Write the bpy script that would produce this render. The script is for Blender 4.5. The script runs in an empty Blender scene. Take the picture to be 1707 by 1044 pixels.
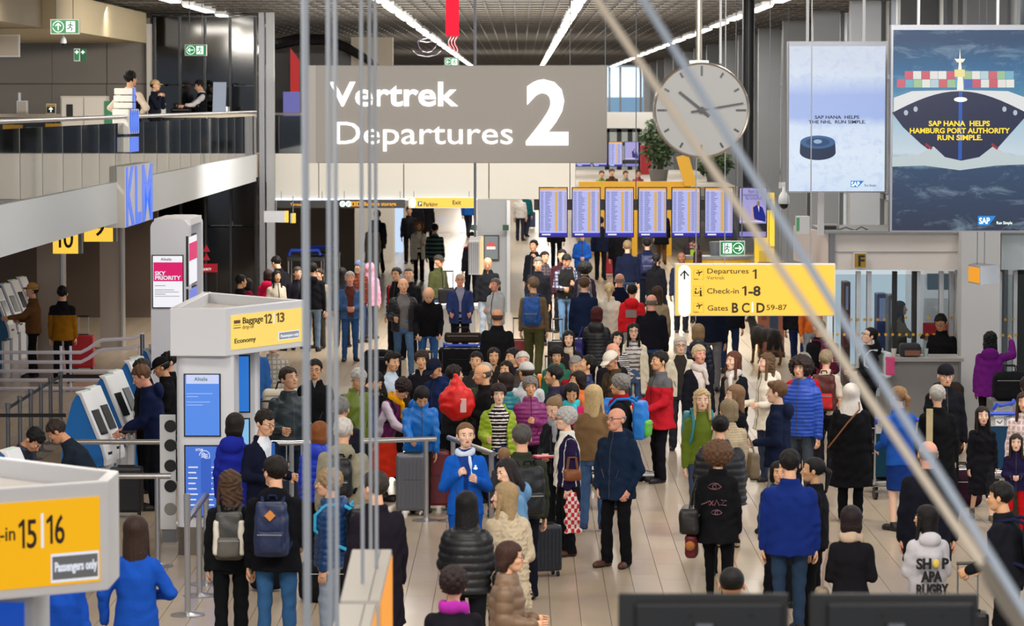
import bpy, bmesh, math, random
import numpy as np
from mathutils import Vector, Matrix
random.seed(5)
C = bpy.data.collections.new('hall'); bpy.context.scene.collection.children.link(C)
PI = math.pi
# ------------------------------------------------------------------ camera, light
F = 5500.0; CH = 5.1
cam = bpy.data.objects.new('camera', bpy.data.cameras.new('camera'))
bpy.context.scene.collection.objects.link(cam); bpy.context.scene.camera = cam
cam.data.sensor_width = 36; cam.data.lens = F/1707*36
cam.data.clip_start = 1; cam.data.clip_end = 900
PITCH = math.atan(352/F); YAW = math.atan(15/F)
cam.location = (0, 0, CH); cam.rotation_euler = (PI/2-PITCH, 0, YAW)
cam.data.dof.use_dof = True; cam.data.dof.focus_distance = 44; cam.data.dof.aperture_fstop = 4.5
RM = Matrix.Rotation(YAW, 3, 'Z') @ Matrix.Rotation(PI/2-PITCH, 3, 'X')
def ray(px, py): return RM @ Vector(((px-853.5)/F, (522-py)/F, -1))
def at(px, py, Y):
    r = ray(px, py); return Vector((0, 0, CH)) + r*(Y/r.y)
def onz(px, py, z):
    r = ray(px, py); return Vector((0, 0, CH)) + r*((z-CH)/r.z)
def proj(p):
    v = RM.transposed() @ (Vector(p)-Vector((0, 0, CH))); return 853.5-F*v.x/v.z, 522+F*v.y/v.z
sc = bpy.context.scene
w = bpy.data.worlds.new('sky'); sc.world = w; w.use_nodes = True
w.node_tree.nodes['Background'].inputs[0].default_value = (0.72, 0.82, 1.0, 1)
w.node_tree.nodes['Background'].inputs[1].default_value = 0.42
sc.view_settings.view_transform = 'Standard'; sc.view_settings.look = 'None'
sc.view_settings.gamma = 1; sc.view_settings.exposure = 0.0
def area(x, y, z, sx, sy, power, col=(1, .95, .88), rot=(0, 0, 0)):
    l = bpy.data.lights.new('hall_or_fill_light', 'AREA'); l.shape = 'RECTANGLE'; l.size = sx; l.size_y = sy  # one name for ceiling lamps, daylight and added fill
    l.energy = power; l.color = col
    o = bpy.data.objects.new('hall_or_fill_light', l); C.objects.link(o); o.location = (x, y, z); o.rotation_euler = rot
for yy in range(14, 68, 9):
    for xx in (-9, -3, 3, 8.5): area(xx, yy, 7.1, .9, 2.2, 165)
for yy in range(70, 200, 16):
    for xx in (-3.04, 1.28, 5.63): area(xx, yy, 7.24, .2, 5.4, 320, (1, .95, .88))
# daylight through the glazing on the right, together with added fill lamps
area(0, 3, 5.8, 10, 2, 520, (1, .97, .93), (PI/2, 0, 0))  # added fill lamp by the camera, brightens the nearest things
area(5.5, 38, 7.2, 4, .6, 420, (1, .97, .95), (math.radians(68), 0, 0))  # added fill lamp tilted forward onto the door zone
area(10.5, 40, 4.2, 30, 4.5, 520, (.82, .9, 1), (PI/2, 0, PI/2))
area(0, 21, 7.2, 12, 1.5, 1200, (1, .97, .93), (math.radians(74), 0, 0))  # added fill lamp, lifts the departures sign and the clock
for xx in (-3.2, -.4, 2.4): area(xx, 66, 7.25, 3, .6, 950, (1, .97, .93), (math.radians(73), 0, 0))  # added fill lamps aimed at the white band panels
for yy in (85, 115, 150): area(-1, yy, 5.6, 10, 12, 700, (1, .95, .86), (PI, 0, 0))  # unseen upward fill added to brighten the far ceiling
area(-9.5, 44, 7.15, 3, .5, 160, (1, .93, .82)); area(-10, 52, 7.15, 4, .5, 260, (1, .93, .82), (math.radians(52), 0, 0)); area(-9.5, 74, 7.15, 3, .5, 70, (1, .93, .82), (math.radians(20), 0, 0))  # added warm fill for the balcony deck and its back wall
# ------------------------------------------------------------------ materials
def lin(h):
    if not isinstance(h, str): return tuple(h)
    v = [int(h[i:i+2], 16)/255 for i in (0, 2, 4)]
    return tuple(c/12.92 if c <= .04045 else ((c+.055)/1.055)**2.4 for c in v)
MATS = {}
def mat(col, rough=.6, metal=0, emit=0, bump=0, bscale=60, var=0, spec=.5, vscale=5, coat=0):
    key = (col, rough, metal, emit, bump, bscale, var, spec, vscale, coat)
    if key in MATS: return MATS[key]
    c = lin(col)
    m = bpy.data.materials.new('mat'); m.use_nodes = True; nt = m.node_tree; b = nt.nodes['Principled BSDF']
    b.inputs['Base Color'].default_value = (*c, 1); b.inputs['Roughness'].default_value = rough
    b.inputs['Metallic'].default_value = metal; b.inputs['Specular IOR Level'].default_value = spec
    if coat: b.inputs['Coat Weight'].default_value = coat
    if emit:
        b.inputs['Base Color'].default_value = (*[v*.12 for v in c], 1)
        b.inputs['Emission Color'].default_value = (*c, 1); b.inputs['Emission Strength'].default_value = emit
    if bump or var:
        tc = nt.nodes.new('ShaderNodeTexCoord')
    if bump:
        n = nt.nodes.new('ShaderNodeTexNoise'); n.inputs['Scale'].default_value = bscale; n.inputs['Detail'].default_value = 3
        bp = nt.nodes.new('ShaderNodeBump'); bp.inputs['Strength'].default_value = bump; bp.inputs['Distance'].default_value = .01
        nt.links.new(tc.outputs['Object'], n.inputs['Vector']); nt.links.new(n.outputs['Fac'], bp.inputs['Height'])
        nt.links.new(bp.outputs['Normal'], b.inputs['Normal'])
    if var:
        n = nt.nodes.new('ShaderNodeTexNoise'); n.inputs['Scale'].default_value = vscale; n.inputs['Detail'].default_value = 4
        mx = nt.nodes.new('ShaderNodeMix'); mx.data_type = 'RGBA'
        mx.inputs[6].default_value = (*[max(0, v*(1-var)) for v in c], 1); mx.inputs[7].default_value = (*[min(1, v*(1+var)) for v in c], 1)
        nt.links.new(tc.outputs['Object'], n.inputs['Vector']); nt.links.new(n.outputs['Fac'], mx.inputs[0]); nt.links.new(mx.outputs[2], b.inputs['Base Color'])
    MATS[key] = m; return m
def cloth(c): return mat(c, .9, bump=.4, bscale=45, var=.2, vscale=9, spec=.1)
def shiny(c): return mat(c, .45, bump=.3, bscale=30, var=.15, vscale=8, spec=.35)
def skinm(c): return mat(c, .55, var=.1, vscale=12, spec=.35)
def hairm(c):
    r, g, b_ = [int(c[i:i+2], 16) for i in (0, 2, 4)]; y = (r+g+b_)/3; c = '%02x%02x%02x' % tuple(int((v*.72+y*.28)*(.86 if y < 150 else .96)) for v in (r, g, b_))
    return mat(c, .6, bump=.6, bscale=70, var=.35, vscale=30, spec=.22)
def glow(c, e=1.0): return mat(c, .35, emit=e, spec=.3)
def glass_mat(tint='dfe8ea', a=.12, dark=0):
    key = ('glass', tint, a, dark)
    if key in MATS: return MATS[key]
    m = bpy.data.materials.new('glass'); m.use_nodes = True; nt = m.node_tree; nt.nodes.clear()
    o = nt.nodes.new('ShaderNodeOutputMaterial'); t = nt.nodes.new('ShaderNodeBsdfTransparent'); g = nt.nodes.new('ShaderNodeBsdfGlossy')
    t.inputs[0].default_value = (*lin(tint), 1); g.inputs['Roughness'].default_value = .07 if tint == '3a3c3e' else .03
    f = nt.nodes.new('ShaderNodeFresnel'); f.inputs[0].default_value = 1.22
    ad = nt.nodes.new('ShaderNodeMath'); ad.operation = 'ADD'; ad.inputs[1].default_value = a
    mx = nt.nodes.new('ShaderNodeMixShader')
    nt.links.new(f.outputs[0], ad.inputs[0]); nt.links.new(ad.outputs[0], mx.inputs[0])
    nt.links.new(t.outputs[0], mx.inputs[1]); nt.links.new(g.outputs[0], mx.inputs[2]); nt.links.new(mx.outputs[0], o.inputs[0])
    MATS[key] = m; return m
# ------------------------------------------------------------------ objects
def thing(name, label, cat, loc=(0, 0, 0), rz=0, group=None):
    o = bpy.data.objects.new(name, None); C.objects.link(o); o.empty_display_size = .1
    o.location = loc; o.rotation_euler = (0, 0, rz); o['label'] = label; o['category'] = cat
    if group: o['group'] = group
    return o
def tag(o, label, cat, group=None, kind=None):
    o['label'] = label; o['category'] = cat
    if group: o['group'] = group
    if kind: o['kind'] = kind
    return o
def struct(o): o['kind'] = 'structure'; return o
def quads_mesh(name, V, Q, mats, mi=None, smooth=True):
    me = bpy.data.meshes.new(name); V = np.asarray(V, np.float32); Q = np.asarray(Q, np.int32)
    me.vertices.add(len(V)); me.vertices.foreach_set('co', V.ravel())
    me.loops.add(Q.size); me.loops.foreach_set('vertex_index', Q.ravel())
    me.polygons.add(len(Q)); me.polygons.foreach_set('loop_start', np.arange(0, Q.size, 4, dtype=np.int32))
    for m in mats: me.materials.append(m)
    if mi is not None: me.polygons.foreach_set('material_index', np.asarray(mi, np.int32))
    me.update(calc_edges=True)
    me.polygons.foreach_set('use_smooth', np.full(len(Q), smooth)); 
    return me
def link(name, me, parent=None, mx=None):
    o = bpy.data.objects.new(name, me); C.objects.link(o)
    if parent: o.parent = parent
    if mx is not None: o.matrix_local = mx
    return o
class MB:
    def __init__(s): s.v = []; s.f = []; s.m = []; s.T = None
    def add(s, vs, fs, m=0):
        n = len(s.v)
        for p in vs: s.v.append(tuple(s.T @ Vector(p)) if s.T else tuple(p))
        for f in fs: s.f.append(tuple(n+i for i in f)); s.m.append(m)
        return s
    def box(s, x0, x1, y0, y1, z0, z1, m=0):
        return s.add([(x0, y0, z0), (x1, y0, z0), (x1, y1, z0), (x0, y1, z0), (x0, y0, z1), (x1, y0, z1), (x1, y1, z1), (x0, y1, z1)],
                     [(0, 3, 2, 1), (4, 5, 6, 7), (0, 1, 5, 4), (1, 2, 6, 5), (2, 3, 7, 6), (3, 0, 4, 7)], m)
    def tube(s, pts, r, n=8, m=0, caps=True):
        pts = [Vector(p) for p in pts]; R = r if isinstance(r, (list, tuple)) else [r]*len(pts)
        vs = []; fs = []
        ref = Vector((0, 0, 1)) if abs((pts[-1]-pts[0]).normalized().z) < .9 else Vector((1, 0, 0))
        for i, p in enumerate(pts):
            d = (pts[min(i+1, len(pts)-1)]-pts[max(i-1, 0)]).normalized()
            u = d.cross(ref).normalized(); v = d.cross(u)
            for k in range(n):
                a = 2*PI*k/n; vs.append(p+(u*math.cos(a)+v*math.sin(a))*R[i])
        for i in range(len(pts)-1):
            for k in range(n): fs.append((i*n+k, i*n+(k+1) % n, (i+1)*n+(k+1) % n, (i+1)*n+k))
        if caps: fs.append(tuple(range(n))[::-1]); fs.append(tuple((len(pts)-1)*n+k for k in range(n)))
        return s.add(vs, [f[::-1] for f in fs], m)
    def lathe(s, c, prof, n=24, m=0, ax='z'):
        vs = []; fs = []
        for r, z in prof:
            for k in range(n):
                a = 2*PI*k/n; p = (r*math.cos(a), r*math.sin(a), z)
                if ax == 'y': p = (p[0], z, p[1])
                vs.append(Vector(c)+Vector(p))
        for i in range(len(prof)-1):
            for k in range(n): fs.append((i*n+k, i*n+(k+1) % n, (i+1)*n+(k+1) % n, (i+1)*n+k))
        fs.append(tuple(range(n))[::-1]); fs.append(tuple((len(prof)-1)*n+k for k in range(n)))
        if ax == 'y': fs = [f[::-1] for f in fs]
        return s.add(vs, fs, m)
    def prism(s, pts, y0, y1, m=0, mside=None):      # polygon in XZ extruded along Y
        n = len(pts); vs = [(x, y0, z) for x, z in pts]+[(x, y1, z) for x, z in pts]
        A = sum(pts[i][0]*pts[(i+1) % n][1]-pts[(i+1) % n][0]*pts[i][1] for i in range(n))
        f = tuple(range(n)); side = [(i, i+n, (i+1) % n+n, (i+1) % n) for i in range(n)]
        fs = [f, tuple(i+n for i in f)[::-1]]+side
        if A < 0: fs = [q[::-1] for q in fs]
        return s.add(vs, fs, m)
    def prismx(s, pts, x0, x1, m=0):                 # polygon in YZ extruded along X
        n = len(pts); vs = [(x0, y, z) for y, z in pts]+[(x1, y, z) for y, z in pts]
        f = tuple(range(n)); fs = [f[::-1], tuple(i+n for i in f)]+[(i, (i+1) % n, (i+1) % n+n, i+n) for i in range(n)]
        return s.add(vs, fs, m)
    def prismz(s, pts, z0, z1, m=0):
        n = len(pts); vs = [(x, y, z0) for x, y in pts]+[(x, y, z1) for x, y in pts]
        A = sum(pts[i][0]*pts[(i+1) % n][1]-pts[(i+1) % n][0]*pts[i][1] for i in range(n))
        f = tuple(range(n)); fs = [f[::-1], tuple(i+n for i in f)]+[(i, (i+1) % n, (i+1) % n+n, i+n) for i in range(n)]
        if A < 0: fs = [q[::-1] for q in fs]
        return s.add(vs, fs, m)
    def ell(s, c, r, n=10, k=7, m=0):
        vs = []; fs = []
        for i in range(k+1):
            t = PI*i/k
            for j in range(n):
                a = 2*PI*j/n; vs.append((c[0]+r[0]*math.sin(t)*math.cos(a), c[1]+r[1]*math.sin(t)*math.sin(a), c[2]+r[2]*math.cos(t)))
        for i in range(k):
            for j in range(n): fs.append((i*n+j, (i+1)*n+j, (i+1)*n+(j+1) % n, i*n+(j+1) % n))
        return s.add(vs, fs, m)
    def mesh(s, name, mats, smooth=False, bevel=0):
        me = bpy.data.meshes.new(name); me.from_pydata(s.v, [], s.f)
        for m in (mats if isinstance(mats, (list, tuple)) else [mats]): me.materials.append(m)
        me.polygons.foreach_set('material_index', s.m)
        if bevel:
            bm = bmesh.new(); bm.from_mesh(me); bmesh.ops.remove_doubles(bm, verts=bm.verts, dist=1e-5)
            es = [e for e in bm.edges if len(e.link_faces) == 2 and e.calc_face_angle(0) > .6]
            bmesh.ops.bevel(bm, geom=es, offset=bevel, segments=2, affect='EDGES', profile=.6); bm.to_mesh(me); bm.free()
        if smooth:
            me.polygons.foreach_set('use_smooth', [True]*len(me.polygons)); me.set_sharp_from_angle(angle=.7)
        return me
    def obj(s, name, mats, parent=None, smooth=False, bevel=0, mx=None):
        return link(name, s.mesh(name, mats, smooth, bevel), parent, mx)
def box(name, a, b, m, parent=None, bevel=0):
    return MB().box(a[0], b[0], a[1], b[1], a[2], b[2]).obj(name, m, parent, bevel=bevel)
def text(body, size, m, parent, loc, rot=(PI/2, 0, 0), align='LEFT', bold=0, name='lettering', ext=.002, sx=1, w=None, sp=1):
    cu = bpy.data.curves.new('t', 'FONT'); cu.body = body; cu.size = size; cu.align_x = align; cu.offset = bold*size; cu.extrude = ext; cu.space_character = sp
    cu.resolution_u = 3
    one = body[0] == '1' and len(body) < 4; H_ = size*.71; W0 = w or H_*.5; W_ = H_*{1: .5, 2: 1.12, 3: 1.75}.get(len(body), 1)
    if one:
        f1 = 1 if len(body) == 1 else (.3 if len(body) == 3 else .42); w = W_*(1-f1)*.94; cu.body = body[1:] or ' '
    to = bpy.data.objects.new('t', cu); C.objects.link(to); bpy.context.view_layer.update()
    dg = bpy.context.evaluated_depsgraph_get(); me = bpy.data.meshes.new_from_object(to.evaluated_get(dg))
    if one:
        t = H_*(.13+bold*2.2); s0 = max(W_*f1*.42, H_*.22) if len(body) > 1 else H_*.26; bm = bmesh.new(); bm.from_mesh(me)
        if bm.verts:
            xs = [v.co.x for v in bm.verts]; k = w/(max(xs)-min(xs)); x00 = min(xs)
            for v in bm.verts: v.co.x = (v.co.x-x00)*k+W_-w
        P = [(s0, 0), (s0+t, 0), (s0+t, H_), (s0+t*.25, H_), (s0-H_*.24, H_*.82), (s0-H_*.2, H_*.7), (s0, H_*.8)]
        for z in (ext, -ext):
            f = bm.faces.new([bm.verts.new((x, y, z)) for x, y in (P if z > 0 else P[::-1])])
        bm.verts.ensure_lookup_table(); n = len(P); A_ = bm.verts[-2*n:-n]; B2 = bm.verts[-n:][::-1]
        for i in range(n): bm.faces.new((A_[i], B2[i], B2[(i+1) % n], A_[(i+1) % n]))
        for v in bm.verts: v.co.x *= W0/W_
        bm.to_mesh(me); bm.free(); w = None
    if w:
        xs = [v.co.x for v in me.vertices]; sx = w/(max(xs)-min(xs))
    bpy.data.objects.remove(to); me.materials.clear(); me.materials.append(m)
    o = link(name, me, parent); o.location = loc; o.rotation_euler = rot; o.scale = (sx, 1, 1); return o
# ------------------------------------------------------------------ implicit surfaces
def snet(f, org, h):
    f = f.copy(); f[0] = f[-1] = 1; f[:, 0] = f[:, -1] = 1; f[:, :, 0] = f[:, :, -1] = 1
    s = f < 0; cnt = np.zeros(tuple(n-1 for n in f.shape), np.int8)
    for a in (0, 1):
        for b in (0, 1):
            for c in (0, 1): cnt += s[a:a+cnt.shape[0], b:b+cnt.shape[1], c:c+cnt.shape[2]]
    I = np.nonzero((cnt > 0) & (cnt < 8)); ids = np.full(cnt.shape, -1, np.int32); ids[I] = np.arange(len(I[0]))
    acc = np.zeros((len(I[0]), 3), np.float32); n = np.zeros(len(I[0]), np.float32)
    cor = {(a, b, c): f[I[0]+a, I[1]+b, I[2]+c] for a in (0, 1) for b in (0, 1) for c in (0, 1)}
    for ax in range(3):
        for u in (0, 1):
            for v in (0, 1):
                a = [u, v]; a.insert(ax, 0); b = [u, v]; b.insert(ax, 1); fa = cor[tuple(a)]; fb = cor[tuple(b)]
                m = (fa < 0) != (fb < 0); t = np.where(m, fa/np.where(m, fa-fb, 1), 0)
                p = np.zeros_like(acc); p[:, ax] = t
                o = [k for k in range(3) if k != ax]; p[:, o[0]] = u; p[:, o[1]] = v
                acc += p*m[:, None]; n += m
    V = acc/n[:, None] + np.stack(I, 1); V = V*h+np.asarray(org)
    Q = []
    for ax in range(3):
        a = [slice(1, -1)]*3; b = [slice(1, -1)]*3; a[ax] = slice(0, -1); b[ax] = slice(1, None)
        sa = s[tuple(a)]; sb = s[tuple(b)]; E = np.nonzero(sa != sb); flip = sa[E]
        off = [0 if k == ax else 1 for k in range(3)]; i = [E[k]+off[k] for k in range(3)]
        u, v = [k for k in range(3) if k != ax]
        def g(du, dv):
            j = [x.copy() for x in i]; j[u] -= du; j[v] -= dv; return ids[j[0], j[1], j[2]]
        q = np.stack([g(1, 1), g(0, 1), g(0, 0), g(1, 0)], 1)
        fl = flip if ax != 1 else ~flip
        q[~fl] = q[~fl][:, ::-1]; Q.append(q)
    return V, np.concatenate(Q)
def grid(lo, hi, h):
    ax = [np.arange(lo[k]-2.5*h, hi[k]+2.5*h, h, dtype=np.float32) for k in range(3)]
    G = np.meshgrid(*ax, indexing='ij', copy=False); return G, [a[0] for a in ax]
def smin(a, b, k): h = np.clip(.5+.5*(b-a)/k, 0, 1); return b+(a-b)*h-k*h*(1-h)
def smax(a, b, k): return -smin(-a, -b, k)
def cap(P, a, b, ra, rb):
    a = np.asarray(a, np.float32); d = np.asarray(b, np.float32)-a; L = float(d@d)+1e-9
    x = P[0]-a[0]; y = P[1]-a[1]; z = P[2]-a[2]
    t = np.clip((x*d[0]+y*d[1]+z*d[2])/L, 0, 1)
    return np.sqrt((x-t*d[0])**2+(y-t*d[1])**2+(z-t*d[2])**2)-(ra+(rb-ra)*t), t
def el(P, c, r):
    x = (P[0]-c[0])/r[0]; y = (P[1]-c[1])/r[1]; z = (P[2]-c[2])/r[2]
    k0 = np.sqrt(x*x+y*y+z*z); k1 = np.sqrt((x/r[0])**2+(y/r[1])**2+(z/r[2])**2)+1e-6; return k0*(k0-1)/k1
def column(P, prof, cy=None):
    zs = [p[0] for p in prof]; a = np.interp(P[2], zs, [p[1] for p in prof]).astype(np.float32); b = np.interp(P[2], zs, [p[2] for p in prof]).astype(np.float32)
    y = P[1] if cy is None else P[1]-np.interp(P[2], zs, cy).astype(np.float32)
    d = (np.sqrt((P[0]/a)**2+(y/b)**2)-1)*np.minimum(a, b)
    return np.maximum(d, np.maximum(zs[0]-P[2], P[2]-zs[-1]))
# ------------------------------------------------------------------ people
def head_sdf(P, fem):
    P = (P[0]/1.09, P[1]/1.03, P[2])
    j = .92 if fem else 1
    d = el(P, (0, .012, .03), (.076, .097, .086))
    d = smin(d, el(P, (0, -.02, -.035), (.061*j, .073, .08)), .03)
    d = smin(d, el(P, (0, -.055, -.085), (.036*j, .036, .028)), .03)
    for s in (-1, 1):
        d = smin(d, el(P, (s*.036, -.058, -.022), (.024, .028, .022)), .02)
        d = smax(d, -el(P, (s*.031, -.102, .012), (.019, .016, .012)), .012)
        d = smin(d, el(P, (s*.079, .012, -.012), (.009, .02, .03)), .006)
    d = smin(d, cap(P, (0, -.088, .012), (0, -.112, -.03), .007, .012)[0], .01)
    d = smin(d, el(P, (0, -.088, -.058), (.024, .013, .012)), .01)
    return d
def build_head(fem, h):
    P, o = grid((-.11, -.145, -.13), (.11, .135, .13), h)
    V, Q = snet(head_sdf(P, fem), o, h); m = np.zeros(len(Q), int)
    mb = MB()
    for s in (-1, 1):
        mb.ell((s*.031, -.083, .011), (.0145, .0105, .0075), 8, 5, 1)
        mb.ell((s*.031, -.092, .011), (.0065, .004, .0068), 6, 4, 2)
        mb.ell((s*.032, -.0925, .0295), (.0185, .006, .0042), 8, 4, 2)
    mb.ell((0, -.0985, -.0535), (.021, .007, .0042), 8, 4, 3); mb.ell((0, -.0975, -.062), (.018, .007, .005), 8, 4, 3)
    fv = np.array(mb.v, np.float32)*np.array((1.09, 1.03, 1), np.float32); fq = np.array(mb.f) + len(V)
    return np.concatenate([V, fv]), np.concatenate([Q, fq]), np.concatenate([m, mb.m])
HEADS = {}
def head_tpl(fem, h):
    if (fem, h) not in HEADS: HEADS[fem, h] = build_head(fem, h)
    return HEADS[fem, h]
def hand_tpl(curl):
    mb = MB()
    mb.tube([(0, 0, -.01), (0, 0, .02), (0, 0, .055), (0, 0, .085), (0, 0, .097)], [.024, .03, .036, .036, .028], 8)
    mb.v = [(x*1.12, y*.42, z) for x, y, z in mb.v]
    for i, (x, L) in enumerate(((-.031, .062), (-.0105, .075), (.0105, .079), (.031, .07))):
        p = Vector((x, 0, .088)); a = 0; pts = [p.copy()]
        for k, s in enumerate((.45, .32, .26)):
            a += curl*(.7 if k == 0 else 1); p = p+Vector((x*.12*(1-curl), -math.sin(a), math.cos(a)))*L*s; pts.append(p.copy())
        mb.tube(pts, [.0105, .0098, .009, .0068], 6)
    p = Vector((-.034, -.004, .03)); mb.tube([p, p+Vector((-.022, -.014, .022)), p+Vector((-.028, -.028, .048)), p+Vector((-.02, -.036, .066))], [.0135, .012, .0105, .0075], 6)
    V = np.array(mb.v, np.float32); q = [f for f in mb.f if len(f) == 4]; big = [f for f in mb.f if len(f) != 4]
    for f in big:
        for k in range(1, len(f)-2, 2): q.append((f[0], f[k], f[k+1], f[k+2]))
    return V, np.array(q)
HANDS = {0: hand_tpl(.32), 1: hand_tpl(1.15)}
ARM = {  # (outward, forward, up) of the upper arm and of the forearm, hand curl
    'down': ((.17, .02, -1), (.07, .16, -1), 0), 'grip': ((.2, .02, -1), (.1, .1, -1), 1), 'bent': ((.2, -.05, -1), (-.12, 1, -.05), 0),
    'chest': ((.22, .05, -1), (-.65, .75, .3), 0), 'crossed': ((.12, .25, -1), (-1, .32, .12), 0), 'pocket': ((.36, -.12, -1), (-.25, .4, -.85), 0),
    'reach': ((.1, .75, -.65), (-.05, 1, -.12), 0), 'push': ((.12, .3, -.95), (-.08, 1, -.35), 1), 'face': ((.2, .55, -.8), (-.42, .15, 1), 1),
    'phone': ((.16, .15, -1), (-.35, .9, .25), 1), 'hip': ((.6, -.2, -.75), (-.65, .4, -.4), 0), 'out': ((.75, .3, -.6), (.5, .8, .1), 0),
    'back': ((.15, -.35, -1), (-.1, -.1, -1), 0), 'hold': ((.2, .1, -1), (-.55, .8, -.1), 1), 'hang': ((.1, .5, -.9), (0, .35, -1), 0), 'upp': ((.5, .55, .1), (-.1, .6, .8), 1)}
def nrm(v): v = np.array(v, float); return v/np.linalg.norm(v)
def R3(ax, a): return np.array(Matrix.Rotation(a, 3, ax))
class Pose: pass
def make_pose(sp):
    p = Pose(); fem = sp['fem']; wd = sp['w']; p.fem = fem; p.w = wd
    hz = .92; lean = math.radians(sp['lean'])
    # a lean forward turns the torso about the hips towards -Y
    p.R = R3('X', lean); p.hip = np.array([0, 0, hz]); p.sit = sp['legs'] == 'sit'
    T = lambda v: p.R @ (np.array(v, float)-p.hip)+p.hip
    p.T = T; sh = (.148 if fem else .168)*(.5+.5*wd); hp = .092*wd**.5
    p.sh = sh; p.neck = T((0, .012, 1.46)); hc = T((0, -.012, 1.63))
    p.hR = R3('Z', math.radians(sp['hy'])) @ p.R @ R3('X', math.radians(sp['hp'])-lean*.5) @ R3('Y', math.radians(sp['ht']))
    hb = T((0, .0, 1.53)); p.hc = hb + p.hR @ np.array((0, -.018, .105))*sp['hs']
    p.arms = []
    for s, nm in ((1, sp['arms'][0]), (-1, sp['arms'][1])):
        u, f, cu = ARM[nm] if isinstance(nm, str) else nm
        S = np.array([s*sh, .01, 1.358]); ud = nrm((s*u[0], -u[1], u[2])); fd = nrm((s*f[0], -f[1], f[2]))
        E = S+ud*.275; W = E+fd*.245; p.arms.append((T(S), T(E), T(W), p.R@fd, cu, s))
    p.legs = []; L = sp['legs']
    for s in (1, -1):
        H0 = np.array([s*hp, 0, .9])
        if L == 'walk': a = (.26, .32) if s == 1 else (-.22, .34)
        elif L == 'walk2': a = (-.22, .34) if s == 1 else (.26, .32)
        else: a = (0.03*s*sp['sg'], 0)
        if L == 'sit':
            K = np.array([s*.11, -.42, .5]); A = np.array([s*.12, -.4, .085]); H0[2] = .52
        else:
            fx = s*(.085+.03*sp['st']); A = np.array([fx, -a[0], .085+(.07 if a[0] < -.1 else 0)]); K = (H0+A)/2+np.array([0, -.03-(.1 if a[0] < -.1 else 0), .02])
        p.legs.append((H0, K, A, s))
    return p
def torso_prof(p, pad, z0=.8):
    w = p.w; f = p.fem
    pr = [(.78, .15*w, .11*w), (.9, .172*w, .125*w), (1.08, (.132 if f else .15)*w, (.1 if f else .112)*w), (1.27, (.155 if f else .175)*w, (.125 if f else .12)*w),
          (1.35, (.14 if f else .158)*w, .1*w), (1.41, .112, .078), (1.455, .075, .062), (1.5, .055, .055)]
    return [(z, a+pad, b+pad) for z, a, b in pr]
def arm_d(P, p, pad, i, end=1.0, puff=None):
    S, E, W, fd, cu, s = p.arms[i]; W2 = E+(W-E)*end
    d1, t1 = cap(P, S, E, .051+pad, .041+pad); d2, t2 = cap(P, E, W2, .04+pad, .027+pad)
    if puff: d1 = d1-puff(t1*.275); d2 = d2-puff(t2*.245)
    return smin(d1, d2, .02)
def TP(P, p):
    if abs(p.R[2, 2]) > .9999: return P
    R = p.R; x = P[0]; y = P[1]-p.hip[1]; z = P[2]-p.hip[2]
    return (R[0, 0]*x+R[1, 0]*y+R[2, 0]*z, R[0, 1]*x+R[1, 1]*y+R[2, 1]*z+p.hip[1], R[0, 2]*x+R[1, 2]*y+R[2, 2]*z+p.hip[2])
def wr(P, ph, a):  # folds
    return a*(np.sin(P[0]*19+ph+3*np.sin(P[2]*9+ph))*np.sin(P[2]*22+ph*2+P[1]*17+2*np.sin(P[0]*14+ph))*1.5+.8*np.sin(P[2]*34+P[0]*31*np.sin(ph+P[2]*6)+P[1]*20+ph*3)*np.sin(P[0]*16+P[2]*11+ph))
def bounds(pts, pad): A = np.array(pts); return A.min(0)-pad, A.max(0)+pad
def torso_pts(p, z0, z1=1.5, r=.2): return [p.T((sx*r, sy*.13, z)) for sx in (-1, 1) for sy in (-1, 1) for z in (z0, z1)]
def body_mesh(p, sp, h):
    pts = torso_pts(p, .8)+[a for A in p.arms for a in A[:3]]+[l for L in p.legs for l in L[:3]]
    lo, hi = bounds(pts, .07); P, o = grid(lo, hi, h); Q = TP(P, p)
    d = column(Q, [q for q in torso_prof(p, -.012) if q[0] > .85]); d = smin(d, cap(P, p.neck, p.hc+p.hR@np.array((0, .01, -.06)), .052 if p.fem else .06, .047 if p.fem else .056)[0], .03)
    for i in (0, 1): d = smin(d, arm_d(P, p, -.006, i), .02)
    th = 0 if h == .02 else .009
    for H0, K, A, s in p.legs:
        d = smin(d, smin(cap(P, H0, K, .078*p.w**.5-th, .052-th)[0], cap(P, K, A, .052-th, .034-th*.6)[0], .02), .02)
    V, q = snet(d, o, h); m = np.zeros(len(q), int)
    hv, hq, hm = head_tpl(p.fem, .0085 if sp['det'] else .012)
    hv = (hv*sp['hs']) @ p.hR.T + p.hc
    VV = [V, hv]; QQ = [q, hq+len(V)]; MM = [m, hm]; n = len(V)+len(hv)
    for S, E, W, fd, cu, s in p.arms:
        z = fd/np.linalg.norm(fd); x = nrm(np.cross((s*1., -.25, 0), z)) ; y = np.cross(z, x)
        # palm faces the body: y axis of the hand template points away from the palm
        hv0, hq0 = HANDS[cu]; B = np.stack([x*1, y*1, z], 1)
        if np.dot(B[:, 1], (s, 0, 0)) < 0: B[:, 1] *= -1; B[:, 0] *= -1
        if B[1, 0] > 0 : B = B @ np.diag([-1, 1, 1]); hq0 = hq0[:, ::-1]
        v = hv0*(.93 if p.fem else 1.03) @ B.T + W; VV.append(v); QQ.append(hq0+n); MM.append(np.zeros(len(hq0), int)); n += len(v)
    return np.concatenate(VV), np.concatenate(QQ), np.concatenate(MM)
HEM = dict(liner=.86, jacket=.84, puffer=.84, sweater=.86, shirt=.84, blazer=.82, coat=.5, longcoat=.34, hoodie=.85, vest=.86, fur=.55, dress=.55, tee=.86, bomber=.88, tunic=.7)
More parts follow.
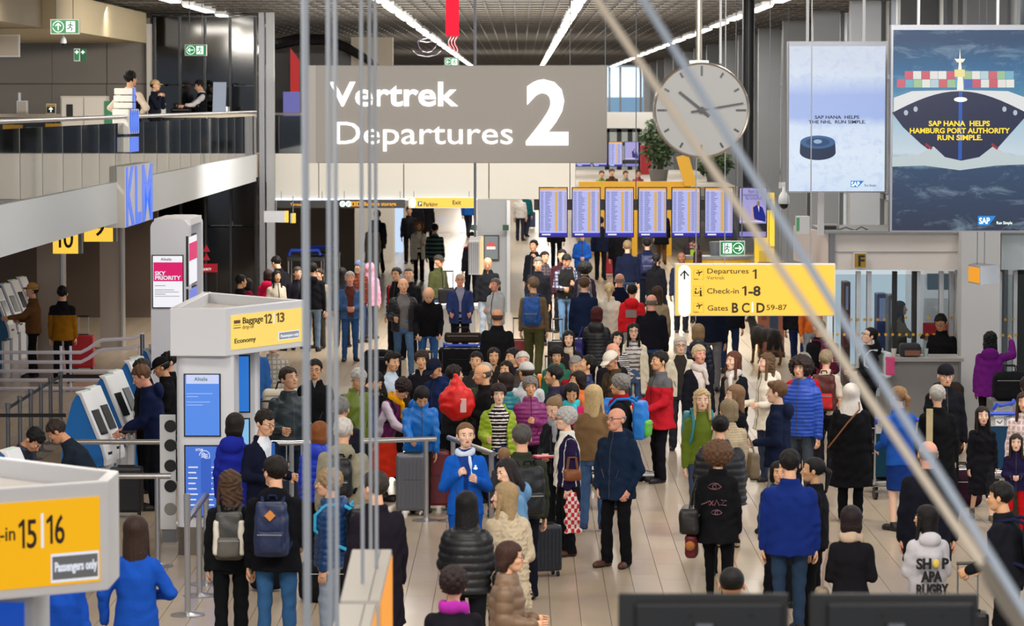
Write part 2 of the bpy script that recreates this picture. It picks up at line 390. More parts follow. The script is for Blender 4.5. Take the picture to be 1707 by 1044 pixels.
def top_mesh(p, sp, t, h):
    k = t['kind']; hem = t.get('hem', HEM[k]); bulk = {'puffer': .023, 'fur': .036, 'coat': .02, 'longcoat': .022, 'jacket': .018, 'blazer': .013, 'sweater': .014, 'hoodie': .02, 'tee': .008, 'shirt': .01, 'bomber': .02, 'dress': .012, 'vest': .02, 'tunic': .014, 'liner': .002}[k]+.006
    hem = min(hem, .86); pts = torso_pts(p, min(hem, .86), r=.24)+[a for A in p.arms for a in A[:3]]+[(sx*.28, sy*.22, hem) for sx in (-1, 1) for sy in (-1, 1)]
    lo, hi = bounds(pts, .085); P, o = grid(lo, hi, h); Q = TP(P, p); ph = sp['ph']
    pr = torso_prof(p, bulk); fl = t.get('flare', .03 if hem < .75 else .0)
    low = [(hem, pr[1][1]+fl+.012, pr[1][2]+fl+.008)] if hem < .78 else [(hem, pr[1][1]+.006, pr[1][2]+.004)]
    if k in ('sweater', 'bomber', 'hoodie', 'tee'): low[0] = (hem, pr[1][1]-.012, pr[1][2]-.008)
    straight = k in ('coat', 'longcoat', 'jacket', 'puffer', 'fur', 'hoodie', 'bomber', 'blazer') 
    rest = [q for q in pr if q[0] > max(hem+.03, .84)]
    if straight: rest = [(z, max(a, (pr[1][1] if z < 1.2 else 0)-.012*(k == 'blazer')*2), max(b, (pr[1][2] if z < 1.2 else 0)-.006)) for z, a, b in rest]
    pr2 = low+([(.9, pr[1][1]+.004, pr[1][2]+.002)] if hem < .78 else [])+[q for q in rest if q[0] > .91 or hem >= .78]
    d = column(Q, pr2)
    pf = None
    if k == 'puffer' or t.get('quilt'):
        sp_ = t.get('quilt') or .075; d = d-.014*np.abs(np.sin(PI*Q[2]/sp_))**.6+.004; pf = lambda u: .013*np.abs(np.sin(PI*u/sp_))**.6-.004
    if k == 'fur': d = d-.012*np.sin(Q[0]*60+3*np.sin(Q[2]*40))*np.sin(Q[2]*70+2*np.sin(Q[0]*50))
    if k not in ('vest', 'liner'):
        end = t.get('sleeve', 1.0)
        for i in (0, 1):
            if end <= .5: a = cap(P, p.arms[i][0], p.arms[i][0]+(p.arms[i][1]-p.arms[i][0])*.8, .055+bulk*.7, .052+bulk)[0]
            else: a = arm_d(P, p, bulk*.75+.002, i, end, pf)
            d = smin(d, a, .02)
    if k != 'puffer': d = d-wr(Q, ph, .0045 if k not in ('blazer', 'sweater') else .003)
    else: d = d-wr(Q, ph, .002)
    if k in ('jacket', 'puffer', 'coat', 'longcoat', 'blazer', 'bomber', 'shirt', 'fur'):
        rr = np.sqrt(Q[0]**2+((Q[1]-.0)*1.05)**2); rw = .03 if k == 'fur' else .018
        d = smin(d, np.sqrt((rr-.078)**2+((Q[2]-1.475)*.7)**2)-rw, .02)
    if t.get('hood'): d = smin(d, el(Q, (0, .125, 1.43), (.14, .06, .1)), .03)
    if k == 'hoodie' and not t.get('hood'): d = smin(d, el(Q, (0, .11, 1.44), (.12, .055, .08)), .03)
    op = t.get('open', 0)
    if op or t.get('v', 0):
        wz = (op*(1+.25*np.clip((1.1-Q[2])*2, 0, 1)) if op else -.01)+np.clip(Q[2]-(1.22 if op or k == 'blazer' else 1.36), 0, 1)*.3*(1 if op else t.get('v', 1))
        d = smax(d, -np.maximum(np.abs(Q[0])-wz, Q[1]+.02), .012)
    V, q = snet(d, o, h)
    c = V[q].mean(1); c3 = np.stack(TP((c[:, 0], c[:, 1], c[:, 2]), p), 1); m = np.zeros(len(q), int); mats = [t['col']]
    if t.get('sleevecol'):
        mats.append(t['sleevecol']); m[(np.abs(c3[:, 0]) > (.165 if p.fem else .185)*(.6+.4*p.w)+.01)] = 1
    if t.get('yoke'): mats.append(t['yoke']); m[c3[:, 2] > t.get('yz', 1.28)] = len(mats)-1
    if t.get('stripe'):
        mats.append(t['stripe']); st = t.get('sp', .05); m[(np.mod(c3[:, 2], st) < st*.42)] = len(mats)-1
    if t.get('check'):
        mats.append(t['check']); st = .07; m[(np.mod(c3[:, 2], st) < st*.35) | (np.mod(c3[:, 0]+9, st) < st*.35)] = len(mats)-1
    if k in ('jacket', 'puffer', 'coat', 'longcoat', 'bomber', 'hoodie') and not op and not t.get('v'):
        mats.append('0c0c0e' if t['col'] > '3' else '3a3a3c'); m[(np.abs(c3[:, 0]) < h*.6) & (c3[:, 1] < 0) & (c3[:, 2] > hem) & (c3[:, 2] < 1.5)] = len(mats)-1
    if t.get('side'): mats.append(t['side']); m[(np.abs(c3[:, 0]) > .1) & (np.abs(c3[:, 0]) < .17)] = len(mats)-1
    return V, q, m, mats
def legs_mesh(p, sp, b, h):
    k = b['kind']; pts = [l for L in p.legs for l in L[:3]]+[(sx*.2, sy*.15, z) for sx in (-1, 1) for sy in (-1, 1) for z in ((1.0, .9) if not p.sit else (.55, .6))]
    lo, hi = bounds(pts, .07); lo[2] = max(lo[2], .0); P, o = grid(lo, hi, h); ph = sp['ph']+1; zt = 1.0
    pr = torso_prof(p, .008); 
    if k in ('skirt',):
        hem = b.get('hem', .48); d = column(P, [(hem, pr[1][1]+b.get('flare', .0), pr[1][2]+.02+b.get('flare', 0)), (.9, pr[1][1]+.004, pr[1][2]+.004), (1.02, pr[2][1], pr[2][2])])
    else:
        r = {'jeans': (.088, .062, .05), 'slacks': (.09, .068, .062), 'leggings': (.084, .056, .04), 'cargo': (.098, .08, .07), 'shorts': (.1, .085, .07)}[k]
        d = column(P, [(.8, pr[0][1]-.02, pr[0][2]), (.9, pr[1][1], pr[1][2]), (1.04, pr[2][1]+.004, pr[2][2]+.002)])
        if p.sit: d = el(P, (0, .02, .56), (.17, .14, .12))
        for H0, K, A, s in p.legs:
            A2 = A+np.array([0, .0, -.03]); A2 = K+(A-K)*.25 if k == 'shorts' else A2
            e = smin(cap(P, H0, K, r[0]*p.w**.5, r[1])[0], cap(P, K, A2, r[1], r[2])[0], .015); d = smin(d, e, .02)
        d = np.maximum(d, .035-P[2])
    d = d-wr(P, ph, .004); return snet(d, o, h)
# hair and hats, in the frame of the head
def ridge(P, a, n=34): return a*np.sin(np.arctan2(P[0], -P[1]+.001)*n)*np.clip(1.2-P[2]*4, 0, 1)
def hair_sdf(P, st):
    fr = lambda zf, w=.062: np.maximum(np.maximum(P[2]-zf, P[1]+.045), np.abs(P[0])-w)   # the face opening
    sk = el(P, (0, .014, .033), (.092, .11, .095))
    if st in ('short', 'part'):
        d = el(P, (0, .014, .042), (.095, .113, .1))-.005*np.sin(P[0]*90+P[1]*60)*np.sin(P[2]*60+P[0]*40)-.003*np.sin(P[1]*120+P[0]*30); d = np.maximum(d, -P[2]-.045-.5*np.minimum(P[1], .03)); d = np.maximum(d, -fr(.07+.008*np.sin(P[0]*60)-np.abs(P[0])*.12, .07))
        if st == 'part': d = smin(d, el(P, (.02, -.06, .1), (.06, .04, .03)), .02)
        return np.maximum(d, -np.maximum(P[1]+.035, P[2]-.05))
    if st == 'buzz': return np.maximum(np.maximum(el(P, (0, .014, .033), (.087, .104, .0905)), -P[2]-.03), -np.maximum(P[1]+.03, P[2]-.06))
    if st == 'bald':   # a fringe round the back
        d = np.maximum(el(P, (0, .016, .022), (.092, .107, .094)), np.maximum(-P[2]-.045, P[2]-.03)); return np.maximum(d, -(P[1]+.0))
    if st == 'curly':
        d = el(P, (0, .018, .045), (.108, .125, .112))-.012*np.sin(P[0]*95+2)*np.sin(P[1]*90)*np.sin(P[2]*100); return np.maximum(np.maximum(d, -P[2]-.06), -fr(.055, .066))
    if st == 'afro':
        d = el(P, (0, .03, .03), (.155, .15, .14))-.014*np.sin(P[0]*80+2)*np.sin(P[1]*76)*np.sin(P[2]*84); return np.maximum(d, -fr(.05, .07))
    L = {'bob': -.12, 'long': -.3, 'longcurl': -.24, 'mid': -.17, 'xlong': -.42}.get(st, -.05)
    d = el(P, (0, .016, .038), (.098, .115, .1))
    if st in ('bob', 'long', 'longcurl', 'mid', 'xlong'):
        prof = [(L, .07 if L < -.2 else .085, .04), (L*.55, .1, .06), (-.03, .098, .085), (.06, .08, .08)]
        c = column(P, prof, [.075 if L < -.2 else .05, .055, .03, .02]); d = smin(d, c, .03)
        if st in ('longcurl', 'mid'): d = d-.01*np.sin(P[0]*75+4*np.sin(P[2]*30))*np.sin(P[2]*60+P[1]*50)
        d = d-ridge(P, .003)
        for s in (-1, 1):
            if st != 'bob': d = smin(d, cap(P, (s*.078, -.03, .0), (s*.09, -.055, max(L, -.25)*.9), .022, .018)[0], .02)
        return np.maximum(d, -np.maximum(np.maximum(P[2]-.06-.03*np.clip(1-np.abs(P[0]-.012)/.03, 0, 1), P[1]+.035), np.abs(P[0])-.066))
    if st in ('pony', 'bun', 'ponylow'):
        d = np.maximum(el(P, (0, .016, .036), (.092, .111, .096))-ridge(P, .002), -P[2]-.055+.4*P[1]*-1)
        d = np.maximum(d, -np.maximum(P[1]+.03, P[2]-.06)); d = np.maximum(d, -np.maximum(np.maximum(P[2]-.088+np.abs(P[0])*.35, P[1]+.035), np.abs(P[0])-.075))
        if st == 'bun': d = smin(d, el(P, (0, .12, .06), (.045, .04, .045)), .012)
        else:
            z = .03 if st == 'pony' else -.03
            d = smin(d, cap(P, (0, .11, z), (0, .155, z-.05), .022, .03)[0], .012); d = smin(d, cap(P, (0, .155, z-.05), (0.01, .13, z-.24), .032, .014)[0]-ridge(P, .002), .015)
        return d
    return sk
HSP = {}
def hair_mesh(st, col, h):
    k = (st, col, h)
    if k in HSP: return HSP[k]
    if (st, h) not in HSP:
        lo = (-.17, -.16, -.46 if st == 'xlong' else -.34 if st in ('long', 'longcurl') else -.26); P, o = grid(lo, (.17, .19, .19), h); HSP[st, h] = snet(hair_sdf(P, st), o, h)
    V, Q = HSP[st, h]; HSP[k] = quads_mesh('hair', V, Q, [hairm(col)]); return HSP[k]
def hat_mesh(st, col, h, col2=None):
    k = ('hat', st, col, h, col2)
    if k in HSP: return HSP[k]
    P, o = grid((-.2, -.24, -.3), (.2, .2, .2), h)
    if st == 'cap':
        d = np.maximum(el(P, (0, .01, .045), (.097, .114, .094)), -P[2]+.035)
        br = np.maximum(el(P, (0, -.1, .05), (.072, .085, .2)), np.abs(P[2]-.045-(P[1]+.1)*.25+P[0]**2*4)-.006); d = smin(d, np.maximum(br, P[1]+.05), .01)
    elif st == 'hat':
        d = np.maximum(el(P, (0, .01, .05), (.09, .11, .11)), -P[2]+.04); br = np.maximum(np.sqrt(P[0]**2+P[1]**2)-.165, np.abs(P[2]-.05-.02*np.sin(P[0]*12))-.007); d = smin(d, br, .01)
    elif st == 'beanie':
        d = np.maximum(el(P, (0, .012, .04), (.098, .116, .1)), -P[2]+.02)
    elif st == 'hijab':
        d = el(P, (0, .014, .025), (.105, .12, .108)); d = smin(d, column(P, [(-.27, .165, .15), (-.12, .12, .115), (.0, .09, .09)]), .04); d = np.maximum(d, -np.maximum(el(P, (0, -.12, -.01), (.06, .09, .08)), P[1]+.03))
    elif st == 'hoodup':
        d = el(P, (0, .02, .025), (.112, .13, .12)); d = smin(d, column(P, [(-.2, .13, .1), (-.1, .11, .1), (.0, .09, .09)]), .03); d = np.maximum(d, -el(P, (0, -.14, -.005), (.068, .12, .1)))
    elif st == 'furhood':
        d = smin(el(P, (0, .03, .02), (.115, .12, .12)), np.abs(np.sqrt(P[0]**2+(P[2]-.005)**2)-.115)*.8+np.abs(P[1]+.05)*.7-.035, .02)-.012*np.sin(P[0]*120)*np.sin(P[2]*110)*np.sin(P[1]*100); d = np.maximum(d, -el(P, (0, -.14, -.005), (.07, .13, .085)))
    V, Q = snet(d, o, h); mi = None; ms = [cloth(col)]
    if col2: ms.append(cloth(col2)); c = V[Q].mean(1); mi = (c[:, 1] < -.085).astype(int)
    HSP[k] = quads_mesh(st, V, Q, ms, mi); return HSP[k]
def shoe_mesh(col, sole):
    k = ('shoe', col, sole)
    if k in HSP: return HSP[k]
    if 'shoe' not in HSP:
        h = .011; P, o = grid((-.07, -.24, 0), (.07, .11, .14), h)
        d = smin(el(P, (0, -.13, .03), (.046, .09, .05)), el(P, (0, .015, .045), (.037, .06, .06)), .03); d = smin(d, cap(P, (0, 0, .05), (0, .0, .11), .042, .042)[0], .03); d = np.maximum(d, .004-P[2]); d = np.maximum(d, P[2]-.115)
        HSP['shoe'] = snet(d, o, h)
    V, Q = HSP['shoe']; c = V[Q].mean(1); HSP[k] = quads_mesh('shoe', V, Q, [shiny(col), mat(sole, .6)], (c[:, 2] < .022).astype(int)); return HSP[k]
def glasses_mesh():
    if 'gl' in HSP: return HSP['gl']
    mb = MB()
    for s in (-1, 1):
        c = s*.033; ring = [(c+.023*math.cos(a), -.112, .01+.017*math.sin(a)) for a in [2*PI*i/10 for i in range(11)]]
        mb.tube(ring, .0028, 4); mb.tube([(s*.056, -.11, .014), (s*.082, -.05, .014), (s*.083, .0, .01)], .0026, 4)
    mb.tube([(-.01, -.114, .014), (.01, -.114, .014)], .0026, 4); HSP['gl'] = mb.mesh('glasses', mat('14120f', .3)); return HSP['gl']
SK = dict(l='d8a584', m='c68f6c', t='b5805b', p='e3b79c', b='6b4028', a='cf9c74', r='d99a80')
NP = [0]
PEOPLE = []
GAR = dict(jacket='jacket', puffer='puffer_jacket', coat='coat', longcoat='long_coat', sweater='sweater', hoodie='hoodie', tee='t_shirt', shirt='shirt', blazer='blazer', vest='vest', fur='fur_coat', dress='dress', bomber='bomber_jacket', tunic='tunic')
def T_(kind, col, **k): k.update(kind=kind, col=col); return k
def B_(kind, col, **k): k.update(kind=kind, col=col); return k
def person(hx, hy, H, face, hair, top, bot, label, skin='l', fem=False, arms=('down', 'down'), legs='stand', lean=0, hyaw=0, hp=0, ht=0, w=1.0, hat=None,
           shoes='171415', sole='201e1c', glasses=False, hs=1.05, Y=None, zb=0, scarf=None, scr=1.0, tie=None, inner=None, far=None, group=None):
    NP[0] += 1; rnd = random.Random(NP[0]*7+3)
    sp = dict(fem=fem, w=w, lean=lean, hy=hyaw, hp=hp, ht=ht, arms=arms, legs=legs, hs=hs, ph=rnd.random()*6, sg=rnd.choice((-1, 1)), st=rnd.random(), det=1)
    p = make_pose(sp); s = H/1.75
    cy, sy = math.cos(math.radians(face)), math.sin(math.radians(face))
    top_l = p.hc+p.hR@np.array((0, .01, .12*hs)); rot = lambda x, y: (x*cy-y*sy, x*sy+y*cy)
    ox, oy = rot(top_l[0]*s, top_l[1]*s)
    if Y is None:
        best = None      # keep people from standing inside one another: try slightly different heights
        for kk in (0, 1, -1, 2, -2, 3, -3, 4, -4, 5, -5, 6, -6):
            s2 = s*(1+.009*kk); W = onz(hx, hy, zb+top_l[2]*s2); X_, Y_ = W.x-ox*s2/s, W.y-oy*s2/s
            dm = min([math.hypot(X_-q.root.location.x, (Y_-q.root.location.y)*1.1) for q in PEOPLE]+[9])
            if best is None or dm > best[0]+.02: best = (dm, s2, W, ox*s2/s, oy*s2/s)
            if dm > .5: break
        dm, s, W, ox, oy = best
    else: W = at(hx, hy, Y)
    root = thing('person', label, 'person', (W.x-ox, W.y-oy, zb), math.radians(face), group)
    det = W.y < 60 if far is None else not far
    sp['det'] = det; hb = .022 if det else .028; ht_ = (.0125 if W.y < 50 else .015) if det else .02
    S = Matrix.Scale(s, 4); A = lambda V: V*s
    V, Q, M = body_mesh(p, sp, hb if bot['kind'] not in ('skirt', 'shorts') else .02)
    sk = SK.get(skin, skin); dk = '2a1a12'; hc = hair[1] if hair else '3a2a20'
    link('body', quads_mesh('body', A(V), Q, [skinm(sk), mat('e8e2dc', .3), mat('1c120c' if hair and hair[1] < '5' else '54391f', .5), mat('a8584c' if fem else 'a0604f', .5)], M), root)
    cm = shiny if top['kind'] in ('puffer', 'bomber') or top.get('shiny') else cloth
    V, Q, M, cols = top_mesh(p, sp, top, ht_); me = quads_mesh('top', A(V), Q, [cm(c) for c in cols], M)
    if top['kind'] == 'fur': me.materials[0] = mat(cols[0], .95, bump=1.0, bscale=35, var=.3, vscale=22, spec=.1)
    go = link(GAR[top['kind']], me, root)
    if top['kind'] in ('jacket', 'coat', 'longcoat', 'blazer', 'puffer') and det and lean < 8:
        pz = 1.0 if top['kind'] != 'puffer' else .98; mb = MB(); VV = V*s
        for sx in (-1, 1):
            pts = []
            for k in range(4):
                x, z = sx*(.075+.012*k)*p.w**.5*s, (pz+.032*k)*s
                q = VV[(np.abs(VV[:, 0]-x) < .02*s) & (np.abs(VV[:, 2]-z) < .02*s) & (VV[:, 1] < 0)]
                if len(q): pts.append((x, float(q[:, 1].min())-.001, z))
            if len(pts) > 2: mb.tube(pts, .004, 4)
        if mb.v: mb.obj('pocket_slit', mat('060608', .6) if top['col'] > '3' else mat('3c3e44', .5), go)
    inn = inner or top.get('inner')
    if inn:
        if isinstance(inn, str): inn = dict(kind='tee', col=inn)
        inn = dict(inn); inn['kind'] = 'liner'; inn.setdefault('hem', .86)
        V, Q, M, cols = top_mesh(p, sp, inn, .018 if det else .025); link('shirt', quads_mesh('shirt', A(V), Q, [cloth(c) for c in cols], M), root)
    V, Q = legs_mesh(p, sp, bot, ht_ if det else .026); mm = cloth(bot['col']); link({'skirt': 'skirt', 'shorts': 'shorts'}.get(bot['kind'], 'trousers'), quads_mesh('trousers', A(V), Q, [mm]), root)
    HM = Matrix.Translation(Vector(p.hc*s)) @ Matrix(p.hR.tolist()).to_4x4() @ Matrix.Scale(s*hs, 4)
    if hair and hat and hair[0] in ('short', 'part', 'buzz', 'curly'): hair = ('bald', hair[1])
    if hair: link('hair', hair_mesh(hair[0], hair[1], .0085 if det else .012), root, HM)
    if hat: link({'hoodup': 'hood', 'furhood': 'fur_hood'}.get(hat[0], hat[0]), hat_mesh(hat[0], hat[1], .0085 if det else .012, hat[2] if len(hat) > 2 else None), root, HM)
    if glasses: link('glasses', glasses_mesh(), root, HM)
    for H0, K, Aa, sd in p.legs:
        pos = Vector((Aa[0], Aa[1], Aa[2]-.085))*s; link('shoe', shoe_mesh(shoes, sole), root, Matrix.Translation(pos) @ Matrix.Rotation(math.radians(sd*(6+6*sp['st'])), 4, 'Z') @ Matrix.Rotation(.35 if Aa[2] > .1 else 0, 4, 'X') @ S)
    if scarf:
        Pg, o = grid((-.16, -.2, 1.2), (.16, .16, 1.56), .014); rr = np.sqrt(Pg[0]**2+(Pg[1]*1.05)**2)
        d = np.sqrt((rr-.082)**2+((Pg[2]-1.47+Pg[1]*-.25)*.62)**2)-.034*scr; d = smin(d, cap(Pg, (.04, -.12, 1.42), (.06, -.155, 1.24), .038*scr, .03*scr)[0], .03*scr)-wr(Pg, 1, .007)
        V, Q = snet(d, o, .014); V = (V-p.hip)@p.R.T+p.hip; link('scarf', quads_mesh('scarf', A(V), Q, [cloth(scarf)]), root)
    if tie:
        mb = MB(); mb.prism([(-.018, 1.43), (.018, 1.43), (.03, 1.12), (0, 1.07), (-.03, 1.12)], -.165*w, -.155*w); mb.v = [tuple((np.array(v)-p.hip)@p.R.T+p.hip) for v in mb.v]; mb.v = [tuple(np.array(v)*s) for v in mb.v]; mb.obj('tie', shiny(tie), root)
    p.root = root; p.s = s; p.mw = Matrix.Translation(root.location) @ Matrix.Rotation(math.radians(face), 4, 'Z'); p.face = face; p.W = W
    p.pt = lambda v, torso=False: p.mw @ Vector(tuple((p.T(v) if torso else np.array(v, float))*s))
    p.hand = lambda i: p.mw @ Vector(tuple((p.arms[i][2]+nrm(p.arms[i][3])*.09)*s))
    PEOPLE.append(p); return p
# ------------------------------------------------------------------ the hall
def wl(mb, name, m, root=None, **k):
    o = mb.obj(name, m, None, **k)
    if root: o.parent = root; o.matrix_parent_inverse = Matrix.Translation(-root.matrix_basis.translation)
    return o
def px2(x0, y0, x1, y1, Y): a = at(x0, y0, Y); b = at(x1, y1, Y); return a.x, b.x, min(a.z, b.z), max(a.z, b.z)     # x0, x1, z0, z1
def ftext(body, xl, xr, yb, yc, Y, m, root, bold=0, name='lettering', ext=.003):
    a = at(xl, yb, Y); b = at(xr, yc, Y)
    o = text(body, (b.z-a.z)/.71, m, None, (a.x, Y, a.z), bold=bold, name=name, ext=ext, w=None if body in ('1', '9', 'F') else b.x-a.x)
    if root: o.parent = root; o.matrix_parent_inverse = Matrix.Translation(-root.matrix_basis.translation)
    return o
WHITE = mat('d9dadb', .45); STEEL = mat('b8b8ba', .28, metal=.9); DSTEEL = mat('77787c', .4, metal=.7); BLACK = mat('0b0b0d', .35); GREY = mat('8d8e91', .5)
YEL = glow('ffcc48', 1.0); DKT = mat('2a1708', .6)
# floor: slab with recessed joints, tiles laid in staggered courses
MBF = MB().box(-16, 9, 8, 232, -.3, -.006); floor = struct(MBF.obj('floor', mat('4a4038', .6)))
def tile_mat():
    m = mat('a29688', .27, var=.06, vscale=1.5, spec=.5); nt = m.node_tree; b = nt.nodes['Principled BSDF']
    return m
TW, TL = .297, 1.19
tmats = [mat('aa9a86', .24, var=.07, vscale=2.2), mat('a6967f', .27, var=.07, vscale=2.2), mat('ae9e8b', .22, var=.07, vscale=2.2)]
tile_me = [MB().box(0, TW-.006, 0, TL-.003, -.03, 0).mesh('tile', m) for m in tmats]
field = MB(); cand = []
rt = random.Random(3)
for i in range(-54, 30):
    offs = (i % 3)*TL/3
    y = 12-offs; j = 0
    while y < 128:
        x = i*TW; k = rt.choice((0, 0, 1, 1, 2)); u, v = proj((x+TW/2, y+TL/2, 0))
        if 33 < y < 46 and -20 < u < 1727 and v < 1060: cand.append((y, x, k))
        else: field.box(x, x+TW-.006, y, y+TL-.003, -.03, 0, k)
        y += TL
cand.sort()
for n, (y, x, k) in enumerate(cand):
    if n < 300:
        o = link('tile', tile_me[k], floor); o.location = (x, y, 0)
    else: field.box(x, x+TW-.006, y, y+TL-.003, -.03, 0, k)
fo = field.obj('tile_field', tmats, floor); fo['kind'] = 'stuff'
ff = MB().box(-16, 9, 128.6, 232, -.03, 0).obj('far_flooring', tmats[0], floor); ff['kind'] = 'structure'
# ceiling: dark void deck and the grid of slats hung under it
ceil = struct(MB().box(-16, 9, 8, 232, 7.47, 7.9).obj('ceiling', mat('a29683', .45, var=.45, vscale=.3)))
sl = mat('4c4741', .5); lm = MB().box(-.02, .02, 0, 172, 7.38, 7.46).mesh('slat', sl); xm = MB().box(-16, 8.6, -.08, .08, 7.36, 7.4).mesh('slat', sl)
for i in range(64): o = link('slat', lm, ceil); o.location = (-13.8+i*.35, 60, 0)
for i in range(86): o = link('slat', xm, ceil); o.location = (0, 60+i*2.0, 0)
LIT = glow('fff6e6', 9.0); hm_ = MB().box(-.14, .14, 0, 5.4, 7.3, 7.5).mesh('ceiling_light', WHITE); dm = MB().box(-.11, .11, .05, 5.35, 7.27, 7.3).mesh('diffuser', LIT)
for x, nm in ((1.28, 'in the middle row over the hall'), (5.63, 'in the row beside the grey fins'), (-3.04, 'in the row over the black coffee shop front'), (-7.6, 'in the row over the balcony')):
    for i in range(18):
        o = link('ceiling_light', hm_); o.location = (x, 67.5+i*8, 0); tag(o, 'long white strip light '+nm, 'ceiling light', 'strip lights '+nm)
        link('diffuser', dm, o)
        if x < -7 and i > 2: break
# right side: wall with grey fins
struct(MB().box(8.6, 8.8, 46, 232, 0, 7.75).obj('wall_right', mat('9fa4a8', .6)))
fin = mat('747679', .5); finlit = mat('a59a8c', .5)
for i in range(17):
    Y = 55+9.6*i; mb = MB().box(7.4, 8.07, Y, Y+.5, 0, 7.7); o = struct(mb.obj('column', fin)); o.name = 'column'
    if i < 16:
        f = struct(MB().box(8.3, 8.36, Y+.5, Y+9.6, 0, 7.7).obj('window', mat('d5dde2', .4)))
        for k in range(6): MB().box(8.2, 8.34, Y+1.2+k*1.5, Y+1.3+k*1.5, 0, 7.7).obj('mullion', mat('7d8187', .4), f)
        for z in (2.9, 5.6): MB().box(8.2, 8.34, Y+.5, Y+9.6, z, z+.12).obj('mullion', mat('7d8187', .4), f)
# window in the end wall and the raised landing far down the hall
endw = struct(MB().box(-16, 9, 205, 205.4, 0, 7.7).obj('wall_back', mat('c9ccd0', .6)))
x0, x1, z0, z1 = px2(1012, 187, 1072, 112, 203)
wf = struct(MB().box(x0, x1, 203.4, 203.6, z0, z1).obj('window', glow('c9dff2', 1.6)))
wl(MB().box(x0, x1, 203.1, 203.3, z0, z0+(z1-z0)*.33), 'far_building', glow('7ba3c4', .8), wf)
for u in (1016, 1034, 1068): p = at(u, 150, 203); wl(MB().box(p.x-.06, p.x+.06, 202.9, 203.2, z0, z1), 'mullion', DSTEEL, wf)
x0, x1, z0, z1 = px2(960, 215, 1085, 187, 150)
struct(MB().box(x0-6, x1+1.2, 150, 150.4, z0, z1).obj('beam', mat('d8d6d2', .6)))
x0, x1, z0, z1 = px2(960, 305, 1140, 215, 140)
shop = thing('shop_glazing', 'black framed shop glazing far down the hall on the raised landing', 'shop', (x0, 140, 0))
mb = MB()
for u in (1012, 1032, 1050, 1066): p = at(u, 250, 140); mb.box(p.x-.1, p.x+.1, 139.8, 140, 0, z1)
for v in (217, 240, 270, 296): p = at(1000, v, 140); mb.box(at(962, v, 140).x, at(1067, v, 140).x, 139.8, 140, p.z-.08, p.z+.08)
wl(mb, 'frame', BLACK, shop); wl(MB().box(at(960, 0, 144).x, at(1068, 0, 144).x, 144, 144.2, 0, z1), 'back_panel', mat('c7d2cf', .5), shop)
def screen(name, u0, v0, u1, v1, Y, label, cat='screen', kind='board', group=None, th=.08):
    x0, x1, z0, z1 = px2(u0, v1, u1, v0, Y); z0, z1 = min(z0, z1), max(z0, z1)
    o = MB().box(x0, x1, Y, Y+th, z0, z1).obj(name, BLACK, bevel=0); tag(o, label, cat, group)
    b = (x1-x0)*.035; X0, X1, Z0, Z1 = x0+b, x1-b, z0+b, z1-b; W = X1-X0; H = Z1-Z0; e = .004; y = Y-.003
    def q(a, c, f, g, m, nm, d=0): return MB().box(X0+a*W, X0+c*W, y-e-d, y-d, Z0+f*H, Z0+g*H).obj(nm, m, o)
    if kind == 'board':
        q(0, 1, 0, 1, glow('b9bdf6', .95), 'display'); q(0, 1, .955, 1, glow('f0b040', .9), 'header', .002); q(0, 1, 0, .075, glow('3126b8', .8), 'footer', .002)
        mb = MB()
        for i in range(25):
            zz = Z0+H*(.11+i*.033); mb.box(X0+.02*W, X0+.98*W, y-.008, y-.004, zz, zz+H*.004)
            r = random.Random(i*3+int(u0)); a = .04
            mb.box(X0+.03*W, X0+.14*W, y-.008, y-.004, zz+H*.01, zz+H*.022); mb.box(X0+.2*W, X0+(.32+.14*r.random())*W, y-.008, y-.004, zz+H*.01, zz+H*.022); mb.box(X0+.7*W, X0+.82*W, y-.008, y-.004, zz+H*.01, zz+H*.022)
        wlx = mb.obj('timetable_rows', glow('7f86c9', .5), o)
        q(.56, .66, .1, .92, glow('e3b45c', .8), 'status_column', .009); q(.93, .97, .1, .92, glow('dcae6a', .7), 'gate_column', .009)
        q(.08, .4, .025, .055, glow('e8e8ff', .9), 'footer_line', .006)
    elif kind == 'ad':
        q(0, 1, 0, 1, glow('a7a2dc', .85), 'display'); q(0, 1, .1, .27, mat('0d1226', .4), 'dark_band', .002); q(0, 1, 0, .1, glow('8f8ad8', .8), 'footer', .002)
        mb = MB(); P = lambda l: [(X0+a*W, Z0+b_*H) for a, b_ in l]
        mb.prism(P([(.5, .6), (.66, .66), (.86, .6), (.98, .42), (.97, .3), (.55, .36)]), y-.012, y-.004, 0)
        mb.prism(P([(.42, .66), (.5, .66), (.52, .4), (.9, .34), (.9, .3), (.44, .34)]), y-.008, y-.004, 1); mb.prism(P([(.68, .63), (.74, .63), (.73, .5)]), y-.014, y-.012, 3)
        mb.prism(P([(.64, .7), (.7, .74), (.76, .71), (.75, .64), (.67, .63)]), y-.013, y-.004, 2); mb.box(X0, X0+.9*W, y-.009, y-.004, Z0+.3*H, Z0+.325*H, 3)
        mb.obj('seated_man_print', [glow('1d2a9c', .6), glow('d8b4b8', .7), glow('b07c60', .7), glow('e6e4f4', .8)], o)
        for i, s in enumerate(('Reis tu', 'regelmatig', 'via Schiphol?')):
            if Y < 100: t = text(s, .09*W/.5, mat('565a86', .5), o, (X0+(.32 if i == 0 else .1+.12*(i == 2))*W, y-.008, Z0+(.9-.07*i)*H), name='lettering', w=W*(.38, .6, .62)[i])
    return o
for i, (u0, u1) in enumerate(((1014, 1038), (1041, 1065))):
    screen('monitor', u0, 236, u1, 278, 135, ('lavender flight list screen in the black shop frame far away', 'screen with a seated man advert in the black shop frame far away')[i], kind=('board', 'ad')[i])
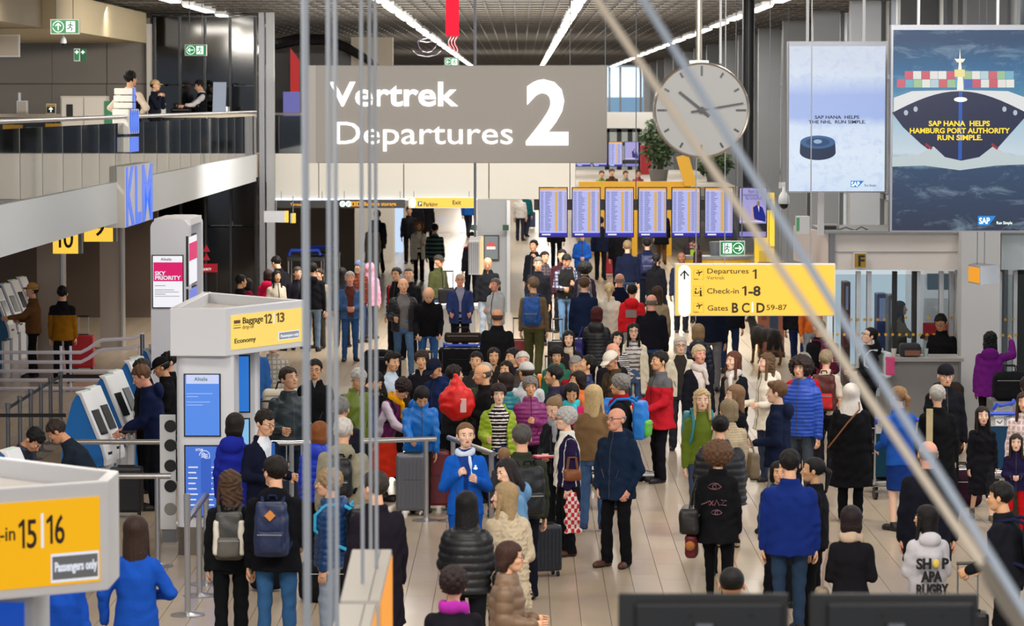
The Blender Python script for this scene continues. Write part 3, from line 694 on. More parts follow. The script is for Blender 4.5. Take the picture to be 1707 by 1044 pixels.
for u0, u1, l in ((960, 985, 'flight list screen peeking out under the sign, left one of the far pair'), (988, 1012, 'flight list screen peeking out under the sign, right one of the far pair')):
    screen('monitor', u0, 236, u1, 278, 135, l, kind='board')
yb = thing('barrier_beam', 'long yellow beam with hanging uprights behind the flight boards', 'beam', (2, 110, 0)); BY = mat('e9b023', .45)
x0, x1, z0, z1 = px2(965, 313, 1152, 303, 110); wl(MB().box(x0, x1, 110, 110.4, z0, z1), 'beam', BY, yb)
for u in (1003, 1058, 1115): p = at(u, 330, 109.9); wl(MB().box(p.x-.09, p.x+.09, 109.8, 109.98, 0, z0), 'post', BY, yb)
p0, p1 = at(1137, 262, 110), at(1151, 310, 110); d = .2
wl(MB().prism([(p0.x-d, p0.z), (p0.x+d, p0.z+.1), (p1.x+d, p1.z), (p1.x-d, p1.z)], 109.7, 110), 'raised_arm', BY, yb)
struct(MB().box(at(960, 0, 111).x, 7.3, 111, 139, z0-.3, z0).obj('floor_landing', mat('9a9286', .6)))
# shoppers and stock on the landing, seen small above the yellow beam
red = tag(MB().box(at(1069, 0, 130).x, at(1086, 0, 130).x, 130, 130.6, z0, at(1070, 242, 130).z).obj('shop_display', mat('c11f2c', .5)), 'red shop display standing beside the black shop frame', 'display')
def foliage(c, r, n, seed, L=.2):
    rr = random.Random(seed); mb = MB()
    for i in range(n):
        u = rr.random()**.4; a = rr.random()*2*PI; ph = math.acos(2*rr.random()-1)
        p = Vector(c)+Vector((r[0]*u*math.sin(ph)*math.cos(a), r[1]*u*math.sin(ph)*math.sin(a), r[2]*u*math.cos(ph)))
        d = Vector((rr.gauss(0, 1), rr.gauss(0, 1), rr.gauss(-.5, .6))).normalized(); e = d.orthogonal().normalized()*L*.3
        mb.add([p, p+d*L*.5+e, p+d*L, p+d*L*.5-e], [(0, 1, 2, 3)], i % 2)
    return mb
for u, v0, v1, l in ((1098, 190, 300, 'potted tree with dark leaves partly behind the clock, left one'), (1192, 255, 300, 'potted tree with dark leaves below the clock rim, right one')):
    c = at(u, (v0+v1)/2, 118); t = thing('indoor_tree', l, 'tree', (c.x, 118, z0)); hh = at(u, v0, 118).z-z0
    wl(MB().tube([(c.x, 118, z0+.4), (c.x+.05, 118, z0+hh*.5), (c.x-.03, 118, z0+hh*.8)], [.07, .05, .03]), 'trunk', mat('4b3626', .8), t)
    wl(foliage((c.x, 118, z0+hh*.62), (.62, .6, hh*.42), 900, int(u)), 'foliage', [mat('2c3f20', .7), mat('41552c', .7)], t)
    wl(MB().lathe((c.x, 118, z0), [(.28, 0), (.36, .45), (.32, .45)], 14), 'pot', mat('6e6a66', .6), t)
# ---- left: balcony with glass balustrade
bal = struct(MB().box(-16, -6.5, 36, 84, 3.25, 3.81).obj('floor_balcony', mat('cfc5b4', .35)))
fw = mat('b9bdc0', .5)
for y0, y1 in ((36, 52.3), (57, 79.8)): o = MB().box(-6.5, -6.4, y0, y1-.03, 3.19, 3.83).obj('fascia_panel', fw, bal)
ba = thing('balustrade', 'curving glass balustrade with steel handrail along the left balcony', 'balustrade', (-6.42, 58, 3.81))
gm = glass_mat('b9bdb8', .14); pane = MB().box(-.008, .008, .03, 1.97, .0, .93).mesh('glass_pane', gm)
for i in range(22):
    o = link('glass_pane', pane, ba); o.location = (-.04, 36.5+2*i-58, .02)
    wl(MB().box(-6.475, -6.455, 36.49+2*i, 36.52+2*i, 3.8, 4.76), 'clamp', GREY, ba)
wl(MB().tube([(-6.42, 36, 4.86), (-6.42, 80, 4.86)], .035, 10), 'handrail', STEEL, ba, smooth=True); wl(MB().tube([(-6.7, 36, 4.72), (-6.7, 80, 4.72)], .025, 8), 'inner_rail', STEEL, ba, smooth=True)
# dark bar front at the back of the balcony, seen through the glass
bar = thing('bar_counter', 'long dark bar front at the back of the balcony behind the glass', 'counter', (-11, 82, 3.81)); Yb = 82
def bp(u0, u1, v0, v1, m, nm, d=0): x0, x1, z0, z1 = px2(u0, v1, u1, v0, Yb-d); wl(MB().box(x0, x1, Yb-d-.02, Yb-d, max(z0, 3.81), z1), nm, m, bar)
for i in range(12): bp(-14+i*36, 20+i*36, 196, 256, mat('20262c' if i % 3 else '2c2a28', .2), 'front_panel')
x0, x1, z0, z1 = px2(-20, 196, 425, 190, Yb); wl(MB().box(x0, x1, Yb-.1, Yb+.5, z0, z1), 'worktop', mat('cdbfa9', .35), bar)
for u0, u1, v0, v1, c_, n_ in ((5, 38, 208, 236, 'c8960f', 'yellow_panel'), (76, 108, 206, 238, 'd8a010', 'yellow_panel'), (361, 394, 194, 218, 'd8ab14', 'yellow_panel'), (132, 184, 210, 256, 'b9ad98', 'pale_panel'), (44, 70, 212, 250, '5a6a72', 'blue_panel'), (112, 130, 215, 250, '4a5a64', 'blue_panel')): bp(u0, u1, v0, v1, mat(c_, .4), n_, .04)
ftext('COXEHXI', 246, 324, 231, 214, Yb-.05, mat('c8481c', .4, emit=.8), bar, bold=.03)
# back wall of the balcony in big metal panels
wb = struct(MB().box(-16, -9.55, 84.2, 84.6, 0, 7.3).obj('wall_left', mat('5e564d', .5)))
pm = mat('7d756b', .38, metal=.25, var=.12, vscale=.6)
for c0, c1 in ((-60, 86), (87.5, 177), (179, 250)):
    for r0, r1 in ((30, 139), (141, 256)):
        x0, x1, z0, z1 = px2(c0, r1, c1, r0, 84.1); MB().box(x0, x1, 84.1, 84.2, z0, z1).obj('wall_panel', pm, wb)
x0, x1, z0, z1 = px2(246, 250, 252, 40, 83.9); struct(MB().box(x0, x1, 83.8, 84.2, 3.81, z1).obj('trim_1', mat('c9c2b6', .5)))
# brown wall and pillars below the balcony
struct(MB().box(-16, -8.6, 78, 78.3, 0, 3.25).obj('wall_under_balcony', mat('4a3a2c', .45, var=.1, vscale=.7)))
for u0, u1, Y in ((61, 101, 61), (166, 201, 68)):
    x0, x1, _, _ = px2(u0, 400, u1, 400, Y); o = struct(MB().box(x0, x1, Y, Y+.4, 0, 3.25).obj('column', mat('8b8078', .5))); MB().box(x1, x1+.04, Y-.02, Y+.42, 0, 3.25).obj('edge_trim', STEEL, o)
for u, Y, d, vb, sz in ((117, 56, 'ten', 423, (98, 130)), (165, 60, 'nine', 403, (140, 188))):
    x0, x1, z0, z1 = px2(sz[0], vb, sz[1], vb-45, Y); t = thing('desk_number_sign', 'yellow hanging sign with black numeral %s below the balcony edge' % d, 'sign', (x0, Y, z0))
    wl(MB().box(x0-.1*(d == 'ten'), x1, Y, Y+.2, z0, z1), 'case', YEL, t); wl(MB().box(x1, x1+.06, Y, Y+.2, z0, z1), 'end_cap', DSTEEL, t); wl(MB().tube([((x0+x1)/2, Y+.1, z1), ((x0+x1)/2, Y+.1, 3.25)], .015, 6), 'rod', DSTEEL, t)
    if d == 'nine': ftext('9', 155, 172, vb-10, vb-40, Y-.01, BLACK, t, bold=.01)
    else: ftext('10', 92, 122, vb-10, vb-42, Y-.01, BLACK, t, bold=.01)
def sign_box(name, u0, v0, u1, v1, Y, label, m, side=WHITE, th=.12, cat='sign', rods=(), rodtop=7.3, rod_r=.008):
    x0, x1, z0, z1 = px2(u0, v1, u1, v0, Y); t = thing(name, label, cat, (x0, Y, z0)); fr = min(.03, (z1-z0)*.06)
    wl(MB().box(x0, x1, Y+.005, Y+th, z0, z1), 'case', side, t); wl(MB().box(x0+fr, x1-fr, Y-.004, Y+.005, z0+fr, z1-fr), 'face', m, t)
    for u in rods: p = at(u, v0, Y+th/2); wl(MB().tube([(p.x, p.y, z1), (p.x, p.y, rodtop)], rod_r, 6), 'rod', DSTEEL, t)
    return t
GRN = glow('1b8f4a', .8); GW = glow('e8fff0', 1.2)
def exit_sign(u0, v0, u1, v1, Y, label, arrow, flip=False, rods=()):
    t = sign_box('exit_sign', u0, v0, u1, v1, Y, label, GRN, rods=rods); w = u1-u0; h = v1-v0; cy = (v0+v1)/2; r = h*.36
    ca = u0+w*(.27 if not flip else .73); cm = u0+w*(.7 if not flip else .3); c = at(ca, cy, Y-.006); R = at(ca+r, cy, Y-.006).x-c.x
    mb = MB(); ring = [(c.x+R*math.cos(a), Y-.006, c.z+R*math.sin(a)) for a in [2*PI*k/20 for k in range(21)]]; mb.tube(ring, R*.08, 4)
    dx, dz = {'up': (0, 1), 'left': (-1, 0), 'right': (1, 0)}[arrow]; q = lambda a, b: (c.x+R*(a*dx-b*dz), Y-.006, c.z+R*(a*dz+b*dx))
    mb.tube([q(-.65, 0), q(.6, 0)], R*.12, 4); mb.tube([q(.1, .5), q(.65, 0), q(.1, -.5)], R*.12, 4); wl(mb, 'arrow', GW, t)
    c = at(cm, cy, Y-.006); k = R; Y2 = Y-.008
    wl(MB().box(c.x-k*.85, c.x+k*.85, Y2, Y2+.004, c.z-k, c.z+k), 'doorway', GW, t)
    m2 = MB(); Y3 = Y2-.002; f = lambda a, b: (c.x+a*k, Y3, c.z+b*k)
    m2.tube([f(-.1, .75), f(.12, .75)], k*.13, 5); m2.tube([f(.05, .5), f(-.1, 0), f(.3, -.35), f(.1, -.8)], k*.1, 5); m2.tube([f(-.1, 0), f(-.35, -.35), f(-.7, -.4)], k*.1, 5); m2.tube([f(-.5, .15), f(-.2, .4), f(.05, .45), f(.3, .15), f(.55, .3)], k*.08, 5)
    wl(m2, 'running_figure', mat('157a3e', .5, emit=.3), t); return t
exit_sign(84, 32, 132, 57, 62, 'green exit sign with an up arrow hung at upper left', 'up', rods=(93, 122))
exit_sign(308, 74, 344, 93, 66, 'green exit sign with a left arrow before the dark glass', 'left', rods=(316, 337))
exit_sign(741, 96, 765, 111, 95, 'green exit sign just above the big grey departures sign', 'left', rods=(746, 760))
exit_sign(1200, 402, 1242, 426, 50, 'green exit sign with a right arrow over the yellow desk', 'right', flip=True, rods=(1208, 1237))
t = sign_box('first_aid_sign', 123, 81, 133, 102, 70, 'small green folded first aid sign on the brown balcony wall', glow('3f9e63', .5), th=.1); wl(MB().box(at(133, 0, 70).x, at(143, 0, 70).x, 70, 70.02, at(0, 102, 70).z, at(0, 81, 70).z), 'wing', mat('1d5a38', .5), t)
for u in (128, 138):
    c = at(u, 87, 69.98); wl(MB().box(c.x-.04, c.x+.04, 69.97, 69.98, c.z-.012, c.z+.012).box(c.x-.012, c.x+.012, 69.97, 69.98, c.z-.04, c.z+.04), 'cross', GW, t)
def dome_cam(u, v0, v1, Y, label):
    a = at(u, v0, Y); b = at(u, v1, Y); h = a.z-b.z; t = thing('security_camera', label, 'camera', (a.x, Y, b.z))
    wl(MB().lathe((a.x, Y, b.z+h*.3), [(h*.23, 0), (h*.25, h*.12), (h*.2, h*.35), (h*.1, h*.5), (h*.06, h*.7)], 16), 'housing', WHITE, t, smooth=True)
    wl(MB().ell((a.x, Y, b.z+h*.3), (h*.2, h*.2, h*.22), 14, 8), 'dome', mat('101012', .1), t, smooth=True); return t
dome_cam(105.5, 57, 79, 72, 'white dome camera hanging below the exit sign at upper left')
c = dome_cam(1307, 312, 352, 50, 'white dome camera on a square bracket beside the advert boards')
mb = MB(); a = at(1303, 309, 50.2); b = at(1368, 309, 50.2); d = at(1368, 392, 50.2); r = .045
mb.box(a.x-r, b.x+r, 50.1, 50.2, a.z-r, a.z+r).box(b.x-r, b.x+r, 50.1, 50.2, d.z, a.z+r).box(a.x, a.x+.04, 50.02, 50.12, a.z-.2, a.z); wl(mb, 'bracket', WHITE, c)
sign_box('blank_panel', -4, 58, 32, 95, 66, 'plain beige panel hung at the left edge of the picture', mat('c8bcac', .5), th=.1, cat='panel')
struct(MB().box(-14, at(92, 0, 66).x, 66, 82, at(0, 48, 66).z, 7.3).obj('beam', mat('a89878', .6))); struct(MB().box(-14, at(45, 0, 64).x, 60, 66, at(0, 42, 64).z, 7.3).obj('beam', mat('9a8a72', .6)))
x0, x1, z0, z1 = px2(101, 192, 178, 160, 79)
cb = thing('wall_cabinet', 'pale metal fire hose cabinet standing at the balcony wall', 'cabinet', (x0, 79, 3.81)); xm_ = (x0+x1)/2
wl(MB().box(x0, x1, 79, 79.5, 3.81, z1), 'body', mat('b9b0a3', .5), cb)
for a, b in ((x0+.03, xm_-.015), (xm_+.015, x1-.03)): wl(MB().box(a, b, 78.97, 79, 3.9, z1-.04), 'door', mat('c6beb2', .5), cb)
wl(MB().box(xm_+.5, xm_+.72, 78.95, 78.97, z1-.75, z1-.12), 'notice', mat('2f7a55', .5), cb)
wl(MB().box(x0+.15, x0+.3, 78.95, 78.97, z1-.5, z1-.2), 'grille', BLACK, cb)
t = sign_box('info_stand', 77, 173, 93, 190, 82.1, 'small yellow and black up arrow sign standing on the balcony counter', mat('e3b338', .5, emit=.3), th=.06); c = at(85, 183, 82.08)
wl(MB().box(c.x-.1, c.x+.1, 82.07, 82.08, c.z-.08, c.z+.07), 'panel', BLACK, t); wl(MB().tube([(c.x, 82.06, c.z-.06), (c.x, 82.06, c.z+.05)], .014, 4).tube([(c.x-.045, 82.06, c.z+.005), (c.x, 82.06, c.z+.055), (c.x+.045, 82.06, c.z+.005)], .014, 4), 'arrow', GW, t)
t = sign_box('pillar_scanner', 28, 168, 45, 191, 82.2, 'pale scanner post with a thin mast on the balcony', mat('b9ada0', .5), th=.2, cat='post'); c = at(33, 168, 82.3); wl(MB().box(c.x-.03, c.x+.03, 82.25, 82.3, c.z, c.z+.2), 'mast', WHITE, t)
for u0, u1, v0, Y, l in ((120, 132, 181, 82.2, 'steel can on the handrail left of the blue and white crown sign'), (372, 383, 178, 82.2, 'steel can at the far right end of the balcony counter')):
    a = at(u0, v0, Y); b = at(u1, v0, Y); tag(MB().lathe(((a.x+b.x)/2, Y, 4.78), [((b.x-a.x)/2, 0), ((b.x-a.x)/2, a.z-4.78), ((b.x-a.x)*.35, a.z-4.78)], 18).obj('steel_can', STEEL, smooth=True), l, 'can')
sign_box('menu_card', 259, 172, 276, 190, 82.1, 'blank cream menu card standing on the balcony counter', mat('d8d2c4', .6), th=.03, cat='card')
x0, x1, z0, z1 = px2(354, 190, 375, 137, 82.1); tag(MB().prism([(x0, z0), (x1, z0), (x1+.03, z1), (x0+.03, z1)], 82.1, 82.2).obj('banner_stand', mat('8e9bb0', .5)), 'tall blue grey panel standing on the balcony counter', 'panel')
# lift shaft of dark glass
sh = struct(MB().box(at(253, 0, 84.6).x, at(428, 0, 84.6).x, 84.6, 86.2, 0, 7.3).obj('wall_lift_shaft', mat('08090b', .15, spec=.8)))
dg = glass_mat('3a3c3e', .1); fr = mat('1a1b1e', .3)
for i in range(5):
    x = at(256+i*42, 0, 84).x; xn = at(256+(i+1)*42, 0, 84).x; MB().box(x-.03, x+.03, 84.1, 84.3, 0, 7.25).obj('mullion', mat('3a3b3e', .35, metal=.5), sh)
    for z0, z1 in ((0, 1.9), (1.95, 3.75), (3.85, 5.5), (5.55, 7.25)):
        if i < 4: MB().box(x+.04, xn-.04, 84.2, 84.23, z0, z1).obj('glass_pane', dg, sh)
for u0, u1, v in ((283, 400, 70), (283, 430, 123), (335, 430, 372), (335, 430, 330)): a = at(u0, v, 84.4); b = at(u1, v, 84.4); MB().box(a.x, b.x, 84.35, 84.45, a.z-.05, a.z+.05).obj('crossbar', mat('4a4a4c', .35, metal=.5), sh)
rn = random.Random(8)
for i in range(9): u = 262+rn.random()*150; MB().box(at(u, 0, 84.5).x, at(u+3+8*rn.random(), 0, 84.5).x, 84.4, 84.5, 4.0+rn.random(), 6.3+rn.random()).obj('guide_rail', mat('46443f', .4), sh)
MB().box(at(350, 0, 84.4).x, at(402, 0, 84.4).x, 84.25, 84.6, at(0, 376, 84.4).z, at(0, 370, 84.4).z).obj('floor_edge', glow('b8bcc0', .4), sh)
a = at(330, 445, 60); t = thing('priority_arrow_sign', 'red lane sign with two stacked triangles on the dark glass', 'sign', (a.x, 60, 0)); RD = glow('b01026', .7)
mb = MB()
for v in (408, 422): p, q, r = at(338, v+12, 60), at(350, v+12, 60), at(344, v, 60); mb.prism([(p.x, p.z), (q.x, q.z), (r.x, r.z)], 60, 60.01)
x0, x1, z0, z1 = px2(336, 454, 362, 440, 60); mb.box(x0, x1, 60, 60.02, z0, z1); wl(mb, 'panel', RD, t); ftext('RIORITY', 337, 352, 451, 447, 59.99, GW, t)
wl(MB().box(x0, x0+.03, 60.03, 60.06, 0, at(0, 408, 60).z).box(x1-.03, x1, 60.03, 60.06, 0, z1), 'post', BLACK, t)
# cross band of the balcony with white panels and the steel column left of it
band = struct(MB().box(at(455, 0, 82).x, at(960, 0, 82).x, 82.1, 100, 2.72, 3.55).obj('floor_upper_walkway', mat('6e675f', .6)))
for u0, u1 in ((456, 530.5), (532, 672), (674, 814), (816, 959)):
    x0, x1, z0, z1 = px2(u0, 332, u1, 272, 82); MB().box(x0, x1, 82, 82.1, z0, at(0, 256, 82).z).obj('band_panel', mat('c2beb4', .5), band)
for v in (334,): x0, x1, z0, z1 = px2(456, 334, 795, 331, 81.9); MB().box(x0, x1, 81.9, 82.0, z0, z1).obj('light_line', glow('e8f0ff', 1.6), band)
for u0, u1 in ((431, 440), (443, 456)): x0, x1, _, _ = px2(u0, 0, u1, 0, 81.5); struct(MB().box(x0, x1, 81.5, 81.8, 0, 7.3).obj('column', DSTEEL if u0 < 440 else GREY))
wd = thing('upper_railing', 'steel railing with dark glass in front of the upper coffee shop', 'railing', (-4, 82.3, 3.55))
for i in range(7): x0, x1, _, _ = px2(455+i*70, 0, 523+i*70, 0, 82.4); wl(MB().box(x0, x1, 82.38, 82.41, 3.6, 4.75), 'glass_pane', glass_mat('6d7478', .15), wd)
wl(MB().tube([(at(455, 0, 82.4).x, 82.4, 4.8), (at(960, 0, 82.4).x, 82.4, 4.8)], .03, 8), 'handrail', STEEL, wd)
# upper coffee shop: arch, red panel, lilac poster
cs = struct(MB().box(at(455, 0, 99).x, at(655, 0, 99).x, 99, 99.3, 3.5, 6.55).obj('wall_coffee_shop', mat('1c1513', .4)))
def fpoly(u_v, Y, th, m, nm, root): wl(MB().prism([(at(u, v, Y).x, at(u, v, Y).z) for u, v in u_v], Y, Y+th), nm, m, root)
MB().box(at(585, 0, 98.7).x, at(655, 0, 98.7).x, 98.7, 98.9, 3.5, at(0, 62, 98.7).z).obj('beige_bay', mat('b8ab97', .6), cs)
ar = tag(MB().obj('x', BLACK), 'x', 'x'); bpy.data.objects.remove(ar)
arch = thing('arched_frame', 'black lattice arch sweeping down over the coffee shop front', 'arch', (-5, 97, 3.55))
pts = [at(u, v, 97.5) for u, v in ((455, 75), (495, 66), (540, 66), (575, 78), (605, 95), (640, 120))]; wl(MB().tube(pts, [.16, .17, .16, .14, .12, .08], 8), 'arch_rib', BLACK, arch, smooth=True)
rp = thing('red_banner', 'red and lilac banner hanging in the upper coffee shop', 'banner', (-6, 96, 3.6)); 
fpoly([(484, 80), (499, 100), (499, 153), (484, 153)], 96, .02, glow('c01818', .7), 'red_panel', rp); fpoly([(472, 153), (500, 153), (500, 200), (472, 200)], 96, .02, glow('7a78c8', .6), 'lilac_panel', rp)
rs = thing('red_vertical_sign', 'glowing red vertical sign hanging above the grey departures sign', 'sign', (-2, 68, 6)); x0, x1, z0, z1 = px2(743, 60, 765, -4, 68); wl(MB().box(x0, x1, 68, 68.15, z0, z1), 'panel', mat('c81828', .9, emit=.8, spec=0), rs)
mb = MB()
for k in range(3): c = at(750+k*5, 82, 68); mb.tube([(c.x+.035*math.sin(j*1.3), 68.07, c.z-.1+j*.065) for j in range(7)], .012, 5)
wl(mb, 'steam_lines', glow('ff5a64', 1.2), rs)
cup = thing('coffee_cup_sign', 'neon outline of a steaming coffee cup beside the red sign', 'sign', (-3, 104, 6)); mb = MB(); q = lambda u, v: at(u, v, 104)
mb.tube([q(696, 68), q(698, 78), q(704, 86), q(712, 88), q(720, 86), q(727, 78), q(729, 68)], .02, 5); mb.tube([q(696, 68), q(712, 64), q(729, 68), q(712, 71), q(696, 68)], .015, 5); mb.tube([q(688, 85), q(696, 92), q(712, 95), q(728, 92), q(736, 85)], .02, 5); mb.tube([q(706, 60), q(702, 52), q(709, 44), q(706, 36)], .015, 5); mb.tube([q(716, 60), q(721, 50), q(715, 42), q(720, 32)], .015, 5)
wl(mb, 'neon_tube', mat('5a4a6c', .4, emit=.3), cup)
# below the walkway: storage bay, corridors
struct(MB().box(-8.2, at(595, 0, 100).x, 98, 98.3, 0, 2.72).obj('wall_storage_bay', mat('5b4a3c', .5)))
struct(MB().box(at(586, 0, 106).x, at(655, 0, 106).x, 106, 107.3, 0, 2.72).obj('wall_cream', mat('d6cfc3', .6)))
x0, x1, _, _ = px2(795, 0, 849, 0, 80); cc = struct(MB().box(x0, x1, 80, 80.5, 0, 2.72).obj('column', mat('7e8082', .5))); MB().box(x1-.06, x1+.02, 79.9, 80.1, 0, 2.72).obj('edge_trim', STEEL, cc)
t = sign_box('framed_notice', 806, 392, 832, 434, 79.9, 'framed notice with a red roof print on the grey pillar', mat('5b6466', .4), side=BLACK, th=.05, cat='notice'); x0, x1, z0, z1 = px2(811, 416, 826, 404, 79.88); wl(MB().box(x0, x1, 79.87, 79.885, z0, z1-.1).prism([(x0-.03, z1-.1), (x1+.03, z1-.1), (x1-.08, z1), (x0+.08, z1)], 79.86, 79.885, 1), 'print', [mat('c8c8c8', .5), mat('b03030', .5)], t)
for u0, u1 in ((785, 795), (838, 848)):
    t = sign_box('entry_light', u0, 375, u1, 384, 79.5, 'small green gate indicator %s the grey pillar' % ('left of' if u0 < 800 else 'right of'), glow('1f5c3c', .5), side=BLACK, th=.1, cat='light')
for u0, u1, v0, v1, s, su, l, m in ((461, 545, 335, 347, 'Terrace', (484, 503), 'black direction sign reading terrace under the white band', BLACK), (566, 675, 333, 347, 'Baggage storage', (606, 660), 'black direction sign reading baggage storage under the white band', BLACK)):
    t = sign_box('direction_sign', u0, v0, u1, v1, 81.4, l, mat('0f0d0c', .4), side=BLACK, rods=(u0+8, u1-8), rodtop=2.9); ftext(s, su[0], su[1], v1-4, v0+3.5, 81.38, glow('f2a81d', 1.0), t, bold=.02)
    if u0 > 560:
        mb = MB(); 
        for u in (571, 581): c = at(u, 340, 81.37); mb.lathe((c.x, 81.37, c.z), [(.075, 0), (.075, .01)], 16, 0, 'y'); mb.tube([(c.x-.03, 81.36, c.z-.03), (c.x+.035, 81.36, c.z+.035)], .008, 4, 1)
        wl(mb, 'arrow_discs', [GW, BLACK], t); mb = MB()
        for u in (589, 598): c = at(u, 340, 81.37); mb.box(c.x-.06, c.x+.06, 81.36, 81.37, c.z-.06, c.z+.06); mb.box(c.x-.02, c.x+.02, 81.35, 81.36, c.z-.04, c.z+.03, 1)
        wl(mb, 'pictogram', [glow('f2a81d', .9), BLACK], t)
t = sign_box('exit_direction_sign', 681, 329, 791, 347, 81.3, 'yellow direction sign reading parking and exit under the white band', YEL, rods=(690, 782), rodtop=2.9)
ftext('Parking', 706, 729, 344, 337, 81.28, DKT, t, bold=.02); ftext('Exit', 754, 768, 341, 334, 81.28, DKT, t, bold=.02); c = at(688, 338, 81.28); wl(MB().prism([(c.x+.08*math.cos(a), c.z+.13*math.sin(a)) for a in [2*PI*k/20 for k in range(20)]], 81.27, 81.29), 'white_pill', GW, t)
c = at(700, 340, 81.28); wl(MB().box(c.x-.05, c.x+.05, 81.27, 81.29, c.z-.06, c.z+.06), 'badge', BLACK, t); ftext('P', 698.5, 702, 343, 337, 81.26, GW, t, bold=.02)
for k, (u0, u1, v0, v1) in enumerate(((440, 480, 352, 371), (484, 492, 356, 372))):
    x0, x1, z0, z1 = px2(u0, v1, u1, v0, 74+k*3); t = thing('hanging_sign', ('grey boxed sign with a yellow end under the white band', 'small sign with a yellow end behind the grey boxed sign')[k], 'sign', (x0, 74+k*3, z0))
    wl(MB().box(x0, x1-.07, 74+k*3, 74.2+k*3, z0, z1), 'case', GREY, t); wl(MB().box(x1-.07, x1, 74+k*3, 74.2+k*3, z0, z1), 'lit_end', YEL, t); wl(MB().tube([((x0+x1)/2, 74.1+k*3, z1), ((x0+x1)/2, 74.1+k*3, 2.9)], .012, 6), 'rod', DSTEEL, t)
# stacked luggage trolleys with blue handles in the storage bay
for k, (u, Y) in enumerate(((508, 84), (535, 86))):
    c = at(u, 440, Y); t = thing('trolley_rack', ('dark trolley rack with blue handles in the brown bay, left one', 'dark trolley rack with blue handles in the brown bay, right one')[k], 'rack', (c.x, Y, 0)); x = c.x
    wl(MB().box(x-.45, x+.45, Y, Y+1.2, 1.05, 1.15).box(x-.45, x+.45, Y, Y+1.2, .3, .36), 'shelf', BLACK, t); mb = MB()
    for a in (-.42, .42):
        for b in (.05, 1.1): mb.tube([(x+a, Y+b, 0), (x+a, Y+b, 1.1)], .02, 6)
    wl(mb, 'frame', STEEL, t); wl(MB().tube([(x-.4, Y, 1.2), (x-.35, Y, 1.32), (x+.35, Y, 1.32), (x+.4, Y, 1.2)], .05, 8), 'handle', mat('1d3fae', .4), t)
# light, far end of the corridor (shop windows)
x0, x1, z0, z1 = px2(656, 460, 672, 340, 112); struct(MB().box(x0, x1, 112, 112.2, 0, 2.7).obj('window', glow('bcd4f4', 1.1)))
x0, x1, z0, z1 = px2(728, 375, 745, 345, 150); struct(MB().box(x0, x1, 150, 150.2, 0.8, z1).obj('window', glow('8fb6f0', 1.1)))
struct(MB().box(-6, 2.4, 190, 190.3, 0, 4).obj('wall_corridor_end', mat('e0d8cc', .6)))
# ------------------------------------------------------------------ big signs, clock, adverts
def grey_sign():
    Y = 30; x0, x1, z0, z1 = px2(507, 272, 1012, 109, Y); t = thing('departures_sign', 'big grey sign with glowing white letters hung across the hall', 'sign', (x0, Y, z0))
    wl(MB().box(x0, x1, Y, Y+.25, z0, z1), 'case', mat('7c766f', .5), t, bevel=.008); wl(MB().box(x0, x0+.11, Y-.006, Y, z0, z1), 'end_strip', mat('8a857f', .45), t)
    g = glow('fffaf6', 1.6); ftext('Vertrek', 551, 766, 176, 136, Y-.008, g, t, bold=.022); ftext('Departures', 555, 850, 240, 202, Y-.008, g, t, bold=.003); ftext('2', 876, 947, 238, 134, Y-.008, g, t, bold=.03)
    for u in (792, 1009): p = at(u, 109, Y+.12); wl(MB().tube([(p.x, p.y, z1), (p.x, p.y, 7.47)], .009 if u == 792 else .005, 6), 'suspension_rod', DSTEEL, t)
    return t
grey_sign()
p = at(792, 300, 34); tag(MB().tube([(p.x, 34, at(0, 395, 34).z), (p.x, 34, 7.47)], .014, 8).obj('support_pole', DSTEEL, smooth=True), 'thin steel pole hanging below the big grey sign', 'pole')
t = thing('hanging_light_box', 'white ribbed light box hanging from the thin pole in mid hall', 'sign', (p.x, 34, 2.7)); x0, x1, z0, z1 = px2(781, 458, 800, 402, 34)
wl(MB().box(x0, x1, 34, 34.15, z0, z1), 'case', WHITE, t); wl(MB().box(x1, x1+.025, 33.98, 35.2, z0, z1), 'lit_side', glow('f4d9a0', .9), t); wl(MB().box(x0, x1, 34.1, 35.2, z1-.02, z1+.005), 'top', WHITE, t)
for k in range(5): wl(MB().box(x0+.004+k*.022, x0+.012+k*.022, 33.99, 34, z0+.01, z1-.01), 'rib', GREY, t)
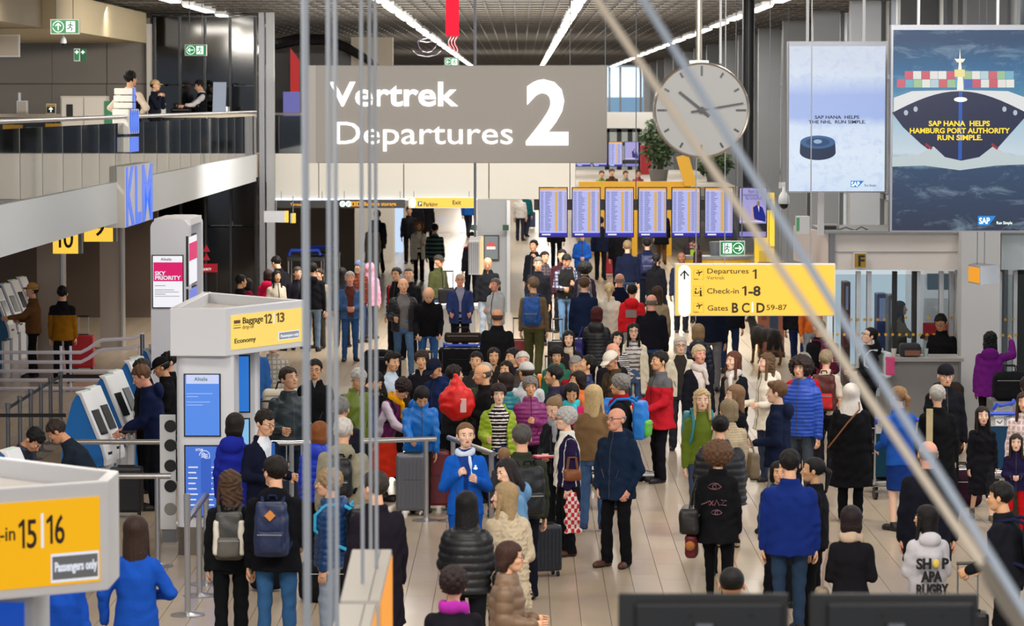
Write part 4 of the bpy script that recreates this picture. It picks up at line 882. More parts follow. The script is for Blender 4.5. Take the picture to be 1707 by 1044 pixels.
def clock():
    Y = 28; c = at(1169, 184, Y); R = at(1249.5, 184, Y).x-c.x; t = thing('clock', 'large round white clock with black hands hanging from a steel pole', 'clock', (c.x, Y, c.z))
    wl(MB().lathe((c.x, Y, c.z), [(R*.95, -.04), (R*.985, -.05), (R, -.02), (R, .12), (R*.95, .14)], 64, 0, 'y'), 'rim', mat('8e8478', .25, metal=.8), t, smooth=True)
    wl(MB().lathe((c.x, Y, c.z), [(R*.945, -.05), (R*.945, .0)], 64, 0, 'y'), 'dial', mat('dedbd6', .5, emit=.3), t)  # weak emission added to lift the dial's brightness
    for k in range(12):
        a = k*PI/6; L = .2 if k % 3 == 0 else .11; r1 = R*.92 if k % 3 == 0 else R*.89; r0 = r1-R*L*1.05; w = R*.022
        d = Vector((math.sin(a), 0, math.cos(a))); n = Vector((d.z, 0, -d.x)); P = [Vector((c.x, 0, c.z))+d*r+n*s for r, s in ((r0, -w), (r1, -w), (r1, w), (r0, w))]
        wl(MB().prism([(q.x, q.z) for q in P], Y-.056, Y-.05), 'hour_mark', BLACK, t)
    for a, r0, r1, w, nm, y in ((math.radians(-51), -R*.2, R*.6, R*.045, 'hour_hand', .066), (math.radians(80.3), -R*.22, R*.87, R*.03, 'minute_hand', .076)):
        d = Vector((math.sin(a), 0, math.cos(a))); n = Vector((d.z, 0, -d.x)); P = [Vector((c.x, 0, c.z))+d*r+n*s for r, s in ((r0, -w*.8), (r1, -w*.65), (r1, w*.65), (r0, w*.8))]
        wl(MB().prism([(q.x, q.z) for q in P], Y-y, Y-y+.006), nm, BLACK, t)
    wl(MB().lathe((c.x, Y-.084, c.z), [(R*.075, 0), (R*.075, .034)], 20, 0, 'y'), 'hub', BLACK, t)
    wl(MB().tube([(c.x-.02, Y+.04, c.z+R), (c.x-.02, Y+.04, 7.47)], .026, 14), 'pole', mat('a89a86', .25, metal=.85), t, smooth=True); wl(MB().box(c.x-.1, c.x+.06, Y-.0, Y+.09, c.z+R-.01, c.z+R+.012), 'mounting_plate', STEEL, t)
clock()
p = at(1201, 60, 36); tag(MB().tube([(p.x, 36, p.z-.3), (p.x, 36, 7.47)], .014, 8).obj('support_pole', WHITE), 'thin white pole with pointed foot beside the clock pole', 'pole')
p = at(1248, 60, 64); tag(MB().tube([(p.x, 64, 3.1), (p.x, 64, 7.46)], .115, 18).obj('black_pipe', mat('14161a', .35), smooth=True), 'thick black round pipe coming down from the ceiling behind the clock', 'pipe')
def yellow_sign():
    Y = 33; x0, x1, z0, z1 = px2(1125, 527, 1393, 440, Y); t = thing('gates_sign', 'yellow hanging direction sign reading departures, check-in and gates', 'sign', (x0, Y, z0))
    wl(MB().box(x0, x1, Y, Y+.14, z0, z1), 'case', mat('c9c6c0', .4), t, bevel=.006); wl(MB().box(x0+.012, x1-.012, Y-.006, Y, z0+.01, z1-.012), 'face', YEL, t)
    y = Y-.01; a = at(1141, 452, Y); b = at(1141, 518, Y); r = .061
    pts = [(a.x+r*math.cos(k*PI/10), a.z+r*math.sin(k*PI/10)) for k in range(11)]+[(b.x-r*math.cos(k*PI/10), b.z-r*math.sin(k*PI/10)) for k in range(11)]; wl(MB().prism(pts, y, y+.004), 'white_pill', glow('fffdf6', 1.1), t)
    q = lambda u, v: at(u, v, y-.003); wl(MB().tube([q(1141, 466), q(1141, 452)], .008, 4).tube([q(1134, 460), q(1141, 451.5), q(1148, 460)], .008, 4), 'arrow', BLACK, t)
    ftext('Departures', 1178, 1247, 456, 447.5, y, DKT, t, bold=.008); ftext('Vertrek', 1178, 1208, 466, 460, y, mat('8a6a1c', .6), t, bold=.006); ftext('1', 1254, 1262, 465, 449, y, DKT, t, bold=.03)
    ftext('Check-in', 1178, 1231, 489.5, 480.5, y, DKT, t, bold=.008); ftext('1-8', 1237, 1268, 493, 477, y, DKT, t, bold=.03)
    ftext('Gates', 1179, 1213, 518, 509, y, DKT, t, bold=.008); ftext('B', 1219, 1230, 521, 505, y, DKT, t, bold=.03); ftext('C', 1236, 1249, 521, 505, y, DKT, t, bold=.02); ftext('D', 1260, 1274, 521, 505, y, DKT, t, bold=.03); ftext('59-87', 1277, 1311, 517, 508, y, DKT, t, bold=.006)
    x0, x1, z0, z1 = px2(1253, 521, 1255.5, 504, y); wl(MB().box(x0, x1, y, y+.004, z0, z1), 'divider', GW, t)
    for v in (458, 485.5, 513):
        mb = MB(); e = mat('d8a21c', .5); a = q(1156.5, v-8); b = q(1173, v+8)
        for (p1, p2) in (((a.x, a.z), (b.x, a.z)), ((b.x, a.z), (b.x, b.z)), ((b.x, b.z), (a.x, b.z)), ((a.x, b.z), (a.x, a.z))): mb.tube([(p1[0], y, p1[1]), (p2[0], y, p2[1])], .002, 4)
        wl(mb, 'pictogram_frame', e, t); mb = MB()
        if v == 485.5:
            mb.ell(q(1160, 482), (.009, .003, .009), 8, 5).tube([q(1159, 485), q(1160, 490)], .007, 4).tube([q(1158, 489), q(1164, 489), q(1165, 486)], .005, 4).ell(q(1168, 481), (.008, .003, .008), 8, 5).tube([q(1168, 484), q(1168, 494)], .009, 4).box(q(1170, 0).x, q(1172, 0).x, y-.004, y, q(0, 494).z, q(0, 491).z)
        else:
            mb.tube([q(1161, v-2), q(1171, v-5)], .006, 5).tube([q(1167, v-4), q(1165, v+2)], .005, 4).tube([q(1166, v-4), q(1163, v-7)], .004, 4).tube([q(1162, v-2), q(1161, v-4)], .004, 4).tube([q(1156.5, v+7.5), q(1164, v+7.5)], .003, 4)
        wl(mb, 'pictogram', DKT, t)
    for u in (1160, 1208, 1351): p = at(u, 440, Y+.06); wl(MB().tube([(p.x, p.y, z1 if 0 else at(0, 440, Y).z), (p.x, p.y, 7.47)], .0055, 6), 'cable', mat('9a9a98', .4, metal=.5), t)
yellow_sign()
for u, Y in ((1237, 40), (1283, 44), (1314, 47), (1353, 46)): p = at(u, 200, Y); tag(MB().tube([(p.x, Y, at(0, 440 if u != 1237 else 402, Y).z), (p.x, Y, 7.47)], .004, 6).obj('steel_cable', mat('6a6c6e', .4, metal=.6)), 'thin steel cable %s' % {1237: 'running down to the green exit sign', 1283: 'hanging in front of the last grey fin near the seated man screen', 1314: 'hanging just left of the puck advert', 1353: 'crossing the puck advert'}[u], 'cable')
for i, (a, b) in enumerate(((898, 946.5), (953, 1001.5), (1008, 1057), (1063.5, 1112), (1119, 1168), (1174, 1223), (1231, 1279))):
    o = screen('flight_board', a, 312, b, 396, 62, ['flight board at the left end of the hanging row', 'second flight board from the left end of the row', 'third flight board from the left, over the red cabin case', 'flight board in the middle of the row of seven', 'flight board right of the middle board', 'flight board next to the seated man advert', 'screen with an advert of a man seated in a blue suit'][i], kind='board' if i < 6 else 'ad', group='screens hanging in a row')
x0, x1, z0, z1 = px2(890, 350, 1285, 332, 62.2); hb = tag(MB().box(x0, x1, 62.08, 62.25, z0, z1).obj('screen_beam', mat('2a2a2c', .4)), 'dark beam carrying the row of flight boards', 'beam')
for u in (950, 1060, 1226): p = at(u, 330, 62.25); MB().tube([(p.x, 62.25, z1), (p.x, 62.25, 7.7)], .01, 6).obj('rod', DSTEEL, hb)
# adverts
def poster(name, u0, v0, u1, v1, Y, label, bg, rods):
    x0, x1, z0, z1 = px2(u0, v1, u1, v0, Y); t = thing(name, label, 'poster', (x0, Y, z0)); wl(MB().box(x0-.03, x1+.03, Y, Y+.2, z0-.02, z1+.07), 'frame', mat('7b7d82', .4, metal=.5), t)
    m = bpy.data.materials.new('print'); m.use_nodes = True; nt = m.node_tree; b = nt.nodes['Principled BSDF']; tc = nt.nodes.new('ShaderNodeTexCoord'); sp = nt.nodes.new('ShaderNodeSeparateXYZ'); rp = nt.nodes.new('ShaderNodeValToRGB'); ns = nt.nodes.new('ShaderNodeTexNoise'); mp = nt.nodes.new('ShaderNodeMapping'); ad = nt.nodes.new('ShaderNodeMath'); ad.operation = 'MULTIPLY_ADD'
    mp.inputs['Scale'].default_value = bg['ns']; ns.inputs['Detail'].default_value = 8; ns.inputs['Roughness'].default_value = .65; ns.inputs['Scale'].default_value = 1
    nt.links.new(tc.outputs['Generated'], sp.inputs[0]); nt.links.new(tc.outputs['Generated'], mp.inputs[0]); nt.links.new(mp.outputs[0], ns.inputs['Vector']); nt.links.new(ns.outputs['Fac'], ad.inputs[0]); ad.inputs[1].default_value = bg['amp']; nt.links.new(sp.outputs['Z'], ad.inputs[2]); nt.links.new(ad.outputs[0], rp.inputs[0])
    el_ = rp.color_ramp.elements; cs_ = bg['ramp']; el_[0].position = cs_[0][0]; el_[0].color = (*lin(cs_[0][1]), 1); el_[1].position = cs_[-1][0]; el_[1].color = (*lin(cs_[-1][1]), 1)
    for ps, cl in cs_[1:-1]: e = el_.new(ps); e.color = (*lin(cl), 1)
    n2 = nt.nodes.new('ShaderNodeTexNoise'); m2 = nt.nodes.new('ShaderNodeMapping'); m2.inputs['Scale'].default_value = bg['s2']; n2.inputs['Detail'].default_value = 9; n2.inputs['Roughness'].default_value = .7; n2.inputs['Distortion'].default_value = .6; n2.inputs['Scale'].default_value = 1
    mr = nt.nodes.new('ShaderNodeMapRange'); mr.inputs[1].default_value = bg['t2'][0]; mr.inputs[2].default_value = bg['t2'][1]; mr.inputs[4].default_value = bg['k2']; mx = nt.nodes.new('ShaderNodeMix'); mx.data_type = 'RGBA'; mx.inputs[7].default_value = (*lin(bg['c2']), 1)
    nt.links.new(tc.outputs['Generated'], m2.inputs[0]); nt.links.new(m2.outputs[0], n2.inputs['Vector']); nt.links.new(n2.outputs['Fac'], mr.inputs[0]); nt.links.new(mr.outputs[0], mx.inputs[0]); nt.links.new(rp.outputs[0], mx.inputs[6]); 
    nt.links.new(mx.outputs[2], b.inputs['Emission Color']); b.inputs['Emission Strength'].default_value = bg['e']; b.inputs['Base Color'].default_value = (.02, .02, .03, 1); b.inputs['Specular IOR Level'].default_value = .15; b.inputs['Roughness'].default_value = .4
    wl(MB().box(x0, x1, Y-.01, Y, z0, z1), 'print', m, t)
    for u in rods: p = at(u, v0, Y+.1); wl(MB().tube([(p.x, Y+.1, z1), (p.x, Y+.1, 7.47)], .022, 8), 'rod', WHITE, t)
    def P(pts, m, nm, d): wl(MB().prism([(at(u, v, Y).x, at(u, v, Y).z) for u, v in pts], Y-.012-d, Y-.01), nm, m, t)
    return t, P, Y
t, P, Y = poster('puck_advert', 1315, 77, 1476, 319, 48, 'backlit pale blue advert with a hockey puck on ice', dict(ns=(2, 1, 3), amp=.12, e=.95, s2=(9, 1, 16), t2=(.5, .75), k2=.6, c2='a9bdea', ramp=[(.0, 'd3e2f6'), (.3, 'deebf9'), (.5, 'd8e5f8'), (.56, 'a9bdec'), (.72, 'aabcec'), (.82, 'ccd9f0'), (.86, 'd8e3f2'), (1, 'd3dcea')]), (1346, 1440))
th = lambda cx, cy, rx, ry, a0=0, a1=360, n=24: [(cx+rx*math.cos(math.radians(a0+(a1-a0)*k/n)), cy+ry*math.sin(math.radians(a0+(a1-a0)*k/n))) for k in range(n+(a1-a0 != 360))]
P(th(1363, 254, 30, 13, 0, 180, 16)+th(1363, 236, 29, 11, 180, 0, 16)[::1], glow('16335c', .5), 'puck_side', .002); P(th(1363, 237, 29, 11), glow('3a6ea6', .6), 'puck_top', .004); P(th(1363, 237, 20, 7), glow('234f86', .6), 'puck_ring', .006); P(th(1363, 236, 7, 3.5), glow('9fc0de', .7), 'puck_emblem', .008)
ftext('SAP HANA  HELPS', 1358, 1432, 198, 192.5, Y-.02, mat('101426', .5), t, bold=.02); ftext('THE NHL  RUN SIMPLE.', 1348, 1443, 206, 200.5, Y-.02, mat('101426', .5), t, bold=.02)
BL = glow('1f7fd0', .9); P([(1418, 301.5), (1440, 301.5), (1430, 312), (1418, 312)], BL, 'logo_shape', .002); ftext('SAP', 1419, 1433, 310.5, 303, Y-.018, GW, t, bold=.03); ftext('Run Simple', 1441, 1460, 311, 307, Y-.018, mat('4a7db8', .5), t, bold=.01)
t, P, Y = poster('ship_advert', 1487, 50, 1712, 384, 45, 'backlit blue advert with the bow of a container ship', dict(ns=(3, 1, 4), amp=.10, e=.95, s2=(3.2, 1, 14), t2=(.53, .8), k2=.55, c2='a9c6d4', ramp=[(.0, '04182c'), (.2, '082c48'), (.36, '0c3a58'), (.395, '7fa2b4'), (.43, 'c5d4dc'), (.6, 'a4c0ce'), (.74, '3f81a3'), (.86, '1b5f88'), (1, '0c3c5e')]), (1531, 1663))
xs = 1599
P([(1490, 163), (1520, 152), (1600, 150), (1680, 152), (1707, 162), (1707, 190), (1490, 190)], glow('e4e6e6', .7), 'deck_hull', .002)
P([(1487, 188)]+[(1487+k*14, 188-36*math.sin(PI*k/16)) for k in range(1, 17)]+[(1709, 195), (1660, 250), (1640, 262), (1603, 268), (1565, 262), (1535, 240), (1505, 212)], glow('10204c', .5), 'bow', .004)
P([(1598, 152), (1604, 152), (1603, 266), (1597, 266)], glow('1d56b4', .7), 'bow_edge', .006)
cols = ['cf5a72', 'e8e8e0', '9cc39a', 'd0566a', 'e6e4e0', '6fb0c4', 'b9d2da', '78b4c8', 'e4e6e0', 'eceae2', 'a4c698', 'd0626a', '4a68b8', 'ce5a66']; rr = random.Random(2)
for r, (v, u0, n) in enumerate(((146, 1495, 14), (132, 1508, 13))):
    for k in range(n): a = u0+k*14; P([(a, v), (a+13.4, v), (a+13.4, v-13.4), (a, v-13.4)][::-1], glow(cols[(k*5+r*3) % 14], .7), 'container', .003)
P([(1595, 150), (1606, 150), (1604, 118), (1597, 118)], glow('f0ecdc', .8), 'mast', .006); P([(1591, 116), (1608, 116), (1608, 128), (1591, 128)], glow('e8d98c', .8), 'mast_platform', .007); P([(1591, 98), (1609, 98), (1605, 104), (1595, 104)], glow('f0ead0', .8), 'mast_top', .007); P([(1597, 118), (1603, 118), (1600, 82)], glow('f4f2ea', .8), 'mast_spire', .005)
P([(1487, 262), (1530, 258), (1556, 244), (1575, 262), (1602, 268), (1632, 262), (1655, 244), (1680, 258), (1711, 262), (1711, 274), (1660, 276), (1600, 284), (1540, 276), (1487, 278)], glow('c9d6da', .65), 'bow_wave', .008)
P(th(1601, 166, 11, 4), GW, 'bow_nameplate', .01)
for u, v in ((1526, 182), (1510, 188), (1674, 182), (1692, 188)): P(th(u, v, 3.5, 4.5), glow('c4ccd8', .6), 'hawse_opening', .01)
for u in (1546, 1656): P([(u-3, 238), (u+8, 246), (u+6, 250), (u-4, 243)], glow('a02838', .6), 'anchor', .01)
YT = glow('f6d128', 1.0); ftext('SAP HANA  HELPS', 1548, 1650, 210, 201.5, Y-.03, YT, t, bold=.03); ftext('HAMBURG PORT AUTHORITY', 1516, 1683, 222, 213.5, Y-.03, YT, t, bold=.03); ftext('RUN SIMPLE.', 1562, 1637, 233.5, 225, Y-.03, YT, t, bold=.03)
P([(1630, 360), (1660, 360), (1648, 376), (1630, 376)], BL, 'logo_shape', .004); ftext('SAP', 1632, 1650, 373, 363, Y-.03, GW, t, bold=.03); ftext('Run Simple', 1661, 1687, 374, 369, Y-.03, GW, t, bold=.01)
# ---- right: door zone F
x0, x1, z0, z1 = px2(1391, 450, 1602, 389, 52); fa = struct(MB().box(x0, x1, 52, 52.4, z0, z1).obj('beam', mat('d8d2cd', .5)))
MB().box(x0, x1, 51.985, 52, z0+(z1-z0)*.48, z0+(z1-z0)*.5).obj('panel_joint', GREY, fa); MB().box(x0-.15, x1+1.2, 51.9, 54.5, z1, z1+.04).obj('canopy_top', mat('8c8e90', .5), fa)
p = at(1325, 400, 55); MB().prismz([(x0-.06, 52), (x0-.06, 52.3), (p.x, 55.3), (p.x, 55)], z0, z1).obj('side_panel', mat('dccfc6', .5), fa)
MB().box(x0-.08, x0, 51.95, 52.3, z0, z1).obj('corner_post', DSTEEL, fa)
x0, x1, z0, z1 = px2(1601, 700, 1668, 386, 51.5); struct(MB().box(x0, x1, 51.5, 52.3, 0, z1).obj('column', mat('c4c6c8', .5)))
x0, x1, z0, z1 = px2(1669, 450, 1740, 389, 52); struct(MB().box(x0, x1, 52, 52.4, z0, z1).obj('beam', mat('b9c4ca', .5)))
sgn = sign_box('door_letter_sign', 1423, 421, 1445, 448, 51.9, 'square yellow sign with black letter F on the door beam', mat('dca814', .5, emit=.25), th=.04); ftext('F', 1429.5, 1438, 443.5, 425.5, 51.88, BLACK, sgn, bold=.03)
t = thing('small_hanging_sign', 'small box sign with orange face hanging before the grey column', 'sign', (at(1630, 0, 46).x, 46, 2.6)); a, b, c2 = at(1614, 470, 46), at(1634, 474, 45.4), at(1656, 474, 46.4)
zt, zb_ = at(0, 441, 46).z, at(0, 471, 46).z; wl(MB().prismz([(a.x, 46), (b.x, 45.4), (c2.x, 45.9), (a.x+.2, 46.6)], zb_, zt), 'case', mat('a9abad', .5), t)
n_ = Vector((b.x-a.x, -.6, 0)).normalized(); fx = Vector((n_.y, -n_.x, 0))*.008; q0 = Vector((a.x, 46, 0))+fx+n_*.03; q1 = Vector((b.x, 45.4, 0))+fx-n_*.03; wl(MB().prismz([(q0.x, q0.y), (q1.x, q1.y), (q1.x-fx.x, q1.y-fx.y), (q0.x-fx.x, q0.y-fx.y)], zb_+.02, zt-.02), 'lit_face', glow('f2a01e', .9), t)
for u in (1629, 1641): p = at(u, 440, 46); wl(MB().tube([(p.x, 46, zt), (p.x, 46, 7.47)], .006, 6), 'rod', DSTEEL, t)
# glass doors, their frames, dots and what stands outside
dw = struct(MB().box(at(1392, 0, 52.6).x, at(1394, 0, 52.6).x, 52.6, 52.7, 0, 2.4).obj('door_1', DSTEEL)); gl = glass_mat('e6eef2', .04)
us = [1394, 1434, 1452, 1495, 1528, 1534, 1573, 1590, 1600]
for i in range(len(us)-1):
    xa, xb = at(us[i], 0, 52.6).x, at(us[i+1], 0, 52.6).x; MB().box(xa+.02, xb-.02, 52.62, 52.64, .05, 2.35).obj('glass_pane', gl, dw)
    MB().box(xb-.035, xb+.035, 52.55, 52.7, 0, 2.4).obj('door_frame', BLACK if us[i+1] in (1528, 1495) else mat('c9ced2', .35, metal=.5), dw)
xa, xb = at(1670, 0, 52.6).x, at(1720, 0, 52.6).x; MB().box(xa, xb, 52.62, 52.64, .05, 2.35).obj('glass_pane', gl, dw)
for u in (1671, 1697): x = at(u, 0, 52.6).x; MB().box(x-.03, x+.03, 52.55, 52.7, 0, 2.4).obj('door_frame', mat('c9ced2', .35, metal=.5), dw)
mb = MB()
for v, u0, u1, s in ((533, 1408, 1480, 11), (558, 1396, 1605, 11.5), (530, 1510, 1600, 38), (533, 1676, 1700, 13), (559, 1672, 1700, 11)):
    u = u0
    while u < u1: c = at(u, v, 52.5); mb.lathe((c.x, 52.5, c.z), [(.024, 0), (.024, .006)], 12, 0, 'y'); u += s
o = mb.obj('safety_dots', mat('d9a521', .5), dw); o['kind'] = 'stuff'
x0, x1, z0, z1 = px2(1380, 600, 1740, 440, 64); struct(MB().box(x0, x1, 64, 64.2, 0, 2.3).obj('window', glow('cfdce2', .85)))  # glowing backdrop added in place of the bright outdoors
struct(MB().box(at(1380, 0, 60).x, 8.6, 57, 64, .0, .012).obj('floor_porch', mat('b9b4ac', .5)))
veh = thing('minibus', 'red and white minibus outside the glass doors', 'bus', (at(1560, 0, 61).x, 61, 0)); a = at(1538, 0, 61).x; b = at(1590, 0, 61).x
wl(MB().prismx([(60.5, .3), (60.5, 1.5), (60.9, 2.1), (63.4, 2.1), (63.4, .3)], a, b+.4), 'body', mat('d8dade', .4), veh, bevel=.05); wl(MB().box(a-.01, b+.41, 60.46, 60.5, .75, 1.05), 'red_stripe', mat('c4262e', .4), veh); wl(MB().box(a+.08, b+.3, 60.6, 60.7, 1.5, 1.95), 'windscreen', mat('5f7482', .1), veh)
wl(MB().lathe((a+.1, 60.9, .3), [(.3, -.1), (.3, .1)], 18, 0, 'y').lathe((b+.2, 60.9, .3), [(.3, -.1), (.3, .1)], 18, 0, 'y'), 'wheel', BLACK, veh)
for u0, u1, v0, v1, Y, m, nm, l in ((1462, 1480, 490, 540, 60, mat('24376e', .5), 'vending_machine', 'dark blue machine outside behind the glass door'), (1406, 1418, 470, 545, 59, mat('5a2d24', .5), 'tall_bin', 'brown tall bin seen through the left glass pane'), (1481, 1494, 492, 542, 58, mat('55585c', .4), 'grey_locker', 'grey locker seen through the glass beside the blue machine')):
    x0, x1, z0, z1 = px2(u0, v1, u1, v0, Y); tt = tag(MB().box(x0, x1, Y, Y+.5, 0, z1).obj(nm, m, bevel=.02), l, nm.split('_')[-1]); MB().box(x0+.04, x1-.04, Y-.01, Y, z1-.5, z1-.08).obj('panel', glow('8fa0c8', .4), tt)
# counter at door F
x0, x1, z0, z1 = px2(1470, 690, 1602, 597, 50); ct = thing('service_counter', 'grey service counter in front of the glass doors', 'counter', (x0, 50, 0)); wl(MB().box(x0+.04, x1, 50, 50.7, 0, z1-.05), 'body', mat('7c7a78', .5, var=.05), ct); wl(MB().box(x0-.05, x1+.03, 49.9, 50.8, z1-.05, z1), 'top', mat('9a9896', .35), ct)
wl(MB().box(x1-.04, x1, 49.98, 50, 0, z1-.05), 'edge_strip', DSTEEL, ct); ZC = z1
x0, x1, _, _ = px2(1500, 600, 1534, 574, 50.3); tb = thing('travel_bag', 'dark soft bag with a brown flap lying on the grey counter', 'bag', (x0, 50.3, ZC)); wl(MB().box(x0, x1, 50.2, 50.5, ZC, ZC+.2), 'bag_body', mat('171a24', .7), tb, bevel=.05); wl(MB().box(x0+.06, x1-.01, 50.17, 50.2, ZC+.02, ZC+.1), 'flap', mat('7b4a32', .6), tb)
for u, l, m in ((1490, 'paper cup on the counter beside the dark bag', 'c9c2b8'), (1543, 'clear tumbler on the counter right of the dark bag', 'a8b4ac')):
    p = at(u, 595, 50.3); tag(MB().lathe((p.x, 50.3, ZC), [(.03, 0), (.042, .12), (.036, .12)], 14).obj('cup', mat(m, .4), smooth=True), l, 'cup')
# boxes and cables on the canopy over door F
x0, x1, z0, z1 = px2(1328, 385, 1350, 361, 52.5); t = thing('junction_box', 'white junction box with a green side on the door canopy', 'box', (x0, 52.5, z0)); wl(MB().box(x0, x1, 52.5, 52.8, z0-.05, z1), 'case', mat('c4c6c8', .5), t); wl(MB().box(x0, x0+.04, 52.49, 52.5, z0, z1-.02), 'green_side', mat('3c9a5c', .5), t)
x0, x1, z0, z1 = px2(1371, 387, 1398, 374, 52.5); t = thing('projector', 'dark topped projector unit lying on the door canopy', 'projector', (x0, 52.5, z0)); wl(MB().box(x0, x1, 52.4, 52.8, z0, z1), 'case', mat('8c8c8a', .5), t, bevel=.02); wl(MB().box(x0+.02, x1-.05, 52.38, 52.4, z0+.05, z1-.02), 'front', BLACK, t)
q = lambda u, v: at(u, v, 52.3); tag(MB().tube([q(1395, 384), q(1410, 379), q(1425, 384), q(1436, 378), q(1450, 385), q(1470, 386)], .015, 6).obj('cable_bundle', mat('6a6c70', .6), smooth=True), 'loose cable bundle lying along the door canopy', 'cable')
# info desk and yellow wall mid hall
x0, x1, z0, z1 = px2(1144, 520, 1258, 428, 84); t = thing('information_desk', 'curved yellow information desk below the flight boards', 'desk', ((x0+x1)/2, 84, 0)); cx, r = (x0+x1)/2, (x1-x0)/2
wl(MB().prismz([(cx-r*math.cos(k*PI/16), 84.9-.9*math.sin(k*PI/16)) for k in range(17)], 0, z1-.08), 'desk_front', mat('cfa012', .45), t); wl(MB().prismz([(cx-(r+.04)*math.cos(k*PI/16), 84.9-.95*math.sin(k*PI/16)) for k in range(17)], z1-.08, z1), 'desk_top', mat('77787a', .4), t)
x0, x1, z0, z1 = px2(1182, 428, 1204, 403, 84.6); tag(MB().lathe(((x0+x1)/2, 84.6, z0), [(.12, 0), (.17, z1-z0), (.15, z1-z0)], 16).obj('desk_bin', mat('5c6066', .5), smooth=True), 'grey round tub standing on the yellow information desk', 'tub')
c = at(1155, 415, 84.5); t = thing('flower_vase', 'lime green vase of flowers on the yellow desk', 'vase', (c.x, 84.5, 1.1)); wl(MB().lathe((c.x, 84.5, 1.12), [(.06, 0), (.07, .2), (.06, .2)], 10), 'vase', mat('8fb82c', .4), t); wl(foliage((c.x, 84.5, 1.42), (.12, .12, .12), 60, 4, .08), 'flowers', [mat('b04a6a', .6), mat('6a7a3a', .6)], t)
x0, x1, z0, z1 = px2(1258, 520, 1291, 322, 80); t = thing('yellow_totem', 'tall yellow panel totem right of the flight boards', 'totem', (x0, 80, 0)); wl(MB().box(x0, x1, 80, 80.3, 0, z1), 'panel', mat('d3b31a', .45), t); wl(MB().box(x1-.12, x1, 79.9, 80.05, 1.6, z1-.2), 'upright', mat('e3c733', .4), t); wl(MB().box(x0+.1, x0+.3, 79.97, 80, .9, 1.5), 'frame', mat('a88c18', .5), t)
# KLM sign on the fascia and the crown above it
BLU = glow('3d74f2', .85); WG = glow('f0f4ff', .8)
k = thing('airline_sign', 'tall box sign with stretched blue KLM letters on the balcony fascia', 'sign', (-6.5, 52.7, 3.09))
wl(MB().box(-6.65, -6.33, 52.7, 56.6, 3.09, 4.07), 'case', mat('c3bfb8', .5), k); wl(MB().box(-6.33, -6.325, 52.72, 56.58, 3.1, 4.06), 'face', mat('d4d6ea', .45), k)
for s, y0, w_, b in (('K', 52.75, 1.15, .05), ('L', 54.0, .85, .05), ('M', 55.0, 1.5, .05)):
    o = text(s, 1.3, BLU, None, (-6.32, y0, 3.13), rot=(PI/2, 0, PI/2), bold=.03, w=w_); o.parent = k; o.matrix_parent_inverse = Matrix.Translation(-k.location)
cr = thing('crown_sign', 'white and blue stepped crown emblem above the balcony rail', 'sign', (-6.55, 53.6, 4.07))
def seg(u0, u1, u2, v0, v1, nm):
    x0 = at(u0, v0, 53.6).x; x1 = at(u1, v0, 53.6).x; z1 = at(u1, v0, 53.6).z; z0 = at(u1, v1, 53.6).z; yb_ = 5500*abs(x1)/(868.5-u2)
    wl(MB().box(x0, x1, 53.6, yb_, z0, z1), nm, mat('dedbd4', .45), cr, bevel=.02); return x1, yb_, z0, z1
for v0, v1, w_ in ((147, 158, 190), (159, 170, 189), (171, 181, 189)): x1, yb_, z0, z1 = seg(w_, 221, 226.5, v0, v1, 'crown_tier'); wl(MB().box(x1, x1+.01, 53.62, yb_, z0, z1), 'blue_edge', BLU, cr)
x1, yb_, z0, z1 = seg(187, 215, 233, 182, 224, 'crown_body')
for j in range(4):
    yy = 53.7+(yb_-53.8)*(j+.5)/4; hw = (yb_-53.8)/9; pts = [(yy+hw*math.sin(a)*1.0, (z0+z1)/2+(z1-z0)/2*.96*math.cos(a)) for a in [2*PI*i/20 for i in range(20)]]; wl(MB().prismx(pts, x1, x1+.012), 'blue_petal', BLU, cr)
x1, yb_, z0, z1 = seg(188, 216, 231, 229, 254, 'crown_base'); wl(MB().box(x1, x1+.01, 53.62, yb_, z0, z1), 'blue_face', BLU, cr)
for u in (194, 204): p = at(u, 260, 53.8); wl(MB().box(p.x-.03, p.x+.03, 53.75, 53.8, 4.0, z0+.02), 'post', WHITE, cr)
# ---- check-in towers
SC = glow('4a8af0', .8); SL = glow('8fb0f4', .85)
def wedge(name, label, A, B, Cc, D, z0, z1, rim=.09):
    t = thing(name, label, 'sign', (A[0], A[1], 0)); P4 = [Vector((*p, 0)) for p in (A, B, Cc, D)]; c = sum(P4, Vector())/4
    for i in range(4):
        a, b = P4[i], P4[(i+1) % 4]; d = (b-a).normalized(); n = Vector((d.y, -d.x, 0)); n = n if (c-a).dot(n) > 0 else -n
        wl(MB().prismz([(a.x, a.y), (b.x, b.y), (b.x+n.x*rim-d.x*rim*.4, b.y+n.y*rim-d.y*rim*.4), (a.x+n.x*rim+d.x*rim*.4, a.y+n.y*rim+d.y*rim*.4)], z0, z1), 'side_wall', mat('d5d6d9', .4), t, bevel=.012)
    wl(MB().prismz([(p.x*.97+c.x*.03, p.y*.97+c.y*.03) for p in P4], z1-.16, z1-.12), 'cover', mat('a9a4a0', .5), t); return t
def onface(p0, p1, z0, z1, a0, a1, b0, b1, m, nm, t, off=.01, th=.008):    # a panel on the upright face p0-p1
    p0, p1 = Vector((*p0, 0)), Vector((*p1, 0)); d = p1-p0; n = Vector((d.y, -d.x, 0)).normalized(); a = p0+d*a0+n*(off-th); b = p0+d*a1+n*(off-th); n2 = n*th
    wl(MB().prismz([(a.x, a.y), (b.x, b.y), (b.x+n2.x, b.y+n2.y), (a.x+n2.x, a.y+n2.y)], z0+(z1-z0)*b0, z0+(z1-z0)*b1), nm, m, t)
